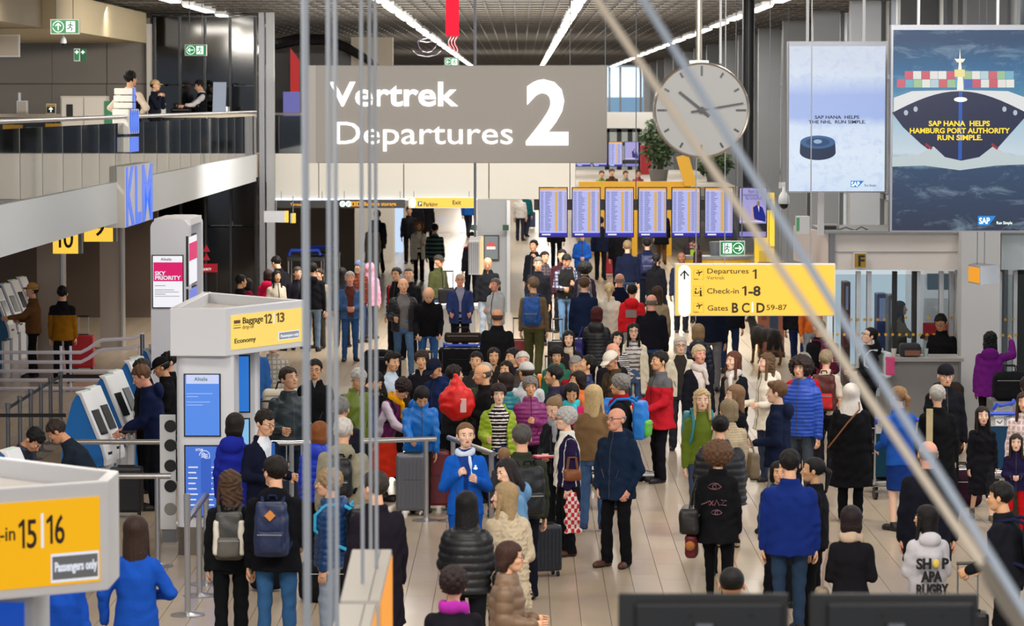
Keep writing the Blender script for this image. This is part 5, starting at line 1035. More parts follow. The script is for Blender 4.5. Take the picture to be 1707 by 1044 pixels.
def faceText(s, p0, p1, z0, z1, a0, a1, b0, b1, m, t, bold=.01, off=.014):
    p0, p1 = Vector((*p0, 0)), Vector((*p1, 0)); d = p1-p0; n = Vector((d.y, -d.x, 0)).normalized(); p = p0+d*a0+n*off
    o = text(s, (z1-z0)*(b1-b0)/.71, m, None, (p.x, p.y, z0+(z1-z0)*b0), rot=(PI/2, 0, math.atan2(d.y, d.x)), bold=bold, w=d.length*(a1-a0)); o.parent = t; o.matrix_parent_inverse = Matrix.Translation(-t.matrix_basis.translation)
xy = lambda u, Y: (at(u, 500, Y).x, Y)
YP = glow('f7d568', .95)
A, B, Cc, D = xy(283, 36.8), xy(376, 36.75), xy(509, 38.3), xy(340, 40); z0, z1 = 2.26, 2.8
t = wedge('baggage_sign', 'white wedge sign with yellow baggage drop-off face for desks 12 and 13', A, B, Cc, D, z0, z1)
onface(B, Cc, z0, z1, .06, .95, .12, .84, YP, 'yellow_face', t)
faceText('Baggage', B, Cc, z0, z1, .19, .44, .645, .775, DKT, t); faceText('drop-off', B, Cc, z0, z1, .19, .33, .53, .62, mat('b5851a', .5), t, .0); faceText('12', B, Cc, z0, z1, .46, .56, .59, .79, mat('6b4a10', .5), t, .02); faceText('13', B, Cc, z0, z1, .61, .715, .59, .79, mat('6b4a10', .5), t, .02)
onface(B, Cc, z0, z1, .577, .59, .57, .8, WG, 'divider', t, .014, .004)
faceText('Economy', B, Cc, z0, z1, .09, .35, .25, .35, DKT, t); onface(B, Cc, z0, z1, .64, .91, .2, .38, WG, 'label_border', t, .013); onface(B, Cc, z0, z1, .65, .9, .22, .36, mat('9b9fa6', .5), 'label_plate', t, .016); faceText('Passengers only', B, Cc, z0, z1, .66, .89, .26, .32, WG, t, .02, .02)
onface(B, Cc, z0, z1, .09, .165, .66, .73, mat('6b4a10', .5), 'suitcase_icon', t, .014, .004); onface(B, Cc, z0, z1, .085, .17, .56, .58, mat('4c6a1c', .5), 'belt_icon', t, .014, .004); onface(B, Cc, z0, z1, .085, .17, .62, .63, mat('4c6a1c', .5), 'belt_icon', t, .014, .004)
def column_tower(label, u0, u1, Y, z1, depth):
    x0, x1 = at(u0, 0, Y).x, at(u1, 0, Y).x; t = thing('screen_column', label, 'column', (x0, Y, 0)); r = .1
    pts = [(x0+r-r*math.cos(a), Y+r-r*math.sin(a)) for a in [PI/2*i/5 for i in range(6)]]+[(x1-.03, Y), (x1, Y+.03), (x1, Y+depth), (x0, Y+depth)]
    wl(MB().prismz(pts, .32, z1), 'body', mat('d6d7da', .4), t); wl(MB().prismz([(x*.99+(x0+x1)/2*.01, y+.01) for x, y in pts], 0, .32), 'steel_base', mat('7c7468', .35, metal=.8), t); return t, x0, x1
def scr(t, u0, v0, u1, v1, Y, m, nm='display'):
    x0, x1, z0, z1 = px2(u0, v1, u1, v0, Y); wl(MB().box(x0, x1, Y-.02, Y, z0, z1), 'bezel', BLACK, t); wl(MB().box(x0+.015, x1-.015, Y-.026, Y-.018, z0+.015, z1-.015), nm, m, t); return x0, x1, z0, z1
t, X0, X1 = column_tower('white column with two blue screens below the baggage sign', 289, 386, 36.9, 2.27, .7)
scr(t, 307, 623, 368, 728, 36.9, glow('5a92f2', .8)); scr(t, 308, 742, 369, 862, 36.9, glow('4a78dc', .8)); Yf = 36.872
x0, x1, z0, z1 = px2(309, 640, 366, 625, Yf); wl(MB().box(x0+.01, x1-.01, Yf-.004, Yf, z0, z1), 'header', glow('c9d2f6', .9), t); ftext('Alitalia', 324, 346, 635, 629, Yf-.006, mat('2a6a4a', .5), t, bold=.01)
for i, (v, u1) in enumerate(((656, 354), (661, 330), (670, 350), (675, 338))): x0, x1, z0, z1 = px2(311, v+1, u1, v, Yf); wl(MB().box(x0, x1, Yf-.004, Yf, z0, z1), 'text_line', glow('a9c4fa', .9), t)
c = at(341, 760, Yf); R = .058; mb = MB(); mb.tube([(c.x+R*math.cos(a), Yf-.004, c.z+R*math.sin(a)) for a in [2*PI*i/20-1.6 for i in range(16)]], .004, 4)
for j in (-1, 0, 1): mb.tube([(c.x-R*.6+R*1.2*i/6, Yf-.004, c.z+j*R*.35+R*.2*math.sin(i*1.0)) for i in range(7)], .005, 4)
wl(mb, 'round_emblem', WG, t); o = text('SKYTEAM', .035, WG, t, (0, 0, 0)); bpy.data.objects.remove(o); ftext('SKYTEAM', 326, 338, 752, 748, Yf-.006, WG, t, bold=.01)
mb = MB()
for i in range(8):
    for s, (ua, ub) in enumerate(((314, 330), (340, 358))): a = at(ua, 779+i*9, Yf); b = at(ub-(i*3 % 5), 779+i*9, Yf); mb.box(a.x, b.x, Yf-.006, Yf-.002, a.z-.008, a.z+.006)
wl(mb, 'airline_list', WG, t)
t, X0, X1 = column_tower('narrow white screen column right behind the main screen column', 386, 426, 38.2, 2.3, .35)
scr(t, 387, 592, 417, 688, 38.2, glow('2f7fe0', .75)); scr(t, 388, 697, 417, 745, 38.2, glow('8cc4ee', .85))
bx_ = MB(); x0, x1, z0, z1 = px2(267, 862, 292, 692, 38); t = thing('holder_board', 'white upright board with a row of round dark openings', 'board', (x0, 38, 0)); wl(MB().box(x0, x1, 38, 38.06, .15, z1), 'panel', WHITE, t, bevel=.01); wl(MB().box(x0+.02, x1, 38.02, 38.3, 0, .15), 'foot', DSTEEL, t)
for v in (711, 743, 777, 811, 849): c = at(284, v, 37.99); wl(MB().lathe((c.x, 37.985, c.z), [(.068, 0), (.075, .02)], 20, 0, 'y'), 'opening', BLACK if v < 840 else mat('8a8782', .5), t)
# near sign 15|16
def near():
    A, B, Cc, D = xy(-260, 19.0), xy(177, 19.95), xy(196, 20.5), xy(-200, 22.2)
    t = wedge('check_in_sign', 'white wedge sign with yellow check-in face for desks 15 and 16', A, B, Cc, D, 2.13, 2.8, .07); z0, z1 = 2.13, 2.8
    onface(A, B, z0, z1, .3, .965, .09, .865, glow('fcb913', .85), 'yellow_face', t); L = lambda u: (u+260)/437*1.0
    def fu(u): # fraction along A-B for a picture column
        P0, P1 = Vector(A), Vector(B); k = (u-868.5)/5500; return (k*P0.y-P0.x)/((P1.x-P0.x)-k*(P1.y-P0.y))
    faceText('Check-in', A, B, z0, z1, fu(-78), fu(17), .53, .66, DKT, t); faceText('15', A, B, z0, z1, fu(24), fu(54), .45, .71, DKT, t, .01); faceText('16', A, B, z0, z1, fu(71), fu(101), .47, .73, DKT, t, .01)
    onface(A, B, z0, z1, fu(62), fu(66), .44, .75, WG, 'divider', t, .014, .004)
    onface(A, B, z0, z1, fu(78), fu(158), .115, .375, WG, 'label_border', t, .013); onface(A, B, z0, z1, fu(80), fu(156), .14, .35, mat('75787c', .5), 'label_plate', t, .016); faceText('Passengers only', A, B, z0, z1, fu(83), fu(154), .215, .3, WG, t, .025, .02)
    x0, x1 = at(-60, 0, 20.3).x, at(47, 0, 20.3).x; k = thing('screen_column', 'white column with a deep blue screen below the check-in sign', 'column', (x0, 20.3, 0)); wl(MB().box(x0, x1, 20.3, 21, 0, 2.14), 'body', mat('b9bdc3', .4), k, bevel=.02); wl(MB().box(x0+.05, at(31, 0, 20.3).x, 20.28, 20.3, .6, 2.0), 'display', glow('1350c0', .7), k)
near()
# far white tower
x0, x1 = at(248, 0, 47).x, at(312, 0, 47).x; xr = x1; yr = 5500*abs(xr)/(868.5-338); t = thing('priority_tower', 'tall rounded white tower with pink priority screens', 'tower', (x0, 47, 0)); zt = at(0, 366, 47).z; r = .12
mb = MB(); prof = [(x0, 0), (x1, 0), (x1, zt-r)]+[(x1-r+r*math.cos(a), zt-r+r*math.sin(a)) for a in [PI/2*i/5 for i in range(1, 6)]]+[(x0+r-r*math.sin(a), zt-r+r*math.cos(a)) for a in [PI/2*i/5 for i in range(6)]]
wl(mb.prism(prof, 47, 47.35), 'front_leg', mat('d3d3d9', .4), t); wl(MB().prism(prof, yr-.3, yr), 'rear_leg', mat('c8c8ce', .4), t); wl(MB().box(x0+.02, x1, 47.3, yr-.2, zt-.1, zt-.002), 'roof', mat('dcdce0', .4), t); wl(MB().box(x0+.1, x1-.12, 47.35, yr-.3, 0, zt-.1), 'core', mat('b9b9c0', .4), t)
a, b, c, d = scr(t, 254, 425, 306, 514, 46.99, glow('f4f4fa', .9)); Yf = 46.96
x0_, x1_, z0_, z1_ = px2(256, 469, 304.5, 437.5, Yf); PK = glow('e0106a', .85); wl(MB().box(x0_, x1_, Yf-.006, Yf, z0_, z1_), 'pink_panel', PK, t); ftext('SKY', 258, 276, 459, 452.5, Yf-.01, WG, t, bold=.03); ftext('PRIORITY', 258, 301, 466.5, 460, Yf-.01, WG, t, bold=.03); ftext('Alitalia', 268, 286, 434.5, 430, Yf-.006, mat('3a4a44', .5), t, bold=.01)
mb = MB()
for v, u1 in ((476, 276), (483, 290), (486.5, 298), (490, 276), (493.5, 299)): a = at(258, v, Yf); b = at(u1, v, Yf); mb.box(a.x, b.x, Yf-.006, Yf, a.z-.008, a.z)
wl(mb, 'text_lines', mat('9a9cb0', .5), t)
def ys(u): return 5500*abs(xr)/(868.5-u)
for (u0, u1, m, v0, v1) in ((314, 328, glow('eef0f8', .9), 394, 478), (314, 328, glow('7a8ce8', .8), 482, 509)):
    ya, yb_ = ys(u0), ys(u1); za, zb_ = at(0, v0, ya).z, at(0, v1, ya).z; wl(MB().box(xr-.04, xr-.005, ya, yb_, zb_, za), 'side_screen', BLACK, t); wl(MB().box(xr-.005, xr+.002, ya+.05, yb_-.05, zb_+.02, za-.02), 'side_display', m, t)
    if v0 < 400: wl(MB().box(xr+.002, xr+.006, ya+.05, yb_-.05, zb_+(za-zb_)*.5, za-(za-zb_)*.15), 'side_pink_panel', PK, t)
# ---- kiosks
def kiosk(u, v, label, hgt=1.5, col='1673c4', sc_=1.0, group='self-service kiosks'):
    p = onz(u, v, hgt); t = thing('check_in_kiosk', label, 'kiosk', (p.x-.05, p.y, 0), -.22, group=group); K = lambda l: [(x*sc_, z*hgt/1.5) for x, z in l]
    side = K([(-.18, 0), (-.2, .65), (-.14, 1.05), (-.05, 1.38), (.03, 1.5), (.08, 1.49), (.36, .82), (.4, .66), (.4, .62), (.22, .55), (.22, 0)])
    MB().prism(side, -.0, .3).obj('blue_shell', mat(col, .35), t)
    face = K([(.0, 1.515), (.09, 1.505), (.375, .84), (.41, .68), (.41, .6), (.37, .6), (.37, .68), (.34, .8), (.06, 1.46), (.02, 1.49)]); MB().prism(face, -.04, .34).obj('white_front', mat('dfe1e4', .35), t, bevel=.01)
    d = Vector((.28, -.66)).normalized()
    MB().add([(.2*sc_, .03, 1.28*hgt/1.5), (.329*sc_, .03, .98*hgt/1.5), (.329*sc_, .27, .98*hgt/1.5), (.2*sc_, .27, 1.28*hgt/1.5), (.12*sc_, .02, 1.26*hgt/1.5), (.24*sc_, .02, .97*hgt/1.5), (.24*sc_, .3, .97*hgt/1.5), (.12*sc_, .3, 1.26*hgt/1.5)], [(0, 1, 2, 3), (0, 4, 5, 1), (3, 2, 6, 7), (0, 3, 7, 4), (1, 5, 6, 2)]).obj('touch_screen', mat('16181c', .15), t)
    MB().box(.22*sc_, .27*sc_, .0, .3, .0, .56).obj('front_post', mat('d5d7da', .4), t); MB().ell((.08*sc_, .15, 1.515*hgt/1.5), (.008, .008, .006), 8, 5).obj('status_light', glow('38e07a', 2), t)
    MB().box(.33*sc_, .4*sc_, .06, .2, .72*hgt/1.5, .76*hgt/1.5).obj('printer_slot', BLACK, t); return t
for i, (u, v) in enumerate(((133, 655), (148, 647), (172, 628), (186, 620), (213, 603), (222, 597), (245, 583), (253, 576), (273, 563), (282, 557))):
    kiosk(u, v, ['blue check-in kiosk nearest the near sign, its screen towards the man reaching out', 'blue kiosk tucked close behind the nearest kiosk', 'blue kiosk the bearded man in navy stands at', 'blue kiosk right behind the one the bearded man uses', 'blue kiosk with a white front behind the two men', 'blue kiosk just beyond the kiosk behind the two men', 'blue kiosk left of the capped man in black', 'blue kiosk close behind the one left of the capped man', 'second farthest pair, front blue kiosk beside the white tower', 'farthest blue kiosk beside the white tower'][i])
for i, (u, v) in enumerate(((-12, 482), (3, 474), (17, 468), (31, 463))):
    kiosk(u, v, ['teal kiosk cut by the left picture edge under the balcony', 'second teal kiosk under the balcony, near the left edge', 'teal kiosk between two others under the balcony', 'teal kiosk closest to the man in a straw hat'][i], col='0f5f8c', hgt=1.55, group='kiosks under the balcony')
kiosk(8, 752, 'small blue kiosk tip showing above the near white sign', hgt=1.5)
# ---- posts, belts, rails
def post(u, v, z, label, r=.03, rb=.17):
    p = onz(u, v, z); t = thing('queue_post', label, 'post', (p.x, p.y, 0)); MB().lathe((0, 0, 0), [(rb, 0), (rb, .012), (rb*.5, .025), (r, .04), (r, z*.93), (r*1.25, z*.935), (r*1.25, z)], 18).obj('post_body', STEEL if r > .035 else DSTEEL, t, smooth=True); return t, p
pp = []
for i, (u, v) in enumerate(((13, 672), (33, 660), (51, 649), (68, 639), (84, 629), (101, 620))):
    t, p = post(u, v, 1.0, ['queue post nearest the left picture edge', 'second queue post in the line climbing from the left edge', 'third queue post in the line from the left edge', 'fourth queue post in the line from the left edge', 'fifth queue post, one before the corner post', 'corner queue post of the belt line by the kiosks'][i]); pp.append(p)
for i in range(5):
    a, b = pp[i], pp[i+1]; d = (b-a); n = Vector((-d.y, d.x, 0)).normalized()*.004; o = MB().add([(a.x, a.y, .9), (b.x, b.y, .9), (b.x, b.y, .95), (a.x, a.y, .95), (a.x+n.x, a.y+n.y, .9), (b.x+n.x, b.y+n.y, .9), (b.x+n.x, b.y+n.y, .95), (a.x+n.x, a.y+n.y, .95)], [(0, 1, 2, 3), (7, 6, 5, 4), (0, 4, 5, 1), (3, 2, 6, 7)]).obj('belt', mat('15161c', .7)); tag(o, 'black queue belt between the %s posts of the left line' % ['first two', 'second and third', 'third and fourth', 'fourth and fifth', 'last two'][i], 'belt')
a = pp[5]; b = at(196, 625, 50.6); tag(MB().box(a.x, b.x, a.y-.004, a.y, .9, .96).obj('belt', mat('15161c', .7)), 'black queue belt running right from the corner post to the kiosks', 'belt')
a = onz(-5, 687, 1.0); b = onz(107, 689, 1.0); tag(MB().box(a.x, b.x, a.y-.004, a.y, .93, .98).obj('belt', mat('15161c', .7)), 'black queue belt crossing in front of the posts', 'belt')
RW = mat('cfcad6', .3)
for i, (z, bend) in enumerate(((.69, 1), (.52, 1), (.36, 0), (.2, 0), (.05, 0))):
    Y = 58; X = lambda u: at(u, 600, Y).x; pts = [(X(-20), Y, z), (X(135), Y, z)]; pts += [(X(148), Y, z+.07), (X(163), Y, z+.19), (X(172), Y, z+.22), (X(222), Y, z+.25), (X(240), Y, z+.33)] if bend else [(X(235), Y, z)]
    if i == 0: rl = thing('curved_railing', 'white railing of wavy horizontal bars in front of the pillars', 'railing', (X(100), Y, 0))
    wl(MB().tube(pts, .035, 6), 'rail', RW, rl, smooth=True)
for u in (101, 117, 232): x = at(u, 600, 58).x; wl(MB().tube([(x, 58.05, 0), (x, 58.05, .8)], .025, 6), 'upright', RW, rl)
for u in (235, 239): x = at(u, 560, 56).x; tag(MB().box(x-.015, x+.015, 56, 56.03, 0, 1.15).obj('totem_post', mat('1c5a8c' if u > 236 else '2a2d34', .4)), 'thin %s post by the end of the wavy railing' % ('blue' if u > 236 else 'dark'), 'post')
def rail(label, pts, posts, r=.032, zz=1.0):
    P = [onz(u, v, zz) for u, v in pts]; t = thing('steel_railing', label, 'railing', (P[0].x, P[0].y, 0)); wl(MB().tube(P, r, 12), 'top_rail', STEEL, t, smooth=True)
    for f in posts:
        i = min(int(f), len(P)-2); q = P[i].lerp(P[i+1], f-i); wl(MB().lathe((q.x, q.y, 0), [(.17, 0), (.17, .012), (.05, .03), (.03, .04), (.03, zz)], 18), 'post', STEEL, t, smooth=True)
    return t
rail('steel rail in front of the nearest kiosk, upper one', [(118, 737), (287, 737)], [.02, .98]); rail('steel rail in front of the nearest kiosk, lower nearer one', [(190, 794), (285, 794)], [.76]); rail('steel rail between the man in a bomber jacket and the blonde attendant', [(395, 738), (486, 739), (727, 732)], [1.0, 1.93]); rail('short sloping steel rail behind the blonde attendant', [(748, 730), (823, 757)], [.1, .95])
rail('low steel rail by the blue screens, sloping away', [(312, 868), (344, 825)], [0, .6, .98], zz=.95); 
p = onz(312, 868, .95); tag(MB().lathe((p.x, p.y, .93), [(.034, 0), (.034, .28), (.02, .29)], 16).obj('end_cylinder', STEEL, smooth=True), 'short steel cylinder on the end of the low rail', 'cylinder')
p = onz(343, 815, 1.0); tag(MB().box(p.x-.05, p.x+.06, p.y, p.y+.01, .95, 1.32).obj('info_card', glow('3f6fe0', .6)), 'small blue card holder on top of the low rail', 'card')
# near hanging direction boxes with their rods
OR = glow('f59a12', .9)
def hang(label, uf, ub, vf, vb, w_, zt=2.53, hgt=.6):
    f = onz(uf, vf, zt); b = onz(ub, vb, zt); f2 = onz(uf+w_, vf, zt); b2 = onz(ub+w_, vb, zt); t = thing('hanging_box_sign', label, 'sign', (f.x, f.y, zt-hgt))
    wl(MB().prismz([(f.x, f.y), (f2.x, f2.y), (b2.x, b2.y), (b.x, b.y)], zt-hgt, zt), 'case', mat('bfbab2', .45), t, bevel=.006)
    m = MB(); e = .006; m.prismz([(f2.x, f2.y+.05), (f2.x+e, f2.y+.05), (b2.x+e, b2.y-.05), (b2.x, b2.y-.05)], zt-hgt+.03, zt-.03); wl(m, 'lit_side', OR, t)
    a = f.lerp(f2, .72); c = b.lerp(b2, .72); wl(MB().tube([(a.x, a.y, zt), (c.x, c.y, zt)], .003, 4), 'seam', BLACK, t); return t, f, f2, b, b2
t, f, f2, b, b2 = hang('grey box sign with an orange lit side hanging near the camera, farther one', 567, 587, 1001, 916, 66)
for k, q in enumerate((b.lerp(b2, .47), f.lerp(b, .3)+Vector((.1, 0, 0)), f.lerp(b, .6)+Vector((.16, 0, 0)))): wl(MB().tube([(q.x, q.y, 2.53), (q.x, q.y, 7.47)], .0105, 8), 'suspension_rod', mat('a4a9af', .45), t)
t, f, f2, b, b2 = hang('grey box sign with an orange lit side hanging near the camera, nearer one', 535, 564, 1130, 1007, 62)
for k, q in enumerate((at(560, 500, 15.5), at(549, 500, 14.6), at(510, 500, 14.2))): wl(MB().tube([(q.x, q.y, 2.0 if k == 2 else 2.53), (q.x, q.y, 7.47)], (.0105, .0105, .016)[k], 8), 'suspension_rod', mat('a4a9af', .45), t)
# brace rods near the camera
a, b = at(985, -15, 9.5), at(1640, 945, 8.2); t = thing('brace_rod', 'blurred beige brace rod slanting down to the right near the camera', 'rod', b); wl(MB().tube([a, b], .0115, 10), 'rod', mat('c2b29c', .5), t, smooth=True)
c = at(1712, 1060, 8.0); wl(MB().tube([b, b.lerp(c, .25), b.lerp(c, .6), c], [.014, .022, .022, .018], 10), 'turnbuckle', mat('8a7f70', .4, metal=.5), t, smooth=True)
a, b = at(1060, -20, 9.0), at(1740, 1070, 7.6); tag(MB().tube([a, b], .011, 10).obj('brace_rod', mat('949ba3', .5), smooth=True), 'blurred grey brace rod slanting down to the right near the camera', 'rod')
# backs of two displays at the bottom edge
for i, (u0, u1) in enumerate(((1033, 1320), (1357, 1640))):
    Y = 12; x0, x1 = at(u0, 0, Y).x, at(u1, 0, Y).x; zt = at(0, 990, Y).z; t = thing('display_back', ('black back of a wide display at the bottom edge, left one', 'black back of a wide display at the bottom edge, right one')[i], 'display', ((x0+x1)/2, Y, zt-.4)); wl(MB().box(x0, x1, Y, Y+.03, zt-.4, zt), 'panel', mat('16130f', .5), t, bevel=.006); wl(MB().box(x0+.06, x1-.02, Y-.03, Y, zt-.38, zt-.03), 'rear_housing', mat('0c0b0a', .5), t, bevel=.012)
    for f in (.42, .78): x = x0+(x1-x0)*f; wl(MB().lathe((x, Y-.035, zt-.075), [(.008, 0), (.008, .01)], 10, 0, 'y'), 'screw', BLACK, t)
    wl(MB().box((x0+x1)/2-.03, (x0+x1)/2+.03, Y-.08, Y-.03, 0, zt-.1), 'mount_pole', DSTEEL, t)
# ------------------------------------------------------------------ bags, cases, trolleys
def softbox(lo, hi, h=.016, k=.05, fn=None):
    P, o = grid(lo, hi, h); c = [(a+b)/2 for a, b in zip(lo, hi)]; s = [(b-a)/2-k for a, b in zip(lo, hi)]
    q = [np.abs(P[i]-c[i])-s[i] for i in range(3)]; d = np.sqrt(sum(np.maximum(a, 0)**2 for a in q))+np.minimum(np.maximum(np.maximum(q[0], q[1]), q[2]), 0)-k
    if fn: d = fn(P, d)
    return snet(d-wr(P, 2, .003), o, h)
def backpack(p, label, col, acc=None, w=.3, h=.46, d=.16, pocket=None, sides=None, drop=0, cat='backpack', diamond=None):
    s = p.s; M = p.mw @ Matrix.Translation(Vector(p.T((0, .155*p.w**.5+.03, 1.2-drop))*s)) @ Matrix(p.R.tolist()).to_4x4()
    t = thing('backpack', label, cat); t.matrix_basis = M; acc = acc or col
    V, Q = softbox((-w/2, 0, -h/2), (w/2, d, h/2), fn=lambda P, q: q+.25*np.clip(P[2]-h*.15, 0, 1)*.6)
    link('pack', quads_mesh('pack', V, Q, [shiny(col)]), t)
    V, Q = softbox((-w*.4, d-.03, -h*.44), (w*.4, d+.05, -h*.02), k=.035); link('front_pocket', quads_mesh('pocket', V, Q, [shiny(pocket or acc)]), t)
    if sides:
        for x in (-1, 1): V, Q = softbox((x*w*.42-.03, .03, -h*.4), (x*w*.42+.03, d+.03, h*.3), k=.025); link('side_panel', quads_mesh('side', V, Q, [shiny(sides)]), t)
    for x in (-1, 1): MB().tube([(x*.09, .03, h*.42), (x*.1, -.05, h*.52), (x*.115, -.2, h*.5), (x*.12, -.3, h*.3), (x*.14, -.3, 0), (x*.16, -.15, -h*.25), (x*.14, .02, -h*.4)], .017, 6).obj('shoulder_strap', cloth(acc), t, smooth=True)
    MB().tube([(-.04, .02, h*.48), (-.03, .03, h*.55), (.03, .03, h*.55), (.04, .02, h*.48)], .01, 6).obj('grab_handle', cloth(acc), t)
    MB().tube([(-w*.36, d+.052, -h*.1), (w*.36, d+.052, -h*.1)], .005, 4).obj('zip', mat('8a8a88', .4), t)
    if diamond: MB().prism([(0, .07), (.05, .12), (0, .17), (-.05, .12)], d+.0, d+.03).obj('diamond_patch', mat(diamond, .6), t)
    return t
def handbag(p, label, col, side=1, v=None, w=.3, h=.26, d=.12, strap=True, cat='bag', z=.85, y=0.0):
    s = p.s; x = side*(.25+d*.2)*p.w; M = p.mw @ Matrix.Translation(Vector((x*s, y*s, z*s))) @ Matrix.Rotation(PI/2, 4, 'Z')
    t = thing('shoulder_bag', label, cat); t.matrix_basis = M
    V, Q = softbox((-w/2, -d/2, -h/2), (w/2, d/2, h/2), k=.04); link('bag_body', quads_mesh('bag', V, Q, [shiny(col)]), t)
    if strap:
        top = (1.45-z)*s; MB().tube([(-w*.4, 0, h*.4), (-w*.2, .02*side, top*.6), (0, .07*side, top-.03), (w*.2, .02*side, top*.6), (w*.4, 0, h*.4)], .011, 6).obj('strap', shiny(col), t, smooth=True)
    else:
        for q in (-.03, .03): MB().tube([(-w*.3, q, h*.45), (-w*.2, q, h*.45+.14), (w*.2, q, h*.45+.14), (w*.3, q, h*.45)], .008, 6).obj('handle', shiny(col), t, smooth=True)
    MB().tube([(-w*.4, d/2, h*.25), (w*.4, d/2, h*.25)], .004, 4).obj('zip', mat('a09a88', .35, metal=.6), t); return t
def suitcase(u, v, z, label, col, w=.45, d=.26, h=.65, rz=0, ribs=False, handle=.35, at_=None, soft=False, lie=0):
    p = at_ or onz(u, v, z); z0 = 0 if at_ is None or len(p) < 3 else p[2]
    t = thing('suitcase', label, 'suitcase', (p[0], p[1], z0 if at_ is not None else 0), math.radians(rz)); b = .06
    if soft: V, Q = softbox((-w/2, -d/2, b), (w/2, d/2, b+h), k=.05); link('shell', quads_mesh('shell', V, Q, [cloth(col)]), t)
    else: MB().box(-w/2, w/2, -d/2, d/2, b, b+h).obj('shell', mat(col, .35), t, bevel=.035)
    n = 8 if ribs else 2
    for i in range(n): x = -w*.42+w*.84*i/(n-1); MB().box(x-.008, x+.008, -d/2-.008, d/2+.008, b+.05, b+h-.05).obj('rib', mat(col, .3), t, bevel=.003)
    MB().box(-w*.02-.1, w*.02+.1, -.015, .015, b+h, b+h+.02).obj('top_grip', BLACK, t)
    if handle:
        mb = MB()
        for x in (-.09, .09): mb.tube([(x, d*.35, b+h-.02), (x, d*.35, b+h+handle)], .009, 6)
        mb.obj('telescopic_rods', STEEL, t); MB().tube([(-.1, d*.35, b+h+handle), (.1, d*.35, b+h+handle)], .015, 8).obj('pull_handle', BLACK, t)
    for x in (-1, 1):
        for y in (-1, 1): MB().tube([(x*w*.38-.012, y*d*.35, .028), (x*w*.38+.012, y*d*.35, .028)], .028, 10).obj('wheel', BLACK, t)
    MB().box(-w*.3, w*.3, -d/2-.006, -d/2, b+h*.55, b+h*.56).obj('seam', BLACK, t); return t
def trolley(x, y, rz, label, panel='1f6fa8', pics=False):
    t = thing('luggage_trolley', label, 'trolley', (x, y, 0), math.radians(rz)); mb = MB()
    for s in (-.3, .3): mb.tube([(s, .5, .12), (s, -.35, .16), (s, -.42, .2), (s*1.0, -.45, 1.0)], .018, 8)
    for yy in (-.3, -.1, .1, .3, .5): mb.tube([(-.3, yy, .16), (.3, yy, .16)], .01, 6)
    mb.tube([(-.3, -.44, .55), (.3, -.44, .55)], .012, 6); mb.obj('frame', STEEL, t, smooth=True)
    MB().box(-.3, .3, -.47, -.455, .3, .86).obj('advert_panel', glow(panel, .12), t); MB().box(-.31, .31, -.48, -.45, .86, .98).obj('upper_plate', mat('a8a6a2', .4), t)
    if pics:
        for xx in (-.17, -.02): MB().box(xx, xx+.11, -.486, -.48, .87, .97).obj('pictogram', mat('e4e4e2', .5), t); MB().tube([(xx+.02, -.49, .93), (xx+.06, -.49, .9), (xx+.09, -.49, .94)], .006, 4).obj('pictogram_lines', BLACK, t)
    MB().tube([(-.3, -.45, .98), (-.31, -.5, 1.06), (-.24, -.52, 1.03), (.24, -.52, 1.03), (.31, -.5, 1.06), (.3, -.45, .98)], .024, 10).obj('handle', mat('1c44b8', .35), t, smooth=True)
    for a, b in ((-.28, -.38), (.28, -.38), (0, .48)): MB().tube([(a-.02, b, .07), (a+.02, b, .07)], .07, 14).obj('wheel', BLACK, t, smooth=True)
    mb = MB(); 
    for i in range(7): mb.tube([(-.26+i*.087, -.4, .72), (-.26+i*.087, -.2, .72), (-.26+i*.087, -.2, .9)], .005, 4)
    mb.tube([(-.27, -.2, .9), (.27, -.2, .9)], .008, 6).obj('basket', DSTEEL, t); return t
def lump(x, y, z, w, d, h, label, col, name='travel_bag', cat='bag', rz=0, handle=True, m=None):
    t = thing(name, label, cat, (x, y, z), math.radians(rz)); V, Q = softbox((-w/2, -d/2, 0), (w/2, d/2, h), h=.018, k=min(w, d, h)*.3); link('bag_body', quads_mesh('bag', V, Q, [m or cloth(col)]), t)
    if handle:
        for q in (-d*.25, d*.25): MB().tube([(-w*.2, q, h*.95), (-w*.15, q, h+.09), (w*.15, q, h+.09), (w*.2, q, h*.95)], .011, 6).obj('handle', cloth('22201e'), t, smooth=True)
    MB().tube([(-w*.42, -d/2-.001, h*.72), (w*.42, -d/2-.001, h*.72)], .005, 4).obj('zip', mat('8a8a88', .4), t); return t
P_ = person; BK = '131316'; NV = '18203a'; JN = '3a5880'; DJ = '222c42'
# ------------------------------------------------------------------ foreground row
a = P_(226, 862, 1.70, 178, ('long', '3a2219'), T_('blazer', '1546a0', flare=.02, hem=.8), B_('skirt', '12398a', hem=.45), 'person from behind with long brown hair in blue uniform beside the yellow check-in sign', fem=True, arms=(((.45, -.1, -.9), (.0, .25, -1), 0), ((.5, .1, -.85), (-.7, .7, -.2), 0)), w=1.0)
P_(100, 905, 1.66, 175, ('bob', '2a1a14'), T_('blazer', '12409a', flare=.02, hem=.8), B_('skirt', '11357f', hem=.45), 'person in blue uniform whose head is hidden by the yellow check-in sign', fem=True, arms=('down', 'down'))
suitcase(150, 1000, 0, 'black wheeled case standing between the two blue uniforms', BK, .3, .22, .5, handle=.3, at_=(at(152, 1012, 34.4).x, 34.4))
b = P_(383, 786, 1.70, -178, ('longcurl', '5c3a22'), T_('jacket', '16171a'), B_('slacks', '121316'), 'person with curly auburn hair in black wearing a grey and white backpack', fem=True, hyaw=35, arms=('down', 'down'))
backpack(b, 'grey backpack with white side strips on the curly haired person in black', '3a3a38', pocket='57544e', sides='cfc8bb', w=.27, h=.46)
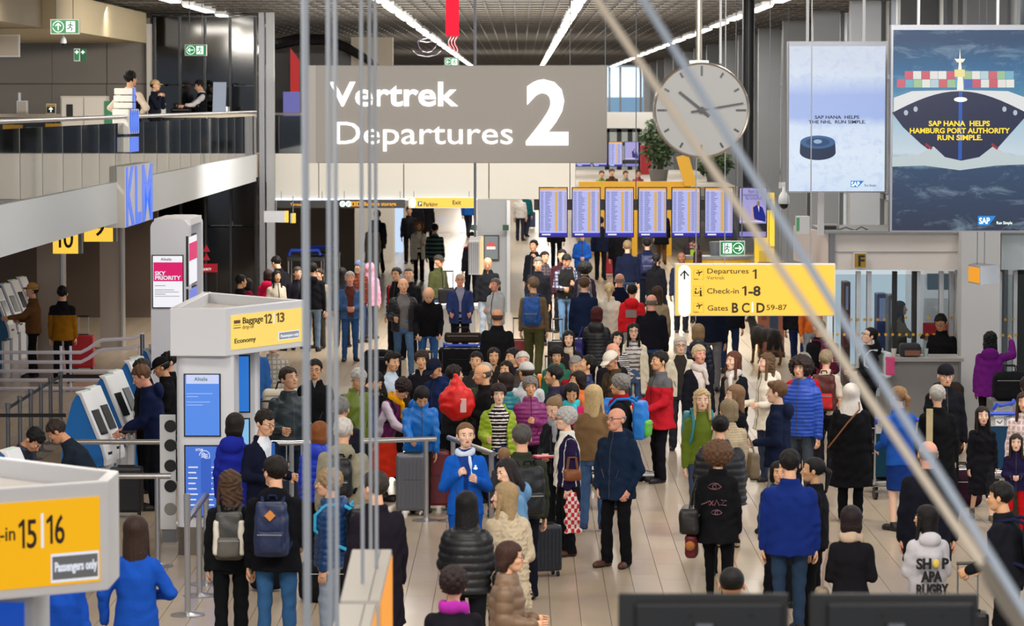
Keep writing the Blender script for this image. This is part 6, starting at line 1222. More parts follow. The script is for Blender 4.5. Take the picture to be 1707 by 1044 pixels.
c = P_(459, 763, 1.83, 176, ('short', '1e1612'), T_('jacket', '101116', hood=True, hem=.8), B_('jeans', '2f5680'), 'person with glasses in black coat and blue jeans with a navy backpack', glasses=True, hyaw=35, w=1.1, arms=('down', ((.2, .1, -1), (-.1, .8, -.3), 0)))
backpack(c, 'navy backpack with an orange diamond patch and brown base', '1c2748', pocket='1a2444', w=.31, h=.52, diamond='c07a34'); s_ = c
lump(*(lambda q: (q.x, q.y-.1, 0))(onz(560, 1000, 0)), .75, .35, .42, 'large black holdall on the floor behind the pole', BK)
lump(*(lambda q: (q.x, q.y, .02))(onz(445, 985, 0)), .35, .25, .4, 'black bag hanging low beside the blue jeans', BK)
d = P_(549, 786, 1.66, -95, ('curly', 'b08a58'), T_('puffer', '143a6a', quilt=.06), B_('jeans', '8a95a4'), 'person with blond curly hair in dark blue quilted jacket facing left', arms=('down', 'down'), hood=None) if 0 else P_(549, 786, 1.66, -95, ('curly', 'b08a58'), T_('puffer', '143a6a', quilt=.06, hood=True), B_('jeans', '8a95a4'), 'person with blond curly hair in dark blue quilted jacket facing left', arms=('down', 'down'))
backpack(d, 'black backpack with a light blue tag on the blond curly haired person', BK, '3aa0c8', w=.28)
e = P_(626, 788, 1.85, -150, ('short', '3a2f28'), T_('longcoat', '1b1620', hem=.5), B_('slacks', '101014'), 'tall person from behind in a long dark overcoat with greying hair', legs='walk', hyaw=15, w=1.1)
f = P_(778, 821, 1.66, 176, ('long', '141216'), T_('puffer', '17171a'), B_('slacks', '15161c'), 'person with long black hair in a black down jacket behind the uniformed attendant', fem=True, arms=('hold', 'hold'), w=1.12)
handbag(f, 'small black handbag with silver trim at the black down jacket', BK, side=-1, w=.22, h=.2, z=.95, strap=False) if 0 else handbag(f, 'small black handbag with silver trim beside the black down jacket', BK, side=-1, w=.22, h=.2, z=.92, strap=False)
g = P_(843, 806, 1.68, -155, ('xlong', 'b8935c'), T_('fur', 'b8a88e', hem=.6), B_('slacks', '141418'), 'person with very long blond hair in a cream fur coat', fem=True, hyaw=55, skin='p', arms=('bent', 'bent'), sole='d8d4cc')
h_ = P_(838, 768, 1.68, -70, ('long', '24181a'), T_('jacket', '5f87ac', hood=True), B_('jeans', '2a3a55'), 'person with long dark hair in a pale denim jacket tilting the head', fem=True, ht=-22, hp=12, hyaw=20, skin='p')
i_ = P_(851, 905, 1.60, 88, ('bob', '46231a'), T_('puffer', '6d5540', quilt=.1), B_('slacks', '181614'), 'person with short auburn hair and glasses in a brown patterned down jacket', fem=True, glasses=True, arms=('bent', 'bent'), hp=5)
j_ = P_(756, 950, 1.66, 178, ('curly', '2a1816'), T_('jacket', '15131a'), B_('slacks', '101012'), 'person from behind with dark short hair and a magenta collar at the bottom edge', fem=True, scarf='a02a96', w=1.15)
k_ = P_(776, 706, 1.74, 3, ('pony', '8a5c34'), T_('blazer', '1556b4', open=.02, hem=.8, flare=.02), B_('skirt', '1450a8', hem=.45), 'uniformed attendant in bright blue with white scarf talking with raised hands', fem=True, skin='p', hyaw=8, arms=(((.3, .0, -1), (-.45, .85, .35), 0), ((.3, .0, -1), (-.75, .8, .75), 1)), inner='1c3c86', scarf='cfdcec', scr=.6)
l_ = P_(870, 710, 1.78, -165, ('short', '5a544e'), T_('jacket', '2f3328'), B_('slacks', '12141f'), 'grey haired person from behind in olive jacket with a black backpack', w=1.12, hyaw=-10)
backpack(l_, 'large black backpack on the olive jacket', '15171b', w=.32, h=.52, drop=.05)
suitcase(905, 990, 0, 'dark ribbed cabin case with chrome edges by the cream fur coat', '20242c', .36, .22, .5, rz=20, ribs=True, handle=.0, at_=(at(906, 995, 35.3).x, 35.3))
m_ = P_(944, 682, 1.64, -78, ('curly', 'b9b4ae'), T_('jacket', 'dcd7cc', yoke=None, sleevecol='241a3c', side='1d1838'), B_('slacks', '101014'), 'older person with white curly hair and glasses in white and navy fleece jacket', fem=True, glasses=True, skin='p', shoes='4a2a1c', w=1.05)
t = thing('checked_cloth', 'red and white checked cloth held low by the white haired person', 'cloth'); pz = m_.hand(0); P0, o0 = grid((-.1, -.05, -.42), (.1, .05, .05), .012); dd = column(P0, [(-.42, .085, .03), (-.1, .07, .035), (.03, .035, .03)])-wr(P0, 1, .006); V, Q = snet(dd, o0, .012); cc_ = V[Q].mean(1)
t.location = (pz.x+.06, pz.y-.05, pz.z); link('cloth', quads_mesh('cloth', V, Q, [cloth('d8d0cc'), cloth('c22a34')], ((np.mod(cc_[:, 0]+1, .07) < .035) ^ (np.mod(cc_[:, 2]+1, .09) < .045)).astype(int)), t)
handbag(m_, 'small brown leather waist bag on the white and navy jacket', '7a4626', side=1, w=.2, h=.13, z=1.0, strap=False)
n_ = P_(1028, 680, 1.74, -35, ('bald', '8f8880'), T_('jacket', '15243a', hood=True, hem=.76), B_('slacks', '111114'), 'older balding person with glasses in a dark teal hooded jacket and brown shoes', glasses=True, shoes='4f2c1c', arms=('pocket', 'pocket'), hyaw=-10, w=1.1, skin='r')
o_ = P_(990, 643, 1.72, 168, ('xlong', 'cfa868'), T_('jacket', '7a5f42', hem=.9), B_('jeans', '44608a'), 'person from behind with very long wavy blond hair in a tan jacket', fem=True, arms=('hold', 'down'), shoes='2a3a66', sole='e8e8e8', hyaw=-30)
q_ = P_(920, 665, 1.70, -35, ('bun', 'a07848'), T_('jacket', '1a1c20'), B_('slacks', '15161a'), 'person with a blond bun and grey scarf looking down at a pink folder', fem=True, hp=28, scarf='8f8f92', arms=('hold', 'hold'), skin='p', shoes='b3a58c')
z = q_.hand(1); fo_ = thing('folder', 'pink folder held open below the grey scarf', 'folder', (z.x+.03, z.y-.05, z.z), .3); MB().box(-.13, .13, -.09, .09, 0, .02).obj('cover', mat('c02456', .5), fo_); MB().box(-.12, .12, -.085, .085, .02, .025).obj('sheet', mat('e0b0a8', .6), fo_)
P_(840, 747, 1.12, 176, ('ponylow', 'a87848'), T_('jacket', '3a3a40'), B_('leggings', '22242c'), 'small child from behind with light brown hair beside the lime green jacket', fem=True, hs=1.25)
suitcase(0, 0, 0, 'big grey ribbed case standing behind the steel rail left of the attendant', '5c5e66', .4, .28, .7, ribs=True, at_=(at(686, 0, 40.6).x, 40.6), handle=0); suitcase(0, 0, 0, 'dark red case between the ribbed grey case and the attendant', '6a0a1a', .3, .25, .68, at_=(at(728, 0, 41.1).x, 41.1), handle=0)
MB().ell((.1, -.155, 1.3), (.022, .008, .014), 8, 6).ell((.1, -.155, 1.325), (.01, .008, .01), 8, 6).obj('crown_badge', GW, [o for o in k_.root.children if o.name.startswith('blazer')][0])
# ------------------------------------------------------------------ right foreground
r_ = P_(1197, 740, 1.66, 172, ('afro', '6e4626'), T_('jacket', '121215', hem=.72), B_('leggings', '0f0f12'), 'person with big curly brown hair in black jacket with pink eye print', fem=True, legs='walk', arms=('down', 'down'), w=1.0)
Mx = r_.mw @ Matrix.Translation((0, .172, 0)); ey = thing('x', 'x', 'x'); bpy.data.objects.remove(ey)
jk = [o for o in r_.root.children if o.name.startswith('jacket')][0]; pk = glow('d08a98', .12)
def eye(cx, cz, sx=1, sz=1):
    mb = MB(); K = lambda pts: [(cx+a*sx, .158+.012*(1-abs(a)*3), cz+b*sz) for a, b in pts]
    mb.tube(K([(-.07, 0), (-.035, .028), (0, .036), (.035, .028), (.075, 0), (.035, -.022), (0, -.028), (-.035, -.022), (-.07, 0)]), .004, 4); mb.tube(K([(.018*math.cos(a), .022*math.sin(a)) for a in [2*PI*i/10 for i in range(11)]]), .005, 4); mb.obj('eye_print', pk, jk)
eye(.02, 1.26); mb = MB(); K = lambda pts: [(a, .165, b) for a, b in pts]
for pts in ([(.1, 1.12), (.045, 1.13), (.075, 1.105), (.04, 1.08), (.1, 1.075)], [(.03, 1.07), (.0, 1.13), (-.02, 1.07)], [(-.03, 1.07), (-.07, 1.12)], [(-.03, 1.12), (-.07, 1.07)], [(-.08, 1.07), (-.08, 1.12), (-.1, 1.1), (-.15, 1.08)]): mb.tube([(-a, b_, c_) for a, b_, c_ in K(pts)][::1], .005, 4)
mb.obj('lettering', pk, jk); eye(.0, 1.0, .8, .8)
handbag(r_, 'black duffel with a hanging strap carried by the curly haired person', '1a1614', side=1, w=.42, h=.26, d=.2, z=.95); hb2 = handbag(r_, 'dark red handbag with a fur ball on the arm of the black jacket', '5a1018', side=1, w=.28, h=.24, z=.68, strap=False); MB().ell((.2, 0, .02), (.05, .05, .05), 12, 8).obj('fur_ball', mat('9a5a24', .95, bump=1), hb2)
s2 = P_(1201, 693, 1.72, 176, ('bun', '141012'), T_('puffer', '17161a', hem=.8), B_('slacks', '111113'), 'broad person with black hair tied up in a large black quilted coat', fem=True, w=1.45, arms=('hold', 'hold'))
t2 = P_(1215, 667, 1.68, -160, ('bob', 'a58a60'), T_('sweater', 'b8a78c', stripe='a89678', sp=.03), B_('skirt', 'a08c6c', hem=.5), 'person with a blond bob in a beige ribbed sweater carrying a taupe bag', fem=True, hyaw=20, shoes='a89474')
handbag(t2, 'taupe leather shoulder bag on the beige ribbed sweater', '6b5c48', side=-1, w=.34, h=.3, z=.98)
u2 = P_(1317, 752, 1.76, 178, ('short', '14110f'), T_('jacket', '14286c', hem=.78), B_('jeans', '26384e'), 'person from behind with short black hair in a royal blue jacket and jeans', w=1.2, arms=('down', 'down'))
P_(1298, 771, 1.45, 5, ('bob', '16110f'), T_('jacket', '1c2c50', check='2c4474'), B_('slacks', '15151a'), 'small person whose face peeks out left of the royal blue jacket', fem=True, skin='a')
P_(1357, 764, 1.64, -100, ('pony', '131013'), T_('jacket', '15141a'), B_('slacks', '121214'), 'person with black tied hair in black seen right of the royal blue jacket', fem=True, skin='a')
v2 = P_(1419, 845, 1.58, 176, ('bob', '231315'), T_('sweater', '131216'), B_('slacks', '121114'), 'person from behind with a dark bob in a black top near the bottom edge', fem=True, scarf='b09a84', arms=('hold', 'hold')); handbag(v2, 'leopard patterned cloth bag beside the dark bob person', '7a6a58', side=1, w=.2, h=.34, z=.8)
w2 = P_(1545, 844, 1.50, -172, ('xlong', '17110f'), T_('hoodie', 'b9b6bb', hem=.6), B_('slacks', '20202a'), 'child with long black hair in a white hoodie reading shop apa rugby', fem=True, hyaw=50, skin='a', hs=1.08, arms=('hold', 'hold'))
hd = [o for o in w2.root.children if o.name.startswith('hoodie')][0]
for body, zz, ww, L in (('SH', .985, .135, .145), ('P', .985, .06, -.085), ('APA', .87, .19, .095), ('RUGBY', .755, .29, .145)):
    o = text(body, .13, BLACK, hd, (L, .172, zz), rot=(PI/2, 0, PI), bold=.035, w=ww, ext=.012)
MB().ell((-.035, .172, 1.03), (.035, .02, .04), 12, 6).obj('round_print', mat('c8b04a', .5), hd)
x2 = P_(1547, 735, 1.80, 178, ('bald', '9a8a7c'), T_('longcoat', '14151f', hem=.62, flare=.0), B_('slacks', '101016'), 'bald person from behind in a long navy coat with a white collar', skin='r', w=1.12, hyaw=10)
y2 = P_(1668, 806, 1.72, -115, ('short', '14110f'), T_('jacket', '17181e'), B_('slacks', '101014'), 'person with short black hair in a dark jacket leaning left at the right edge', skin='a', arms=('push', 'push'), lean=6, w=1.1); backpack(y2, 'dark backpack with a white mark on the person at the right edge', '1a1f3a', w=.3)
q = y2.hand(1); suitcase(0, 0, 0, 'black case with long pull handle before the person at the right edge', BK, .35, .22, .5, at_=(q.x-.05, q.y-.1), handle=.42)
P_(1220, 946, 1.74, 176, ('buzz', '100d0c'), T_('tee', '17171a'), B_('slacks', '101014'), 'person whose round black haired head shows above the display backs', skin='m', w=1.0)
# right middle
a3 = P_(1419, 640, 1.66, 172, None, T_('longcoat', '101013', hem=.45), B_('slacks', '0f0f12'), 'person in a white headscarf and long black coat with a tan shoulder strap', fem=True, hat=('hijab', 'c9c2ba'), w=1.25)
MB().tube([(-.1, .1, 1.46), (-.11, .175, 1.38), (.03, .2, 1.22), (.18, .2, 1.02), (.27, .1, .9)], .011, 6).obj('shoulder_strap', mat('7a4a22', .5), [o for o in a3.root.children if o.name.startswith('long_coat')][0], smooth=True)
b3 = P_(1497, 645, 1.70, -160, ('pony', 'a4713c'), T_('blazer', '1c4c9c', hem=.8, flare=.02), B_('skirt', '15306e', hem=.5), 'person with a blond ponytail in blue uniform pushing a trolley', fem=True, skin='p', arms=('push', 'push'), hyaw=25, lean=5)
q = b3.hand(0); tr = trolley(at(1478, 820, 42.6).x, 42.6, 12, 'trolley with a blue advert panel beside the blond uniformed person', '16607e')
lump(at(1478, 0, 42.9).x, 42.9, .18, .5, .4, .5, 'black bag standing on the trolley beside the blond uniformed person', BK)
c3 = P_(1563, 644, 1.68, 178, ('short', 'a39d92'), T_('longcoat', '101012', hem=.5), B_('slacks', '101012'), 'grey haired person in a black coat with a cream scarf hanging down the back', fem=True, w=1.1)
sc_ = [o for o in c3.root.children if o.name.startswith('long_coat')][0]; MB().box(.07, .15, .175, .19, .9, 1.44).obj('hanging_scarf', cloth('b9a880'), sc_, bevel=.005)
d3 = P_(1577, 609, 1.80, 5, ('buzz', '201814'), T_('jacket', '131318', hood=True), B_('slacks', '121214'), 'person in a backwards black cap and glasses wearing a black jacket', glasses=True, hat=('beanie', '15151a'), skin='l', hp=8)
e3 = P_(1453, 547, 1.70, -75, ('ponylow', '17120f'), T_('jacket', '17191c', hood=True), B_('slacks', '101214'), 'person with glasses in dark parka looking up left near the F door', fem=True, glasses=True, hp=-12, skin='p', arms=('bent', 'bent')); backpack(e3, 'colourful triangle patterned backpack on the dark parka', 'c8cdd0', pocket='3ac0b4', sides='d04a7c', w=.28, h=.42)
f3 = P_(1500, 503, 1.66, 80, ('long', '17120f'), T_('jacket', '5a5448'), B_('jeans', '20242c'), 'person with long black hair in grey green jacket behind the grey counter', fem=True, skin='a', arms=('down', 'reach'))
g3 = P_(1567, 526, 1.74, -25, ('short', '120f0e'), T_('shirt', '131316'), B_('slacks', '101014'), 'person with glasses in a black buttoned shirt behind the grey counter', skin='t', glasses=True, hp=22, arms=('bent', 'hold'))
h3 = P_(1651, 554, 1.66, 170, ('mid', '151216'), T_('jacket', '651a70', hood=True, hem=.76), B_('slacks', '1a1416'), 'person from behind in a bright purple jacket leaning on the left arm', fem=True, arms=('down', 'upp'), w=1.15)
lump(at(1638, 640, 47.6).x-.5, 47.6, .0, .45, .35, 1.05, 'dark brown garment bag standing left of the purple jacket', '2a211c', handle=False)
lump(at(1690, 0, 48).x, 48, .75, .5, .35, .42, 'black rucksack on the ledge at the right edge', BK); tag(MB().box(at(1662, 0, 47.8).x, at(1760, 0, 47.8).x, 47.8, 48.5, 0, .75).obj('ledge_counter', mat('77787a', .5)), 'low grey ledge at the right edge below the black rucksack', 'counter')
trolley(at(1672, 700, 43.5).x, 43.5, 0, 'trolley with blue handle and two white safety pictograms near the right edge', '2a6ea0', pics=True)
trolley(at(1618, 700, 44.6).x, 44.6, 60, 'nested trolley turned aside left of the pictogram trolley', '5a8ab0')
i3 = P_(1638, 679, 1.36, 3, ('long', '23150f'), T_('dress', '15151a', hem=.42, sleeve=1, flare=.02), B_('shorts', '1a1a1e'), 'long haired child in a black knee length dress', fem=True, hs=1.15, legs='walk', skin='p', shoes='5a5448', sole='d8d4cc')
j3 = P_(1694, 725, 1.14, -8, ('long', '2b1a12'), T_('jacket', '1e1838', hem=.8), B_('leggings', 'b01218'), 'small child in purple jacket and red leggings at the right edge', fem=True, hs=1.25, skin='p', arms=('hold', 'hold'))
k3 = P_(1708, 655, 1.60, -15, ('long', '3a2418'), T_('shirt', 'b89a98', check='d8c8c4'), B_('slacks', '3a3428'), 'person in a pink checked shirt cut by the right picture edge', fem=True)
P_(1712, 628, 1.62, -160, ('bob', '2a1a14'), T_('puffer', 'b02a7c'), B_('slacks', '3a3424'), 'person in a bright magenta jacket cut by the right picture edge', fem=True, arms=('push', 'push'), lean=20)
lump(at(1600, 850, 41.5).x, 41.5, 0, .55, .4, .45, 'black and burgundy bag on the floor beside the child in the black dress', '2a1420')
# ------------------------------------------------------------------ group of young travellers
l3 = P_(1170, 650, 1.70, 8, ('longcurl', 'c8a46a'), T_('sweater', '5d6e24'), B_('jeans', '3a4a66'), 'person with long wavy blond hair in an olive green top with teal backpack', fem=True, skin='p', hyaw=-5); backpack(l3, 'teal rucksack on the back of the olive green top', '3a8088', w=.36, h=.6, d=.22)
m3 = P_(1226, 643, 1.70, -75, ('long', '9a6c3e'), T_('jacket', '15161c'), B_('slacks', '101014'), 'person with long light brown hair in black turned left', fem=True, skin='p')
n3 = P_(1296, 637, 1.78, -105, ('part', '7a4e28'), T_('jacket', '141c34', hood=True, hem=.78), B_('jeans', '8a8a88'), 'young person with tousled brown hair in a navy parka and light jeans', skin='p', arms=('bent', 'pocket'))
o3 = P_(1335, 598, 1.86, -25, ('afro', '2e1c14'), T_('puffer', '163f9c', quilt=.045, hood=True), B_('jeans', '3e454e'), 'tall person with curly dark hair in a bright blue quilted jacket', skin='l', inner='8a8f94', hs=.98)
p3 = P_(1340, 590, 1.76, 20, ('short', '8a8078'), T_('jacket', 'a01822'), B_('slacks', '1a1a1e'), 'person in a red coat mostly hidden behind the bright blue quilted jacket')
q3 = P_(1278, 590, 1.70, -62, ('longcurl', '7a5430'), T_('jacket', 'd8d0bf', hem=.72, hood=True), B_('jeans', '3a4256'), 'person with curly brown hair in a cream jacket facing left', fem=True, arms=('bent', 'bent'), skin='p')
r3 = P_(1223, 587, 1.70, -45, ('long', '74391f'), T_('jacket', '191a20', open=.07, inner='9a8e7c'), B_('jeans', '28344c'), 'person with long auburn hair and a pale scarf in a black jacket', fem=True, scarf='cfcac4', skin='p')
s3 = P_(1165, 577, 1.70, 25, ('short', 'd4b480'), T_('coat', '17181f', open=.06, inner='d8ccc4', hem=.6), B_('slacks', '15161a'), 'person with short blond hair and a pale striped scarf in a dark coat', fem=True, scarf='ccc0b8', skin='r')
t3 = P_(1134, 563, 1.64, 3, ('bob', 'bdb8b0'), T_('jacket', 'd6cdb6', open=.05, inner='34302c'), B_('slacks', '2a2a30'), 'white haired person with glasses in a cream jacket', fem=True, glasses=True, skin='p')
u3 = P_(1100, 587, 1.74, -62, ('short', '26201c'), T_('jacket', 'b01c28', yoke='5a5a5c', yz=1.3, hem=.74), B_('slacks', '121218'), 'person in a red and grey jacket holding a trolley handle facing left', skin='a', arms=('push', 'push'), w=1.1)
q = u3.hand(1); trolley(q.x-.25, q.y-.15, -60, 'trolley carrying a blue backpack in front of the red and grey jacket'); lump(q.x-.25, q.y-.1, .55, .42, .3, .6, 'bright blue rucksack with green trim on the trolley', '1566b8', name='backpack', cat='backpack', m=shiny('1566b8')); suitcase(0, 0, 0, 'dark blue case lying under the bright blue rucksack', '1d2c4c', .45, .25, .3, at_=(q.x-.25, q.y-.1, .14), handle=0)
v3 = P_(1377, 585, 1.68, 168, ('short', 'b09468'), T_('tee', 'c8b8a4', sleeve=.4), B_('slacks', '1c1c22'), 'person from behind with short blond hair in a pale top and red rucksack', fem=True); backpack(v3, 'red and brown rucksack on the pale top', '4a1a14', pocket='b01c20', w=.34, h=.52)
w3 = P_(1366, 533, 1.76, -150, ('buzz', '17110f'), T_('jacket', '141416'), B_('slacks', '101014'), 'person in black with a maroon backpack by the F door', skin='m'); backpack(w3, 'maroon backpack on the person in black by the F door', '5c1434', w=.3, h=.5)
x3 = P_(1164, 541, 1.68, 176, ('bob', 'a07a48'), T_('puffer', '15192a', hood=True, hem=.76), B_('slacks', '14141a'), 'person with blond hair in a long dark blue quilted coat below the gates sign', fem=True)
P_(1186, 478, 1.84, 178, ('short', '3a2a1c'), T_('jacket', '141a2c'), B_('slacks', '6c6c70'), 'person in grey trousers whose upper body is hidden by the gates sign')
P_(1217, 462, 1.80, 178, ('short', '2a1c14'), T_('jacket', '14151c'), B_('jeans', '1f2c4c'), 'person in dark jeans whose upper body is hidden by the gates sign')
y3 = P_(1331, 462, 1.84, 165, ('short', '2a1c14'), T_('jacket', '14161c'), B_('jeans', '1c2a54'), 'dog handler in dark blue trousers half hidden by the gates sign', legs='walk')
P_(1352, 476, 1.7, 30, ('short', '4a3420'), T_('tee', 'd0682a'), B_('jeans', '9aa0a8'), 'person in orange and pale trousers behind the dog handler')
lump(at(1150, 545, 52).x, 52, .55, .35, .28, .45, 'orange brown bag peeking out below the gates sign', 'b06a1c')
# ------------------------------------------------------------------ dense middle group
P_(831, 643, 1.60, 6, ('curly', '2e1614'), T_('puffer', '8aa01c', open=.1, quilt=.07), B_('jeans', '1c2c50'), 'person with dark curly hair in a lime green puffer over a striped top', fem=True, skin='p', inner=dict(col='1b1718', stripe='d8d0cc', sp=.045), arms=('down', 'bent'), w=1.1)
P_(884, 631, 1.58, 4, ('curly', '827c74'), T_('puffer', '7c2464', quilt=.06), B_('slacks', '1d1a24'), 'older person with grey curly hair in a purple puffer jacket', fem=True, skin='a', arms=('chest', 'down'), w=1.1)
P_(843, 622, 1.60, -150, ('bob', '33201a'), T_('puffer', '147078', quilt=.06), B_('slacks', '1d1a24'), 'person with brown hair in a teal puffer jacket turned away', fem=True, skin='a', hyaw=30)
P_(802, 608, 1.72, -80, ('bald', '5a544c'), T_('jacket', '141316'), B_('slacks', '15151a'), 'balding grey person in black in profile beside the red sack', skin='a', hp=10, arms=('chest', 'chest'))
P_(809, 606, 1.68, 165, ('short', '6a645c'), T_('jacket', '3a3f30'), B_('slacks', '15151a'), 'person in a grey cap just behind the balding profile', hat=('cap', '9c9890'))
P_(757, 610, 1.66, 120, ('short', '2a1c18'), T_('jacket', '1a1a1e'), B_('slacks', '15151a'), 'person in black hidden behind the raised red sack', skin='a', arms=('face', 'face'))
rs_ = at(762, 697, 41.5); t = thing('red_sack', 'bright red soft sack held up in the crowd', 'bag', (rs_.x, 41.5, rs_.z)); P0, o0 = grid((-.26, -.2, -.05), (.26, .2, .6), .016); dd = smin(el(P0, (0, 0, .2), (.23, .16, .23)), cap(P0, (0, 0, .35), (-.02, 0, .52), .1, .04)[0], .08)-wr(P0, 2, .008); V, Q = snet(dd, o0, .016); link('sack', quads_mesh('sack', V, Q, [shiny('c8140f')]), t); MB().box(.04, .12, -.16, -.145, .08, .26).obj('white_label', mat('d8a8a4', .5), t, bevel=.01)
P_(705, 651, 1.62, 12, ('bob', '15110f'), T_('jacket', '0c63b4', hood=True, shiny=1), B_('slacks', '2a1c18'), 'person with black bobbed hair in a bright azure jacket bending forward', skin='a', hp=40, lean=14, arms=('hang', 'reach'), w=1.1)
a4 = P_(679, 638, 1.62, 62, ('curly', '2c1614'), T_('jacket', '5a1450', shiny=1, sleevecol='b8aab8'), B_('skirt', 'c8301a', hem=.35, flare=.09), 'person in maroon jacket and yellow scarf with an orange red coat below', fem=True, skin='a', hp=35, lean=20, scarf='d8960e', arms=('reach', 'reach')); backpack(a4, 'black and lime green backpack on the maroon jacket', '1a1c1a', pocket='8a9c2c', w=.3, h=.44)
P_(719, 602, 1.70, -40, ('buzz', '2a1c18'), T_('jacket', '15254c', hood=True), B_('slacks', '15151a'), 'person in a navy cap and navy jacket looking down', hat=('cap', '161a2c'), hp=35, skin='m')
P_(703, 587, 1.62, -5, ('curly', '3c241a'), T_('jacket', '15151c', v=1), B_('slacks', '15151a'), 'person with brown curly hair in black jacket left of the navy cap', fem=True, skin='a')
P_(655, 588, 1.72, 15, ('part', '15110f'), T_('jacket', '2a2724', open=.07), B_('slacks', '15151a'), 'person with a black fringe and light blue shirt under dark jacket', inner='b8c8d8', skin='a', hyaw=25, hp=10)
P_(634, 624, 1.62, 100, ('short', '15110f'), T_('jacket', '33312e'), B_('slacks', '15151a'), 'person in charcoal bending down behind the grey railing', skin='a', lean=30, hp=25, arms=('hang', 'hang'))
P_(601, 618, 1.72, 30, ('short', 'a8a49c'), T_('jacket', '5a6a1c', shiny=1, sleevecol='1c3a78', v=1), B_('slacks', '1c1c20'), 'grey haired person in an olive green and blue outdoor jacket looking down', skin='a', hp=30)
P_(568, 664, 1.74, 170, ('short', '8a8680'), T_('jacket', '1a1c26'), B_('slacks', '15151a'), 'grey haired person from behind in navy behind the poles')
b4 = P_(572, 699, 1.78, 176, ('short', 'c4bcb4'), T_('hoodie', '8a8470', hood=True), B_('jeans', '2a3446'), 'white haired person from behind in a khaki grey hoodie behind the poles', w=1.25); backpack(b4, 'slim black backpack on the khaki grey hoodie', BK, w=.26, h=.42)
c4 = P_(533, 704, 1.62, 160, ('bob', 'a8541c'), T_('puffer', '1a36b4', hood=True), B_('slacks', '15151a'), 'person with copper red hair in a vivid blue puffer jacket', fem=True, w=1.1, arms=('down', 'bent'))
d4 = P_(525, 601, 1.72, -2, ('short', '12100f'), T_('longcoat', '121215', v=1, hem=.55), B_('slacks', '101014'), 'person with glasses in a long black coat beside the leather jacket', skin='a', glasses=True, inner='b8b8b8')
e4 = P_(479, 614, 1.84, 28, ('short', '3c2c1e'), T_('bomber', '1c2a30'), B_('jeans', '1e2c40'), 'person in a dark leather bomber jacket looking up to the right', skin='l', hyaw=15, hp=-8, arms=('bent', 'bent'), w=1.05)
q = e4.hand(0); suitcase(0, 0, 0, 'dark cabin case with chrome handle before the leather jacket', '1c2438', .36, .22, .5, at_=(q.x-.25, q.y-.1), handle=.42)
f4 = P_(445, 686, 1.80, 48, ('short', '20160f'), T_('blazer', '12162a', open=.03, hem=.78), B_('slacks', '12152a'), 'person with glasses in a dark navy suit and bright blue tie', glasses=True, inner='d8dce4', tie='1c62b8', hp=15, arms=('bent', 'bent'), skin='l')
P_(392, 690, 1.70, 165, ('bob', '2a2018'), T_('jacket', '1f2a96', hood=True, hem=.7), B_('slacks', '15151a'), 'person in a violet blue hooded jacket half hidden by the screen column', fem=True)
suitcase(440, 650, 0, 'red case standing in the shade behind the baggage sign', '8a1018', .4, .26, .6, at_=(at(432, 0, 42.3).x, 42.3), handle=0)
# trolley with bags behind the baggage sign
trolley(at(480, 0, 44.2).x, 44.2, 180, 'trolley with a blue handle piled with bags behind the baggage sign'); x = at(486, 0, 44.4).x
suitcase(0, 0, 0, 'bright blue case lying on the trolley behind the baggage sign', '1a72c8', .75, .4, .32, at_=(x, 44.2, .55), handle=0); suitcase(0, 0, 0, 'black case with chrome handle on the left of the piled trolley', BK, .4, .26, .75, at_=(at(446, 0, 44).x, 43.8), handle=.3)
lump(x-.1, 44.2, .95, .6, .25, .3, 'cream tote bag with dark trim lying on the blue case', 'c8c0b0'); suitcase(0, 0, 0, 'grey case at the bottom of the piled trolley', '8a8f94', .7, .4, .35, at_=(x, 44.6, .16), handle=0)
P_(455, 560, 1.7, 10, ('short', '2a1c14'), T_('shirt', 'b0a89c', check='8a847c'), B_('jeans', '2c5a88'), 'person in a patterned pale shirt hidden behind the baggage sign')
P_(420, 556, 1.74, -5, ('short', '2a1c14'), T_('jacket', '2c5a98'), B_('jeans', '2c4c78'), 'person in blue standing behind the piled trolley')
# centre crowd, second row
P_(928, 580, 1.60, 0, ('curly', '15110f'), T_('jacket', '2f6650', hood=True), B_('slacks', '1c1c20'), 'person with black curly hair in a green hooded jacket', fem=True, skin='a', hp=8, w=1.1)
P_(871, 588, 1.66, 5, ('short', 'c8c2b8'), T_('jacket', '4a4038'), B_('slacks', '1c1c20'), 'white haired person with ruddy face behind the white cap', skin='r')
P_(855, 582, 1.66, -50, ('short', '1a1412'), T_('jacket', '25222a'), B_('slacks', '1c1c20'), 'dark haired person looking left beside the ruddy white haired one', skin='a')
P_(823, 581, 1.62, 2, ('bob', '2c1a16'), T_('jacket', '2a2420', v=1), B_('slacks', '1c1c20'), 'person with chin length brown hair and pale face in the middle crowd', fem=True, skin='a')
P_(794, 588, 1.66, -10, ('short', '1f1a18'), T_('jacket', '2a2a2c'), B_('slacks', '1c1c20'), 'person with grey black hair and narrow face in the middle crowd', skin='a')
P_(844, 603, 1.56, -25, ('bob', '1a1412'), T_('jacket', '3a3a40'), B_('slacks', '1c1c20'), 'short person with black hair directly above the teal puffer jacket', fem=True, skin='a')
P_(878, 605, 1.70, 172, ('short', '3a3028'), T_('shirt', 'c0c2c6'), B_('slacks', '1c1c20'), 'person in a pale grey baseball cap and white shirt from behind', hat=('cap', 'b9b8b4'), hyaw=40)
P_(924, 611, 1.70, -95, ('short', '1f1a1c'), T_('jacket', '2c2a3c', hood=True), B_('slacks', '1c1c20'), 'person with receding black hair in a slate hooded jacket facing left', skin='a', w=1.1)
P_(959, 596, 1.62, -15, ('short', '97928a'), T_('jacket', '8a1620'), B_('slacks', '1c1c20'), 'grey haired person in a dark red jacket looking down', skin='a', hp=15)
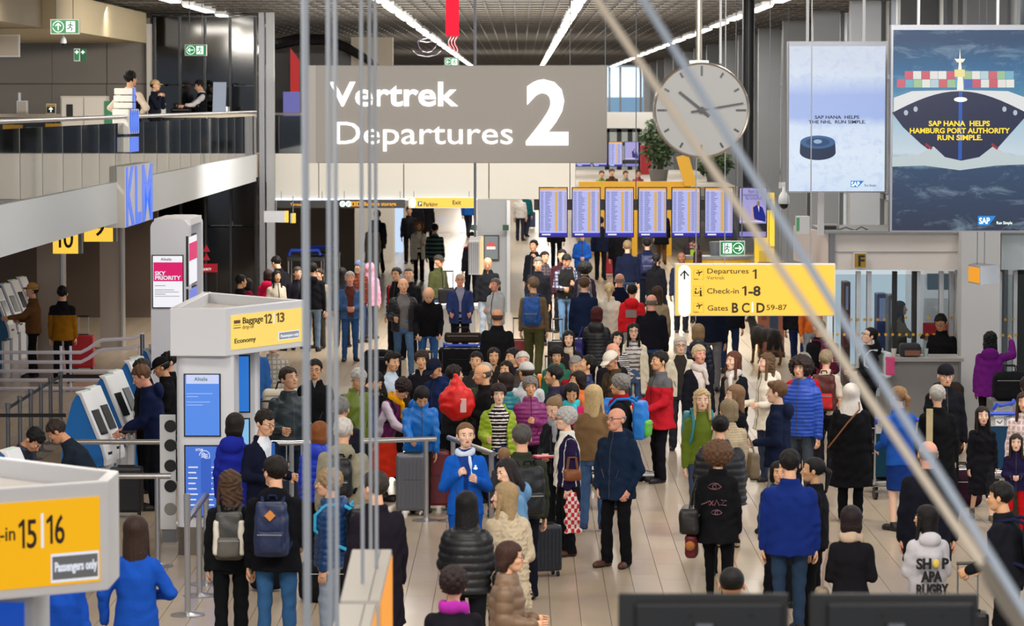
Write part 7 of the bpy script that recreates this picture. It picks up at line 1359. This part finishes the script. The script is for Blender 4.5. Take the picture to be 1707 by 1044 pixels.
P_(985, 595, 1.70, -80, ('short', '17120f'), T_('puffer', '14214c', quilt=.055), B_('slacks', '1c1c20'), 'person with black hair in a navy puffer jacket looking up left', skin='a', hp=-22, w=1.1)
P_(1014, 588, 1.70, -50, ('bald', '6a645c'), T_('jacket', '4a3c2c'), B_('slacks', '1c1c20'), 'person in a cream flat cap and brown jacket looking down', hat=('cap', 'd8d0c0'), glasses=True, hp=28, skin='m')
P_(1022, 572, 1.74, 30, ('bald', 'a09a92'), T_('jacket', '1c1a20'), B_('slacks', '1c1c20'), 'balding person with white temples behind the cream cap', skin='r')
P_(964, 620, 1.58, -70, ('bob', '251512'), T_('jacket', 'c86a3c'), B_('slacks', '1c1c20'), 'person with dark bobbed hair and an orange collar among the crowd', fem=True, skin='a')
P_(953, 642, 1.58, 0, ('bob', '17120f'), T_('jacket', 'c01c5c'), B_('slacks', '1c1c20'), 'person with a turquoise scarf and pink jacket looking down', fem=True, skin='a', scarf='3ab0bc', hp=25)
g4 = P_(1034, 627, 1.66, -105, ('curly', '8a867e'), T_('jacket', '17161a'), B_('slacks', '1c1c20'), 'grey haired person in black with a red collar facing left', skin='a', scarf='8a1420')
backpack(g4, 'blue and green rucksack on the grey haired person in black', '1a74c8', pocket='5ab03c', w=.32, h=.5)
P_(948, 553, 1.60, 0, ('long', '15110f'), T_('jacket', '2a2226', v=1), B_('slacks', '1c1c20'), 'smiling person with long black hair and a beige scarf', fem=True, skin='p', scarf='b8a894')
P_(1031, 554, 1.58, 5, ('long', '15110f'), T_('tee', 'c9c6c4', stripe='2c2a30', sp=.035, sleeve=1), B_('jeans', '44587a'), 'person with black hair in a thin striped top tilting the head', fem=True, skin='p', ht=10)
P_(1056, 540, 1.66, 0, ('long', '15110f'), T_('jacket', 'd8cdb4', open=.1, hood=True, hem=.62), B_('jeans', '44587a'), 'person in glasses with a cream long jacket over a striped top', fem=True, skin='p', glasses=True, inner=dict(col='c9c6c4', stripe='6a5e54', sp=.07))
suitcase(918, 640, 0, 'orange hard case standing behind the green hooded jacket', 'e8841c', .44, .26, .7, at_=(at(919, 0, 52.5).x, 52.5), handle=.28)
# ------------------------------------------------------------------ farther people, left to right
P_(458, 429, 1.80, -135, ('short', '15110f'), T_('jacket', '131318'), B_('slacks', '121218'), 'person in black bending the head by the dark glass', lean=12, hp=20)
P_(447, 450, 1.62, 170, ('bob', '3a1c16'), T_('jacket', 'c01440', hood=True), B_('slacks', '1c1c20'), 'person in a bright crimson hooded jacket from behind', fem=True)
P_(461, 452, 1.62, 25, ('long', '15110f'), T_('jacket', 'c8bca8'), B_('slacks', '1c1c20'), 'person with long black hair and a cream jacket beside the crimson one', fem=True, skin='a')
P_(413, 465, 1.62, 160, ('bob', '201614'), T_('jacket', '8a1040'), B_('slacks', '1c1c20'), 'person in a dark magenta jacket beside the baggage sign top', fem=True)
P_(401, 459, 1.72, 120, ('short', '15110f'), T_('jacket', '17171c'), B_('slacks', '1c1c20'), 'person with black hair at the very top edge of the baggage sign', skin='a')
P_(496, 446, 1.68, 20, ('short', '4a4440'), T_('jacket', '1c1a24'), B_('slacks', '1c1c20'), 'person in dark patterned jacket partly behind the thick pole')
P_(521, 439, 1.78, 178, ('short', '14100f'), T_('hoodie', '15151a'), B_('jeans', '6a7e94'), 'person from behind in black hoodie and faded jeans near the poles')
P_(532, 449, 1.66, -30, ('short', '4a3020'), T_('jacket', '9a8a6c'), B_('slacks', '3a342c'), 'person with brown hair and sand jacket right of the black hoodie')
P_(570, 447, 1.64, 175, ('long', '14100f'), T_('jacket', '1a1a20'), B_('slacks', '15151a'), 'person with long black hair from behind between two poles', fem=True)
P_(583, 454, 1.74, 8, ('short', 'b0a89c'), T_('jacket', '3f5c88', open=.05), B_('jeans', '2a4c7c'), 'grey haired person in a slate blue jacket holding a white bag', inner='5a3028', skin='r', arms=('hold', 'hold'))
P_(599, 435, 1.72, 35, ('short', '4a3424'), T_('jacket', '6a2a1c', check='3a1c14'), B_('jeans', '2a3c5c'), 'person in a grey blue cap and rust checked jacket', hat=('cap', '5a6a8c'))
P_(617, 439, 1.62, 165, None, T_('jacket', 'd88aa4', hem=.78), B_('jeans', '2a2c3c'), 'person in a pale pink hooded jacket from behind', fem=True, hat=('hoodup', 'd88aa4'))
P_(629, 351, 1.86, -165, ('short', '6a5c4c'), T_('jacket', '20222a', hem=.7), B_('slacks', '14151c'), 'tall person in dark coat walking away in front of the cream wall', legs='walk', hyaw=-20)
P_(621, 368, 1.68, 170, ('long', '3a241a'), T_('coat', '9a8e7a', hem=.5, flare=.05), B_('slacks', '121214'), 'person in a beige trench coat walking beside the tall one', fem=True, legs='walk2')
P_(682, 345, 1.78, 3, ('short', '17120f'), T_('jacket', '141418', open=.03), B_('slacks', '121216'), 'person in a black zipped jacket left of the fur hood', inner='202024', skin='m')
P_(698, 370, 1.68, 8, ('long', '8a5c34'), T_('puffer', 'cfc6b2', open=.05, hem=.66), B_('slacks', '17151a'), 'person in a long cream puffer coat with a fur hood', fem=True, hat=('furhood', '8a6440'), inner='d8d4cc', arms=('phone', 'down'))
P_(694, 328, 1.80, 170, ('short', '2a2018'), T_('jacket', '1c1c22'), B_('slacks', '14141a'), 'person in black walking away under the parking sign', legs='walk')
P_(712, 326, 1.78, 165, ('short', '2a2018'), T_('coat', '17171c'), B_('slacks', '14141a'), 'person in dark coat beside the one under the parking sign', legs='walk2')
P_(725, 374, 1.72, 172, ('short', '17120f'), T_('sweater', '1c2226', stripe='4a6460', sp=.12, hem=.76), B_('slacks', '121216'), 'person from behind in a dark striped jacket by the white box', w=1.1)
suitcase(745, 478, 0, 'small black case with tall handle standing on the white crate', BK, .42, .25, .3, at_=(at(747, 0, 67).x, 67, .95), handle=.35)
lc = thing('baggage_crate', 'big pale ribbed crate on wheels behind the blue jacket person', 'crate', (at(752, 0, 67).x, 67, 0)); MB().box(-.55, .5, -.1, .8, .1, .95).obj('body', mat('b0b0ae', .5), lc, bevel=.03); MB().box(-.58, .53, -.13, .83, .9, .97).obj('lid', mat('c4c4c2', .5), lc, bevel=.01); MB().tube([(-.4, 0, .08), (-.3, 0, .08)], .08, 12).tube([(.3, 0, .08), (.4, 0, .08)], .08, 12).obj('wheel', BLACK, lc)
P_(731, 426, 1.76, 42, ('short', '4a443c'), T_('jacket', '3a3c22'), B_('jeans', '2a3c5c'), 'person in a dark cap and olive jacket looking right', hat=('cap', '33302c'), skin='m', glasses=False)
P_(661, 447, 1.78, -25, ('short', '201c1c'), T_('jacket', '17171c', sleevecol='b8b8bc', side='8a1420'), B_('slacks', '14141a'), 'person with glasses in black jacket with white and red stripes', glasses=True)
P_(681, 447, 1.80, 0, ('buzz', '2a2420'), T_('jacket', '15161a', v=1), B_('slacks', '14141a'), 'person with cropped hair and a pink tag on a black jacket', inner='3a3a3c')
P_(672, 464, 1.84, 10, ('bald', 'c09a80'), T_('puffer', '17181c', open=.075, quilt=.06), B_('jeans', '4a6688'), 'bald person in open black puffer over grey top and faded jeans', inner='6c6868', legs='walk', arms=('down', 'bent'))
k4 = P_(715, 482, 1.86, 4, ('bald', 'c09a80'), T_('sweater', '121216'), B_('jeans', '2c5488'), 'bald person in black sweater bowing over a case handle', lean=24, hp=28, arms=('push', 'push'), w=1.1)
suitcase(712, 600, 0, 'charcoal upright case with chrome handle under the bowing bald person', '2a2a2c', .5, .3, .72, at_=(at(711, 0, 52.4).x, 52.4), handle=.34)
suitcase(640, 596, 0, 'very large black case left of the faded jeans', '131316', .52, .34, .8, at_=(at(641, 0, 54.5).x, 54.5), handle=0, soft=True); suitcase(628, 560, 0, 'big black case partly behind the very large one', '17171a', .5, .3, .78, at_=(at(630, 0, 56.5).x, 56.5), handle=0, soft=True)
l4 = P_(767, 456, 1.76, 2, ('buzz', 'b8b0a8'), T_('jacket', '2a3866', open=.02, hem=.8), B_('slacks', '15151a'), 'grey bearded person with glasses in a blue outdoor jacket behind a loaded trolley', glasses=True, arms=('push', 'push'), skin='r', inner='8a8a9c', w=1.15)
x = at(772, 0, 56).x; trolley(x, 55.6, 0, 'heavily loaded trolley before the blue outdoor jacket', '22262c'); suitcase(0, 0, 0, 'wide black case across the middle of the loaded trolley', '141417', .8, .4, .42, at_=(x, 55.3, .5), handle=0, soft=True); suitcase(0, 0, 0, 'wide black case at the bottom of the loaded trolley', '101013', .85, .4, .42, at_=(x, 55.2, .12), handle=0, soft=True); lump(x, 55.4, 1.06, .62, .3, .16, 'flat dark brown bag on top of the loaded trolley', '2a221e')
P_(813, 430, 1.80, 0, ('bald', '3a2c24'), T_('jacket', '17181c', v=1), B_('slacks', '8a94a0'), 'person with a short beard in black quarter zip looking at a phone', hp=20, arms=('phone', 'down'), skin='m')
P_(826, 465, 1.68, -38, ('short', '7a7268'), T_('hoodie', 'b0b4b8'), B_('jeans', 'a8b0b8'), 'person with short grey hair and crossed arms in a light grey hoodie', fem=True, arms=('crossed', 'crossed'), skin='r')
P_(829, 515, 1.78, 176, ('bald', '5a4638'), T_('jacket', '121316'), B_('slacks', '121216'), 'balding person from behind in a black jacket in the open space', w=1.15, skin='m')
P_(786, 388, 1.80, -150, ('short', '201814'), T_('jacket', '17171c', yoke='a01420', yz=1.4), B_('slacks', '14141a'), 'person in black with a red collar behind the hanging light box')
# around the flight boards
P_(890, 401, 1.80, -30, ('short', '15110f'), T_('coat', '14161e', hem=.6), B_('slacks', '121216'), 'person in a black coat touching the face below the first flight board', arms=('face', 'down'), skin='m')
P_(908, 420, 1.76, 15, ('short', '241a16'), T_('jacket', '2a2a38', check='5a4a4a'), B_('slacks', '17171c'), 'person in a dark checked scarf and jacket behind the grey haired one', skin='m')
P_(897, 430, 1.82, 0, ('short', '7a706a'), T_('sweater', '17181f'), B_('slacks', '15151c'), 'grey haired person in a dark cardigan facing the camera', inner='b8a0a0')
P_(937, 417, 1.80, -8, ('short', '241a16'), T_('jacket', '3a1c24'), B_('slacks', '17171c'), 'person in a dark maroon jacket behind the bearded one')
P_(945, 426, 1.84, 8, ('short', '14100f'), T_('vest', '1c1c1c'), B_('jeans', '5a7a9c'), 'bearded person in a dark vest and checked shirt looking at a phone', inner=None, hp=28, arms=('phone', 'hold'), skin='m')
vj = PEOPLE[-1]; V, Q, M, cols = top_mesh(vj, dict(ph=1, fem=False, w=1), T_('shirt', '8a8a98', check='3a3a4c'), .016); o = link('shirt', quads_mesh('shirt', V*vj.s, Q, [cloth(c) for c in cols], M), vj.root)
suitcase(930, 540, 0, 'black case beside the faded jeans of the bearded person', '17171a', .38, .25, .55, at_=(at(930, 0, 62).x, 62), handle=.4)
P_(970, 385, 1.74, 2, ('short', '4a3420'), T_('jacket', '1c52a8', hem=.8), B_('slacks', '3a4250'), 'person in a royal blue jacket whose head is behind the second flight board', arms=('hold', 'hold'), fem=True)
for u, v, l, c_ in ((927, 350, 'person in black standing under the first flight board, head hidden', '1a1a20'), (1001, 362, 'person in dark blue walking under the second and third flight boards', '1a2036'), (1031, 372, 'person in black beside the red cabin case below the boards', '121216'), (1103, 345, 'tall person in a black coat and brown trousers below the middle board', '111114')):
    P_(u, v, 1.8, 175, ('short', '2a1c14'), T_('coat' if u > 1080 else 'jacket', c_, hem=.62 if u > 1080 else .8), B_('slacks', '5a3c20' if u > 1080 else '17181f'), l, legs='walk')
suitcase(1018, 432, 0, 'small red cabin case below the third flight board', 'c0142c', .42, .24, .5, at_=(at(1018, 0, 97).x, 97), handle=.5)
P_(1155, 385, 1.7, 160, ('long', '2a1a14'), T_('jacket', '2a2226'), B_('slacks', '15151a'), 'dark haired person bending at the end of the yellow desk', fem=True, lean=15)
P_(1163, 418, 1.66, 178, ('long', '3a1512'), T_('jacket', '201418'), B_('slacks', '15151a'), 'person with dark red hair just above the gates sign', fem=True)
m4 = P_(889, 463, 1.84, 172, ('short', '8a6c4c'), T_('sweater', '6a5a44'), B_('cargo', '4a4a2c'), 'person in a brown sweater with blue rucksack walking away', hyaw=40, glasses=True, legs='walk', shoes='3a3028'); backpack(m4, 'bright blue rucksack on the brown sweater', '164a94', pocket='12407e', w=.33, h=.56)
suitcase(0, 0, 0, 'dark red case pulled by the person with the blue rucksack', '7a1418', .4, .25, .6, at_=(m4.W.x-.28, m4.W.y+.6), handle=.4)
P_(974, 463, 1.82, 176, ('short', '6a4426'), T_('blazer', '14203c', hem=.76), B_('slacks', '1a2236'), 'person with ginger brown hair in a dark blue blazer walking away', legs='walk2', w=1.1)
n4 = P_(975, 439, 1.70, 178, ('afro', '151010'), T_('jacket', '1c1620'), B_('slacks', '17171c'), 'person with round black hair and a dark patterned backpack', fem=True); backpack(n4, 'dark patterned backpack under the round black hair', '3a343c', w=.3)
o4 = P_(995, 512, 1.68, 172, ('bob', '5c1418'), T_('puffer', '17181d', hood=True, hem=.76, quilt=.06), B_('slacks', '15151a'), 'person with dark red hair in a black wavy quilted coat', fem=True, w=1.1)
handbag(o4, 'violet blue bag with yellow straps beside the black quilted coat', '1c1c60', side=1, w=.4, h=.42, d=.2, z=1.0)
P_(1016, 472, 1.70, 175, ('pony', 'd8b878'), T_('jacket', 'd4cec0', hem=.8), B_('slacks', 'c9c4b8'), 'person with a blond ponytail dressed all in white', fem=True)
P_(1033, 456, 1.78, 178, ('bald', 'a89484'), T_('jacket', '161c34'), B_('slacks', '17171c'), 'bald person in a navy jacket above the red hoodie', skin='r')
P_(1046, 402, 1.84, 176, ('short', 'a88454'), T_('sweater', '141a30'), B_('jeans', '2c3c58'), 'sandy haired person in a navy sweater and jeans walking away', w=1.15)
p4 = P_(1079, 398, 1.82, 178, ('short', '201814'), T_('jacket', '1a2240'), B_('slacks', '141824'), 'person walking away with a navy backpack in front of the boards'); backpack(p4, 'navy backpack with pale trim below the middle flight board', '1c2450', w=.32)
P_(1094, 424, 1.68, 170, ('ponylow', '120e0e'), T_('coat', '101014', hem=.55, flare=.08), B_('leggings', '121216'), 'person in a flared black coat with dark hair walking away', fem=True, legs='walk')
q4 = P_(1054, 475, 1.70, 172, ('short', '15110f'), T_('hoodie', 'c82028', hood=True, hem=.86), B_('slacks', '8a8a8c'), 'person in a bright red hoodie with a grey back print'); hdd = [o for o in q4.root.children if o.name.startswith('hoodie')][0]; MB().box(-.1, .1, .17*q4.s, .185*q4.s, 1.12, 1.26).obj('back_print', mat('7a6a6c', .6), hdd)
backpack(q4, 'small black and white bag on the red hoodie', '2a2a2c', pocket='b8b4ac', w=.16, h=.22, d=.08) if 0 else None
P_(1086, 491, 1.80, 176, ('bald', '7a746c'), T_('sweater', '15151e'), B_('jeans', '2c4468'), 'person with cropped grey hair in a black sweater from behind', w=1.2, skin='r')
P_(1096, 478, 1.70, 172, ('long', '4a3020'), T_('jacket', '8a7a64'), B_('slacks', '3a342c'), 'person with long brown hair in a taupe jacket behind the grey haired one', fem=True)
P_(1136, 421, 1.76, 3, ('bald', '3a241a'), T_('jacket', '1a1c2c', v=1), B_('slacks', '14151c'), 'bald brown skinned person partly hidden by the yellow gates sign', skin='b', inner='9a7a7a')
for u, v, l, c_, Lg in ((877, 318, 'person in teal walking far away near the blue case', '1a5a60', 'walk'), (867, 322, 'person in white top standing far down the hall', 'c8c4c0', 'stand'), (780, 318, 'person in a blue dress far away under the parking sign', '1c5cb0', 'walk'), (918, 310, 'dark clothed person far away behind the first flight board', '22222a', 'stand')):
    P_(u, v, 1.74, 160, ('short', '3a241a'), T_('jacket', c_), B_('slacks', '2a2c38'), l, legs=Lg)
suitcase(884, 380, 0, 'blue case on wheels far down the hall', '1c3a6c', .42, .26, .62, at_=(at(884, 0, 133).x, 133), handle=.3)
# landing shoppers
for i, (u, v, l, c_) in enumerate(((1003, 286, 'small green topped figure behind the yellow beam', '6a8a3a'), (1020, 283, 'brown clothed figure behind the yellow beam', '4a3020'), (1043, 286, 'figure with a light scarf behind the yellow beam', '8a8a7c'), (1064, 284, 'figure in pink behind the yellow beam', 'a04a58'))):
    P_(u, v, 1.7, 10*i, ('short', '3a2a20'), T_('jacket', c_), B_('slacks', '2a2a2c'), l, Y=118, zb=z_land) if 'z_land' in globals() else P_(u, v, 1.7, 10*i, ('short', '3a2a20'), T_('jacket', c_), B_('slacks', '2a2a2c'), l, Y=118, zb=at(u, v, 118).z-1.7)
# kiosk users and the left side
P_(232, 601, 1.74, -60, ('short', '3a2c20'), T_('jacket', '141417'), B_('slacks', '101014'), 'person in black just behind the bearded man in navy', hp=20)
r4 = P_(229, 612, 1.82, -85, ('short', '7a4e2c'), T_('jacket', '141c3c', hood=True, hem=.82), B_('slacks', '121319'), 'bearded person in a navy jacket reaching to the kiosk screen', hp=22, lean=10, arms=(((.1, .5, -.9), (0, .9, -.3), 0), ((.1, .5, -.9), (-.1, .9, -.35), 0)), skin='r')
MB().box(.17, .23, -.03, .03, 0, .0); P_(263, 598, 1.76, -85, ('short', '14100f'), T_('jacket', '121216'), B_('slacks', '101014'), 'person in a black cap and black jacket behind the kiosk users', hat=('cap', '121214'), hp=25, skin='m')
P_(281, 588, 1.72, -60, ('short', '14100f'), T_('jacket', '121216'), B_('slacks', '101014'), 'person in black half hidden by the big screen column')
suitcase(207, 770, 0, 'black cabin case between the kiosk and the screen column', '141417', .4, .24, .56, at_=(at(205, 0, 40.4).x, 40.4), handle=.42)
s4 = P_(84, 705, 1.72, -95, ('short', '3a2a20'), T_('sweater', '1c2430'), B_('slacks', '15151a'), 'person with brown hair bowing forward behind the yellow check-in sign', lean=32, hp=25, arms=('reach', 'reach'), skin='m')
P_(68, 722, 1.70, 60, ('short', '100d0d'), T_('jacket', '1c2430', shiny=1), B_('slacks', '15151a'), 'person with black hair bowing over the check-in sign top', lean=30, hp=40, arms=('reach', 'reach'), skin='m')
P_(54, 474, 1.72, -80, ('short', '2a2018'), T_('jacket', '6a4a2c'), B_('slacks', '17151a'), 'person in a straw hat and brown jacket by the teal kiosks', hat=('hat', 'b08a50'), arms=('reach', 'bent'))
P_(104, 478, 1.74, 178, ('short', '14100f'), T_('jacket', '8a5c10', yoke='17161a', yz=1.25, hem=.78), B_('slacks', '141418'), 'person in an ochre and black jacket beside the pillar')
suitcase(133, 600, 0, 'red upright case behind the wavy white railing', 'a01420', .42, .27, .62, at_=(at(134, 0, 62.5).x, 62.5), handle=.35); suitcase(112, 600, 0, 'black case beside the red upright one', '17171a', .35, .25, .6, at_=(at(112, 0, 62.8).x, 62.8), handle=.3)
# balcony
P_(217, 118, 1.80, 160, ('short', '120f0e'), T_('vest', '15151a', hem=.8), B_('slacks', '121216'), 'person in a black waistcoat and white shirt on the balcony, seen from behind', Y=57.5, zb=3.81, arms=('hip', 'hip'), inner='d8c8b8', hyaw=-15, far=False)
vj = PEOPLE[-1]; V, Q, M, cols = top_mesh(vj, dict(ph=1, fem=False, w=1), T_('shirt', 'd8c8b8'), .016); link('shirt', quads_mesh('shirt', V*vj.s, Q, [cloth(c) for c in cols], M), vj.root)
P_(258, 137, 1.80, 80, ('short', '3a2a20'), T_('jacket', '171a26'), B_('slacks', '121216'), 'person in a tan cap on the balcony touching the face', Y=80.5, zb=3.81, hat=('cap', 'b89c74'), arms=('face', 'face'), far=False)
P_(330, 135, 1.82, -80, ('short', '120f0e'), T_('vest', '15151a'), B_('slacks', '121216'), 'waiter with glasses in black vest leaning over the balcony counter', Y=83, zb=3.81, glasses=True, arms=('reach', 'reach'), inner='c8c4c8', far=False, hp=18)
vj = PEOPLE[-1]; V, Q, M, cols = top_mesh(vj, dict(ph=1, fem=False, w=1), T_('shirt', 'd0ccd0', sleeve=.6), .016); link('shirt', quads_mesh('shirt', V*vj.s, Q, [cloth(c) for c in cols], M), vj.root)
lump(at(302, 190, 82.3).x, 82.3, 4.8, .5, .3, .14, 'black bag lying on the balcony counter beside the waiter', '121214')
# ------------------------------------------------------------------ dog and lead, standing poster
def dog():
    g = onz(1276, 608, 0); g2 = onz(1268, 618, 0); t = thing('dog', 'black and tan shepherd dog standing with pricked ears', 'dog', (g.x, g.y, 0), math.radians(-152)); h = .014; P, o = grid((-.2, -.75, 0), (.2, .75, .95), h)
    # nose towards -Y, tail towards +Y
    d = el(P, (0, -.25, .56), (.13, .22, .18)); d = smin(d, el(P, (0, .08, .58), (.11, .25, .14)), .08); d = smin(d, el(P, (0, .32, .56), (.12, .16, .16)), .06)
    d = smin(d, cap(P, (0, -.38, .64), (0, -.5, .82), .1, .075)[0], .05); d = smin(d, el(P, (0, -.54, .86), (.075, .09, .075)), .03); d = smin(d, cap(P, (0, -.58, .845), (0, -.72, .82), .045, .028)[0], .03)
    for s in (-1, 1):
        d = smin(d, cap(P, (s*.045, -.5, .91), (s*.06, -.5, 1.0), .03, .008)[0], .015)
        d = smin(d, cap(P, (s*.08, -.32, .5), (s*.085, -.3, .28), .055, .032)[0], .04); d = smin(d, cap(P, (s*.085, -.3, .28), (s*.085, -.33, .04), .03, .026)[0], .015); d = smin(d, el(P, (s*.085, -.36, .03), (.032, .05, .03)), .015)
        d = smin(d, cap(P, (s*.08, .34, .52), (s*.09, .26, .33), .085, .05)[0], .04); d = smin(d, cap(P, (s*.09, .26, .33), (s*.09, .42, .2), .045, .028)[0], .02); d = smin(d, cap(P, (s*.09, .42, .2), (s*.09, .38, .04), .026, .025)[0], .012); d = smin(d, el(P, (s*.09, .35, .03), (.032, .05, .03)), .015)
    d = smin(d, cap(P, (0, .46, .6), (0, .62, .3), .04, .03)[0], .03); d = smin(d, cap(P, (0, .62, .3), (0, .68, .22), .03, .012)[0], .02)
    V, Q = snet(d-.003*np.sin(P[2]*120)*np.sin(P[1]*110), o, h); c = V[Q].mean(1); m = ((c[:, 2] < .3) | ((c[:, 1] < -.66)) | ((c[:, 1] < -.42) & (c[:, 2] < .7))).astype(int)
    link('body', quads_mesh('dog', V, Q, [mat('1c1612', .8, bump=.6, bscale=90), mat('6a4426', .8, bump=.6, bscale=90)], m), t)
    MB().ell((0, -.745, .825), (.018, .015, .014), 8, 6).ell((.04, -.61, .885), (.01, .01, .01), 8, 6).ell((-.04, -.61, .885), (.01, .01, .01), 8, 6).obj('nose_and_eyes', BLACK, t); MB().lathe((0, 0, 0), [(.09, 0), (.095, .02), (.09, .04)], 16).obj('collar', mat('2a2a2e', .5), t, mx=Matrix.Translation((0, -.45, .7)) @ Matrix.Rotation(-.6, 4, 'X'))
    a = t.matrix_basis @ Vector((0, -.42, .78)); b = y3.hand(1); tag(MB().tube([a, a.lerp(b, .5)+Vector((0, 0, -.06)), b], .008, 6).obj('lead', mat('15151a', .6), smooth=True), 'dark lead running from the dog to the handler', 'lead')
dog()
x0, x1, z0, z1 = px2(1263, 575, 1308, 470, 66); t = thing('standing_poster', 'standing poster with a brick and jeans print behind the dog', 'poster', (x0, 66, 0)); wl(MB().box(x0, x1, 66, 66.05, .1, 1.9), 'board', mat('9a5c44', .5), t); xa = x0+(x1-x0)*.45; wl(MB().box(xa, xa+.16, 65.97, 66, .15, 1.15), 'jeans_print', mat('2c3c58', .6), t); wl(MB().box(xa+.02, xa+.18, 65.96, 65.98, 1.1, 1.5), 'arm_print', mat('c88a68', .6), t)
mb = MB()
for r in range(9): mb.box(x0+.02+(r % 2)*.06, x0+.12+(r % 2)*.06, 65.98, 66, .2+r*.18, .28+r*.18)
wl(mb, 'brick_print', mat('7a3c2c', .6), t); wl(MB().box(x0, x1, 65.8, 66.2, 0, .1), 'foot', BLACK, t)
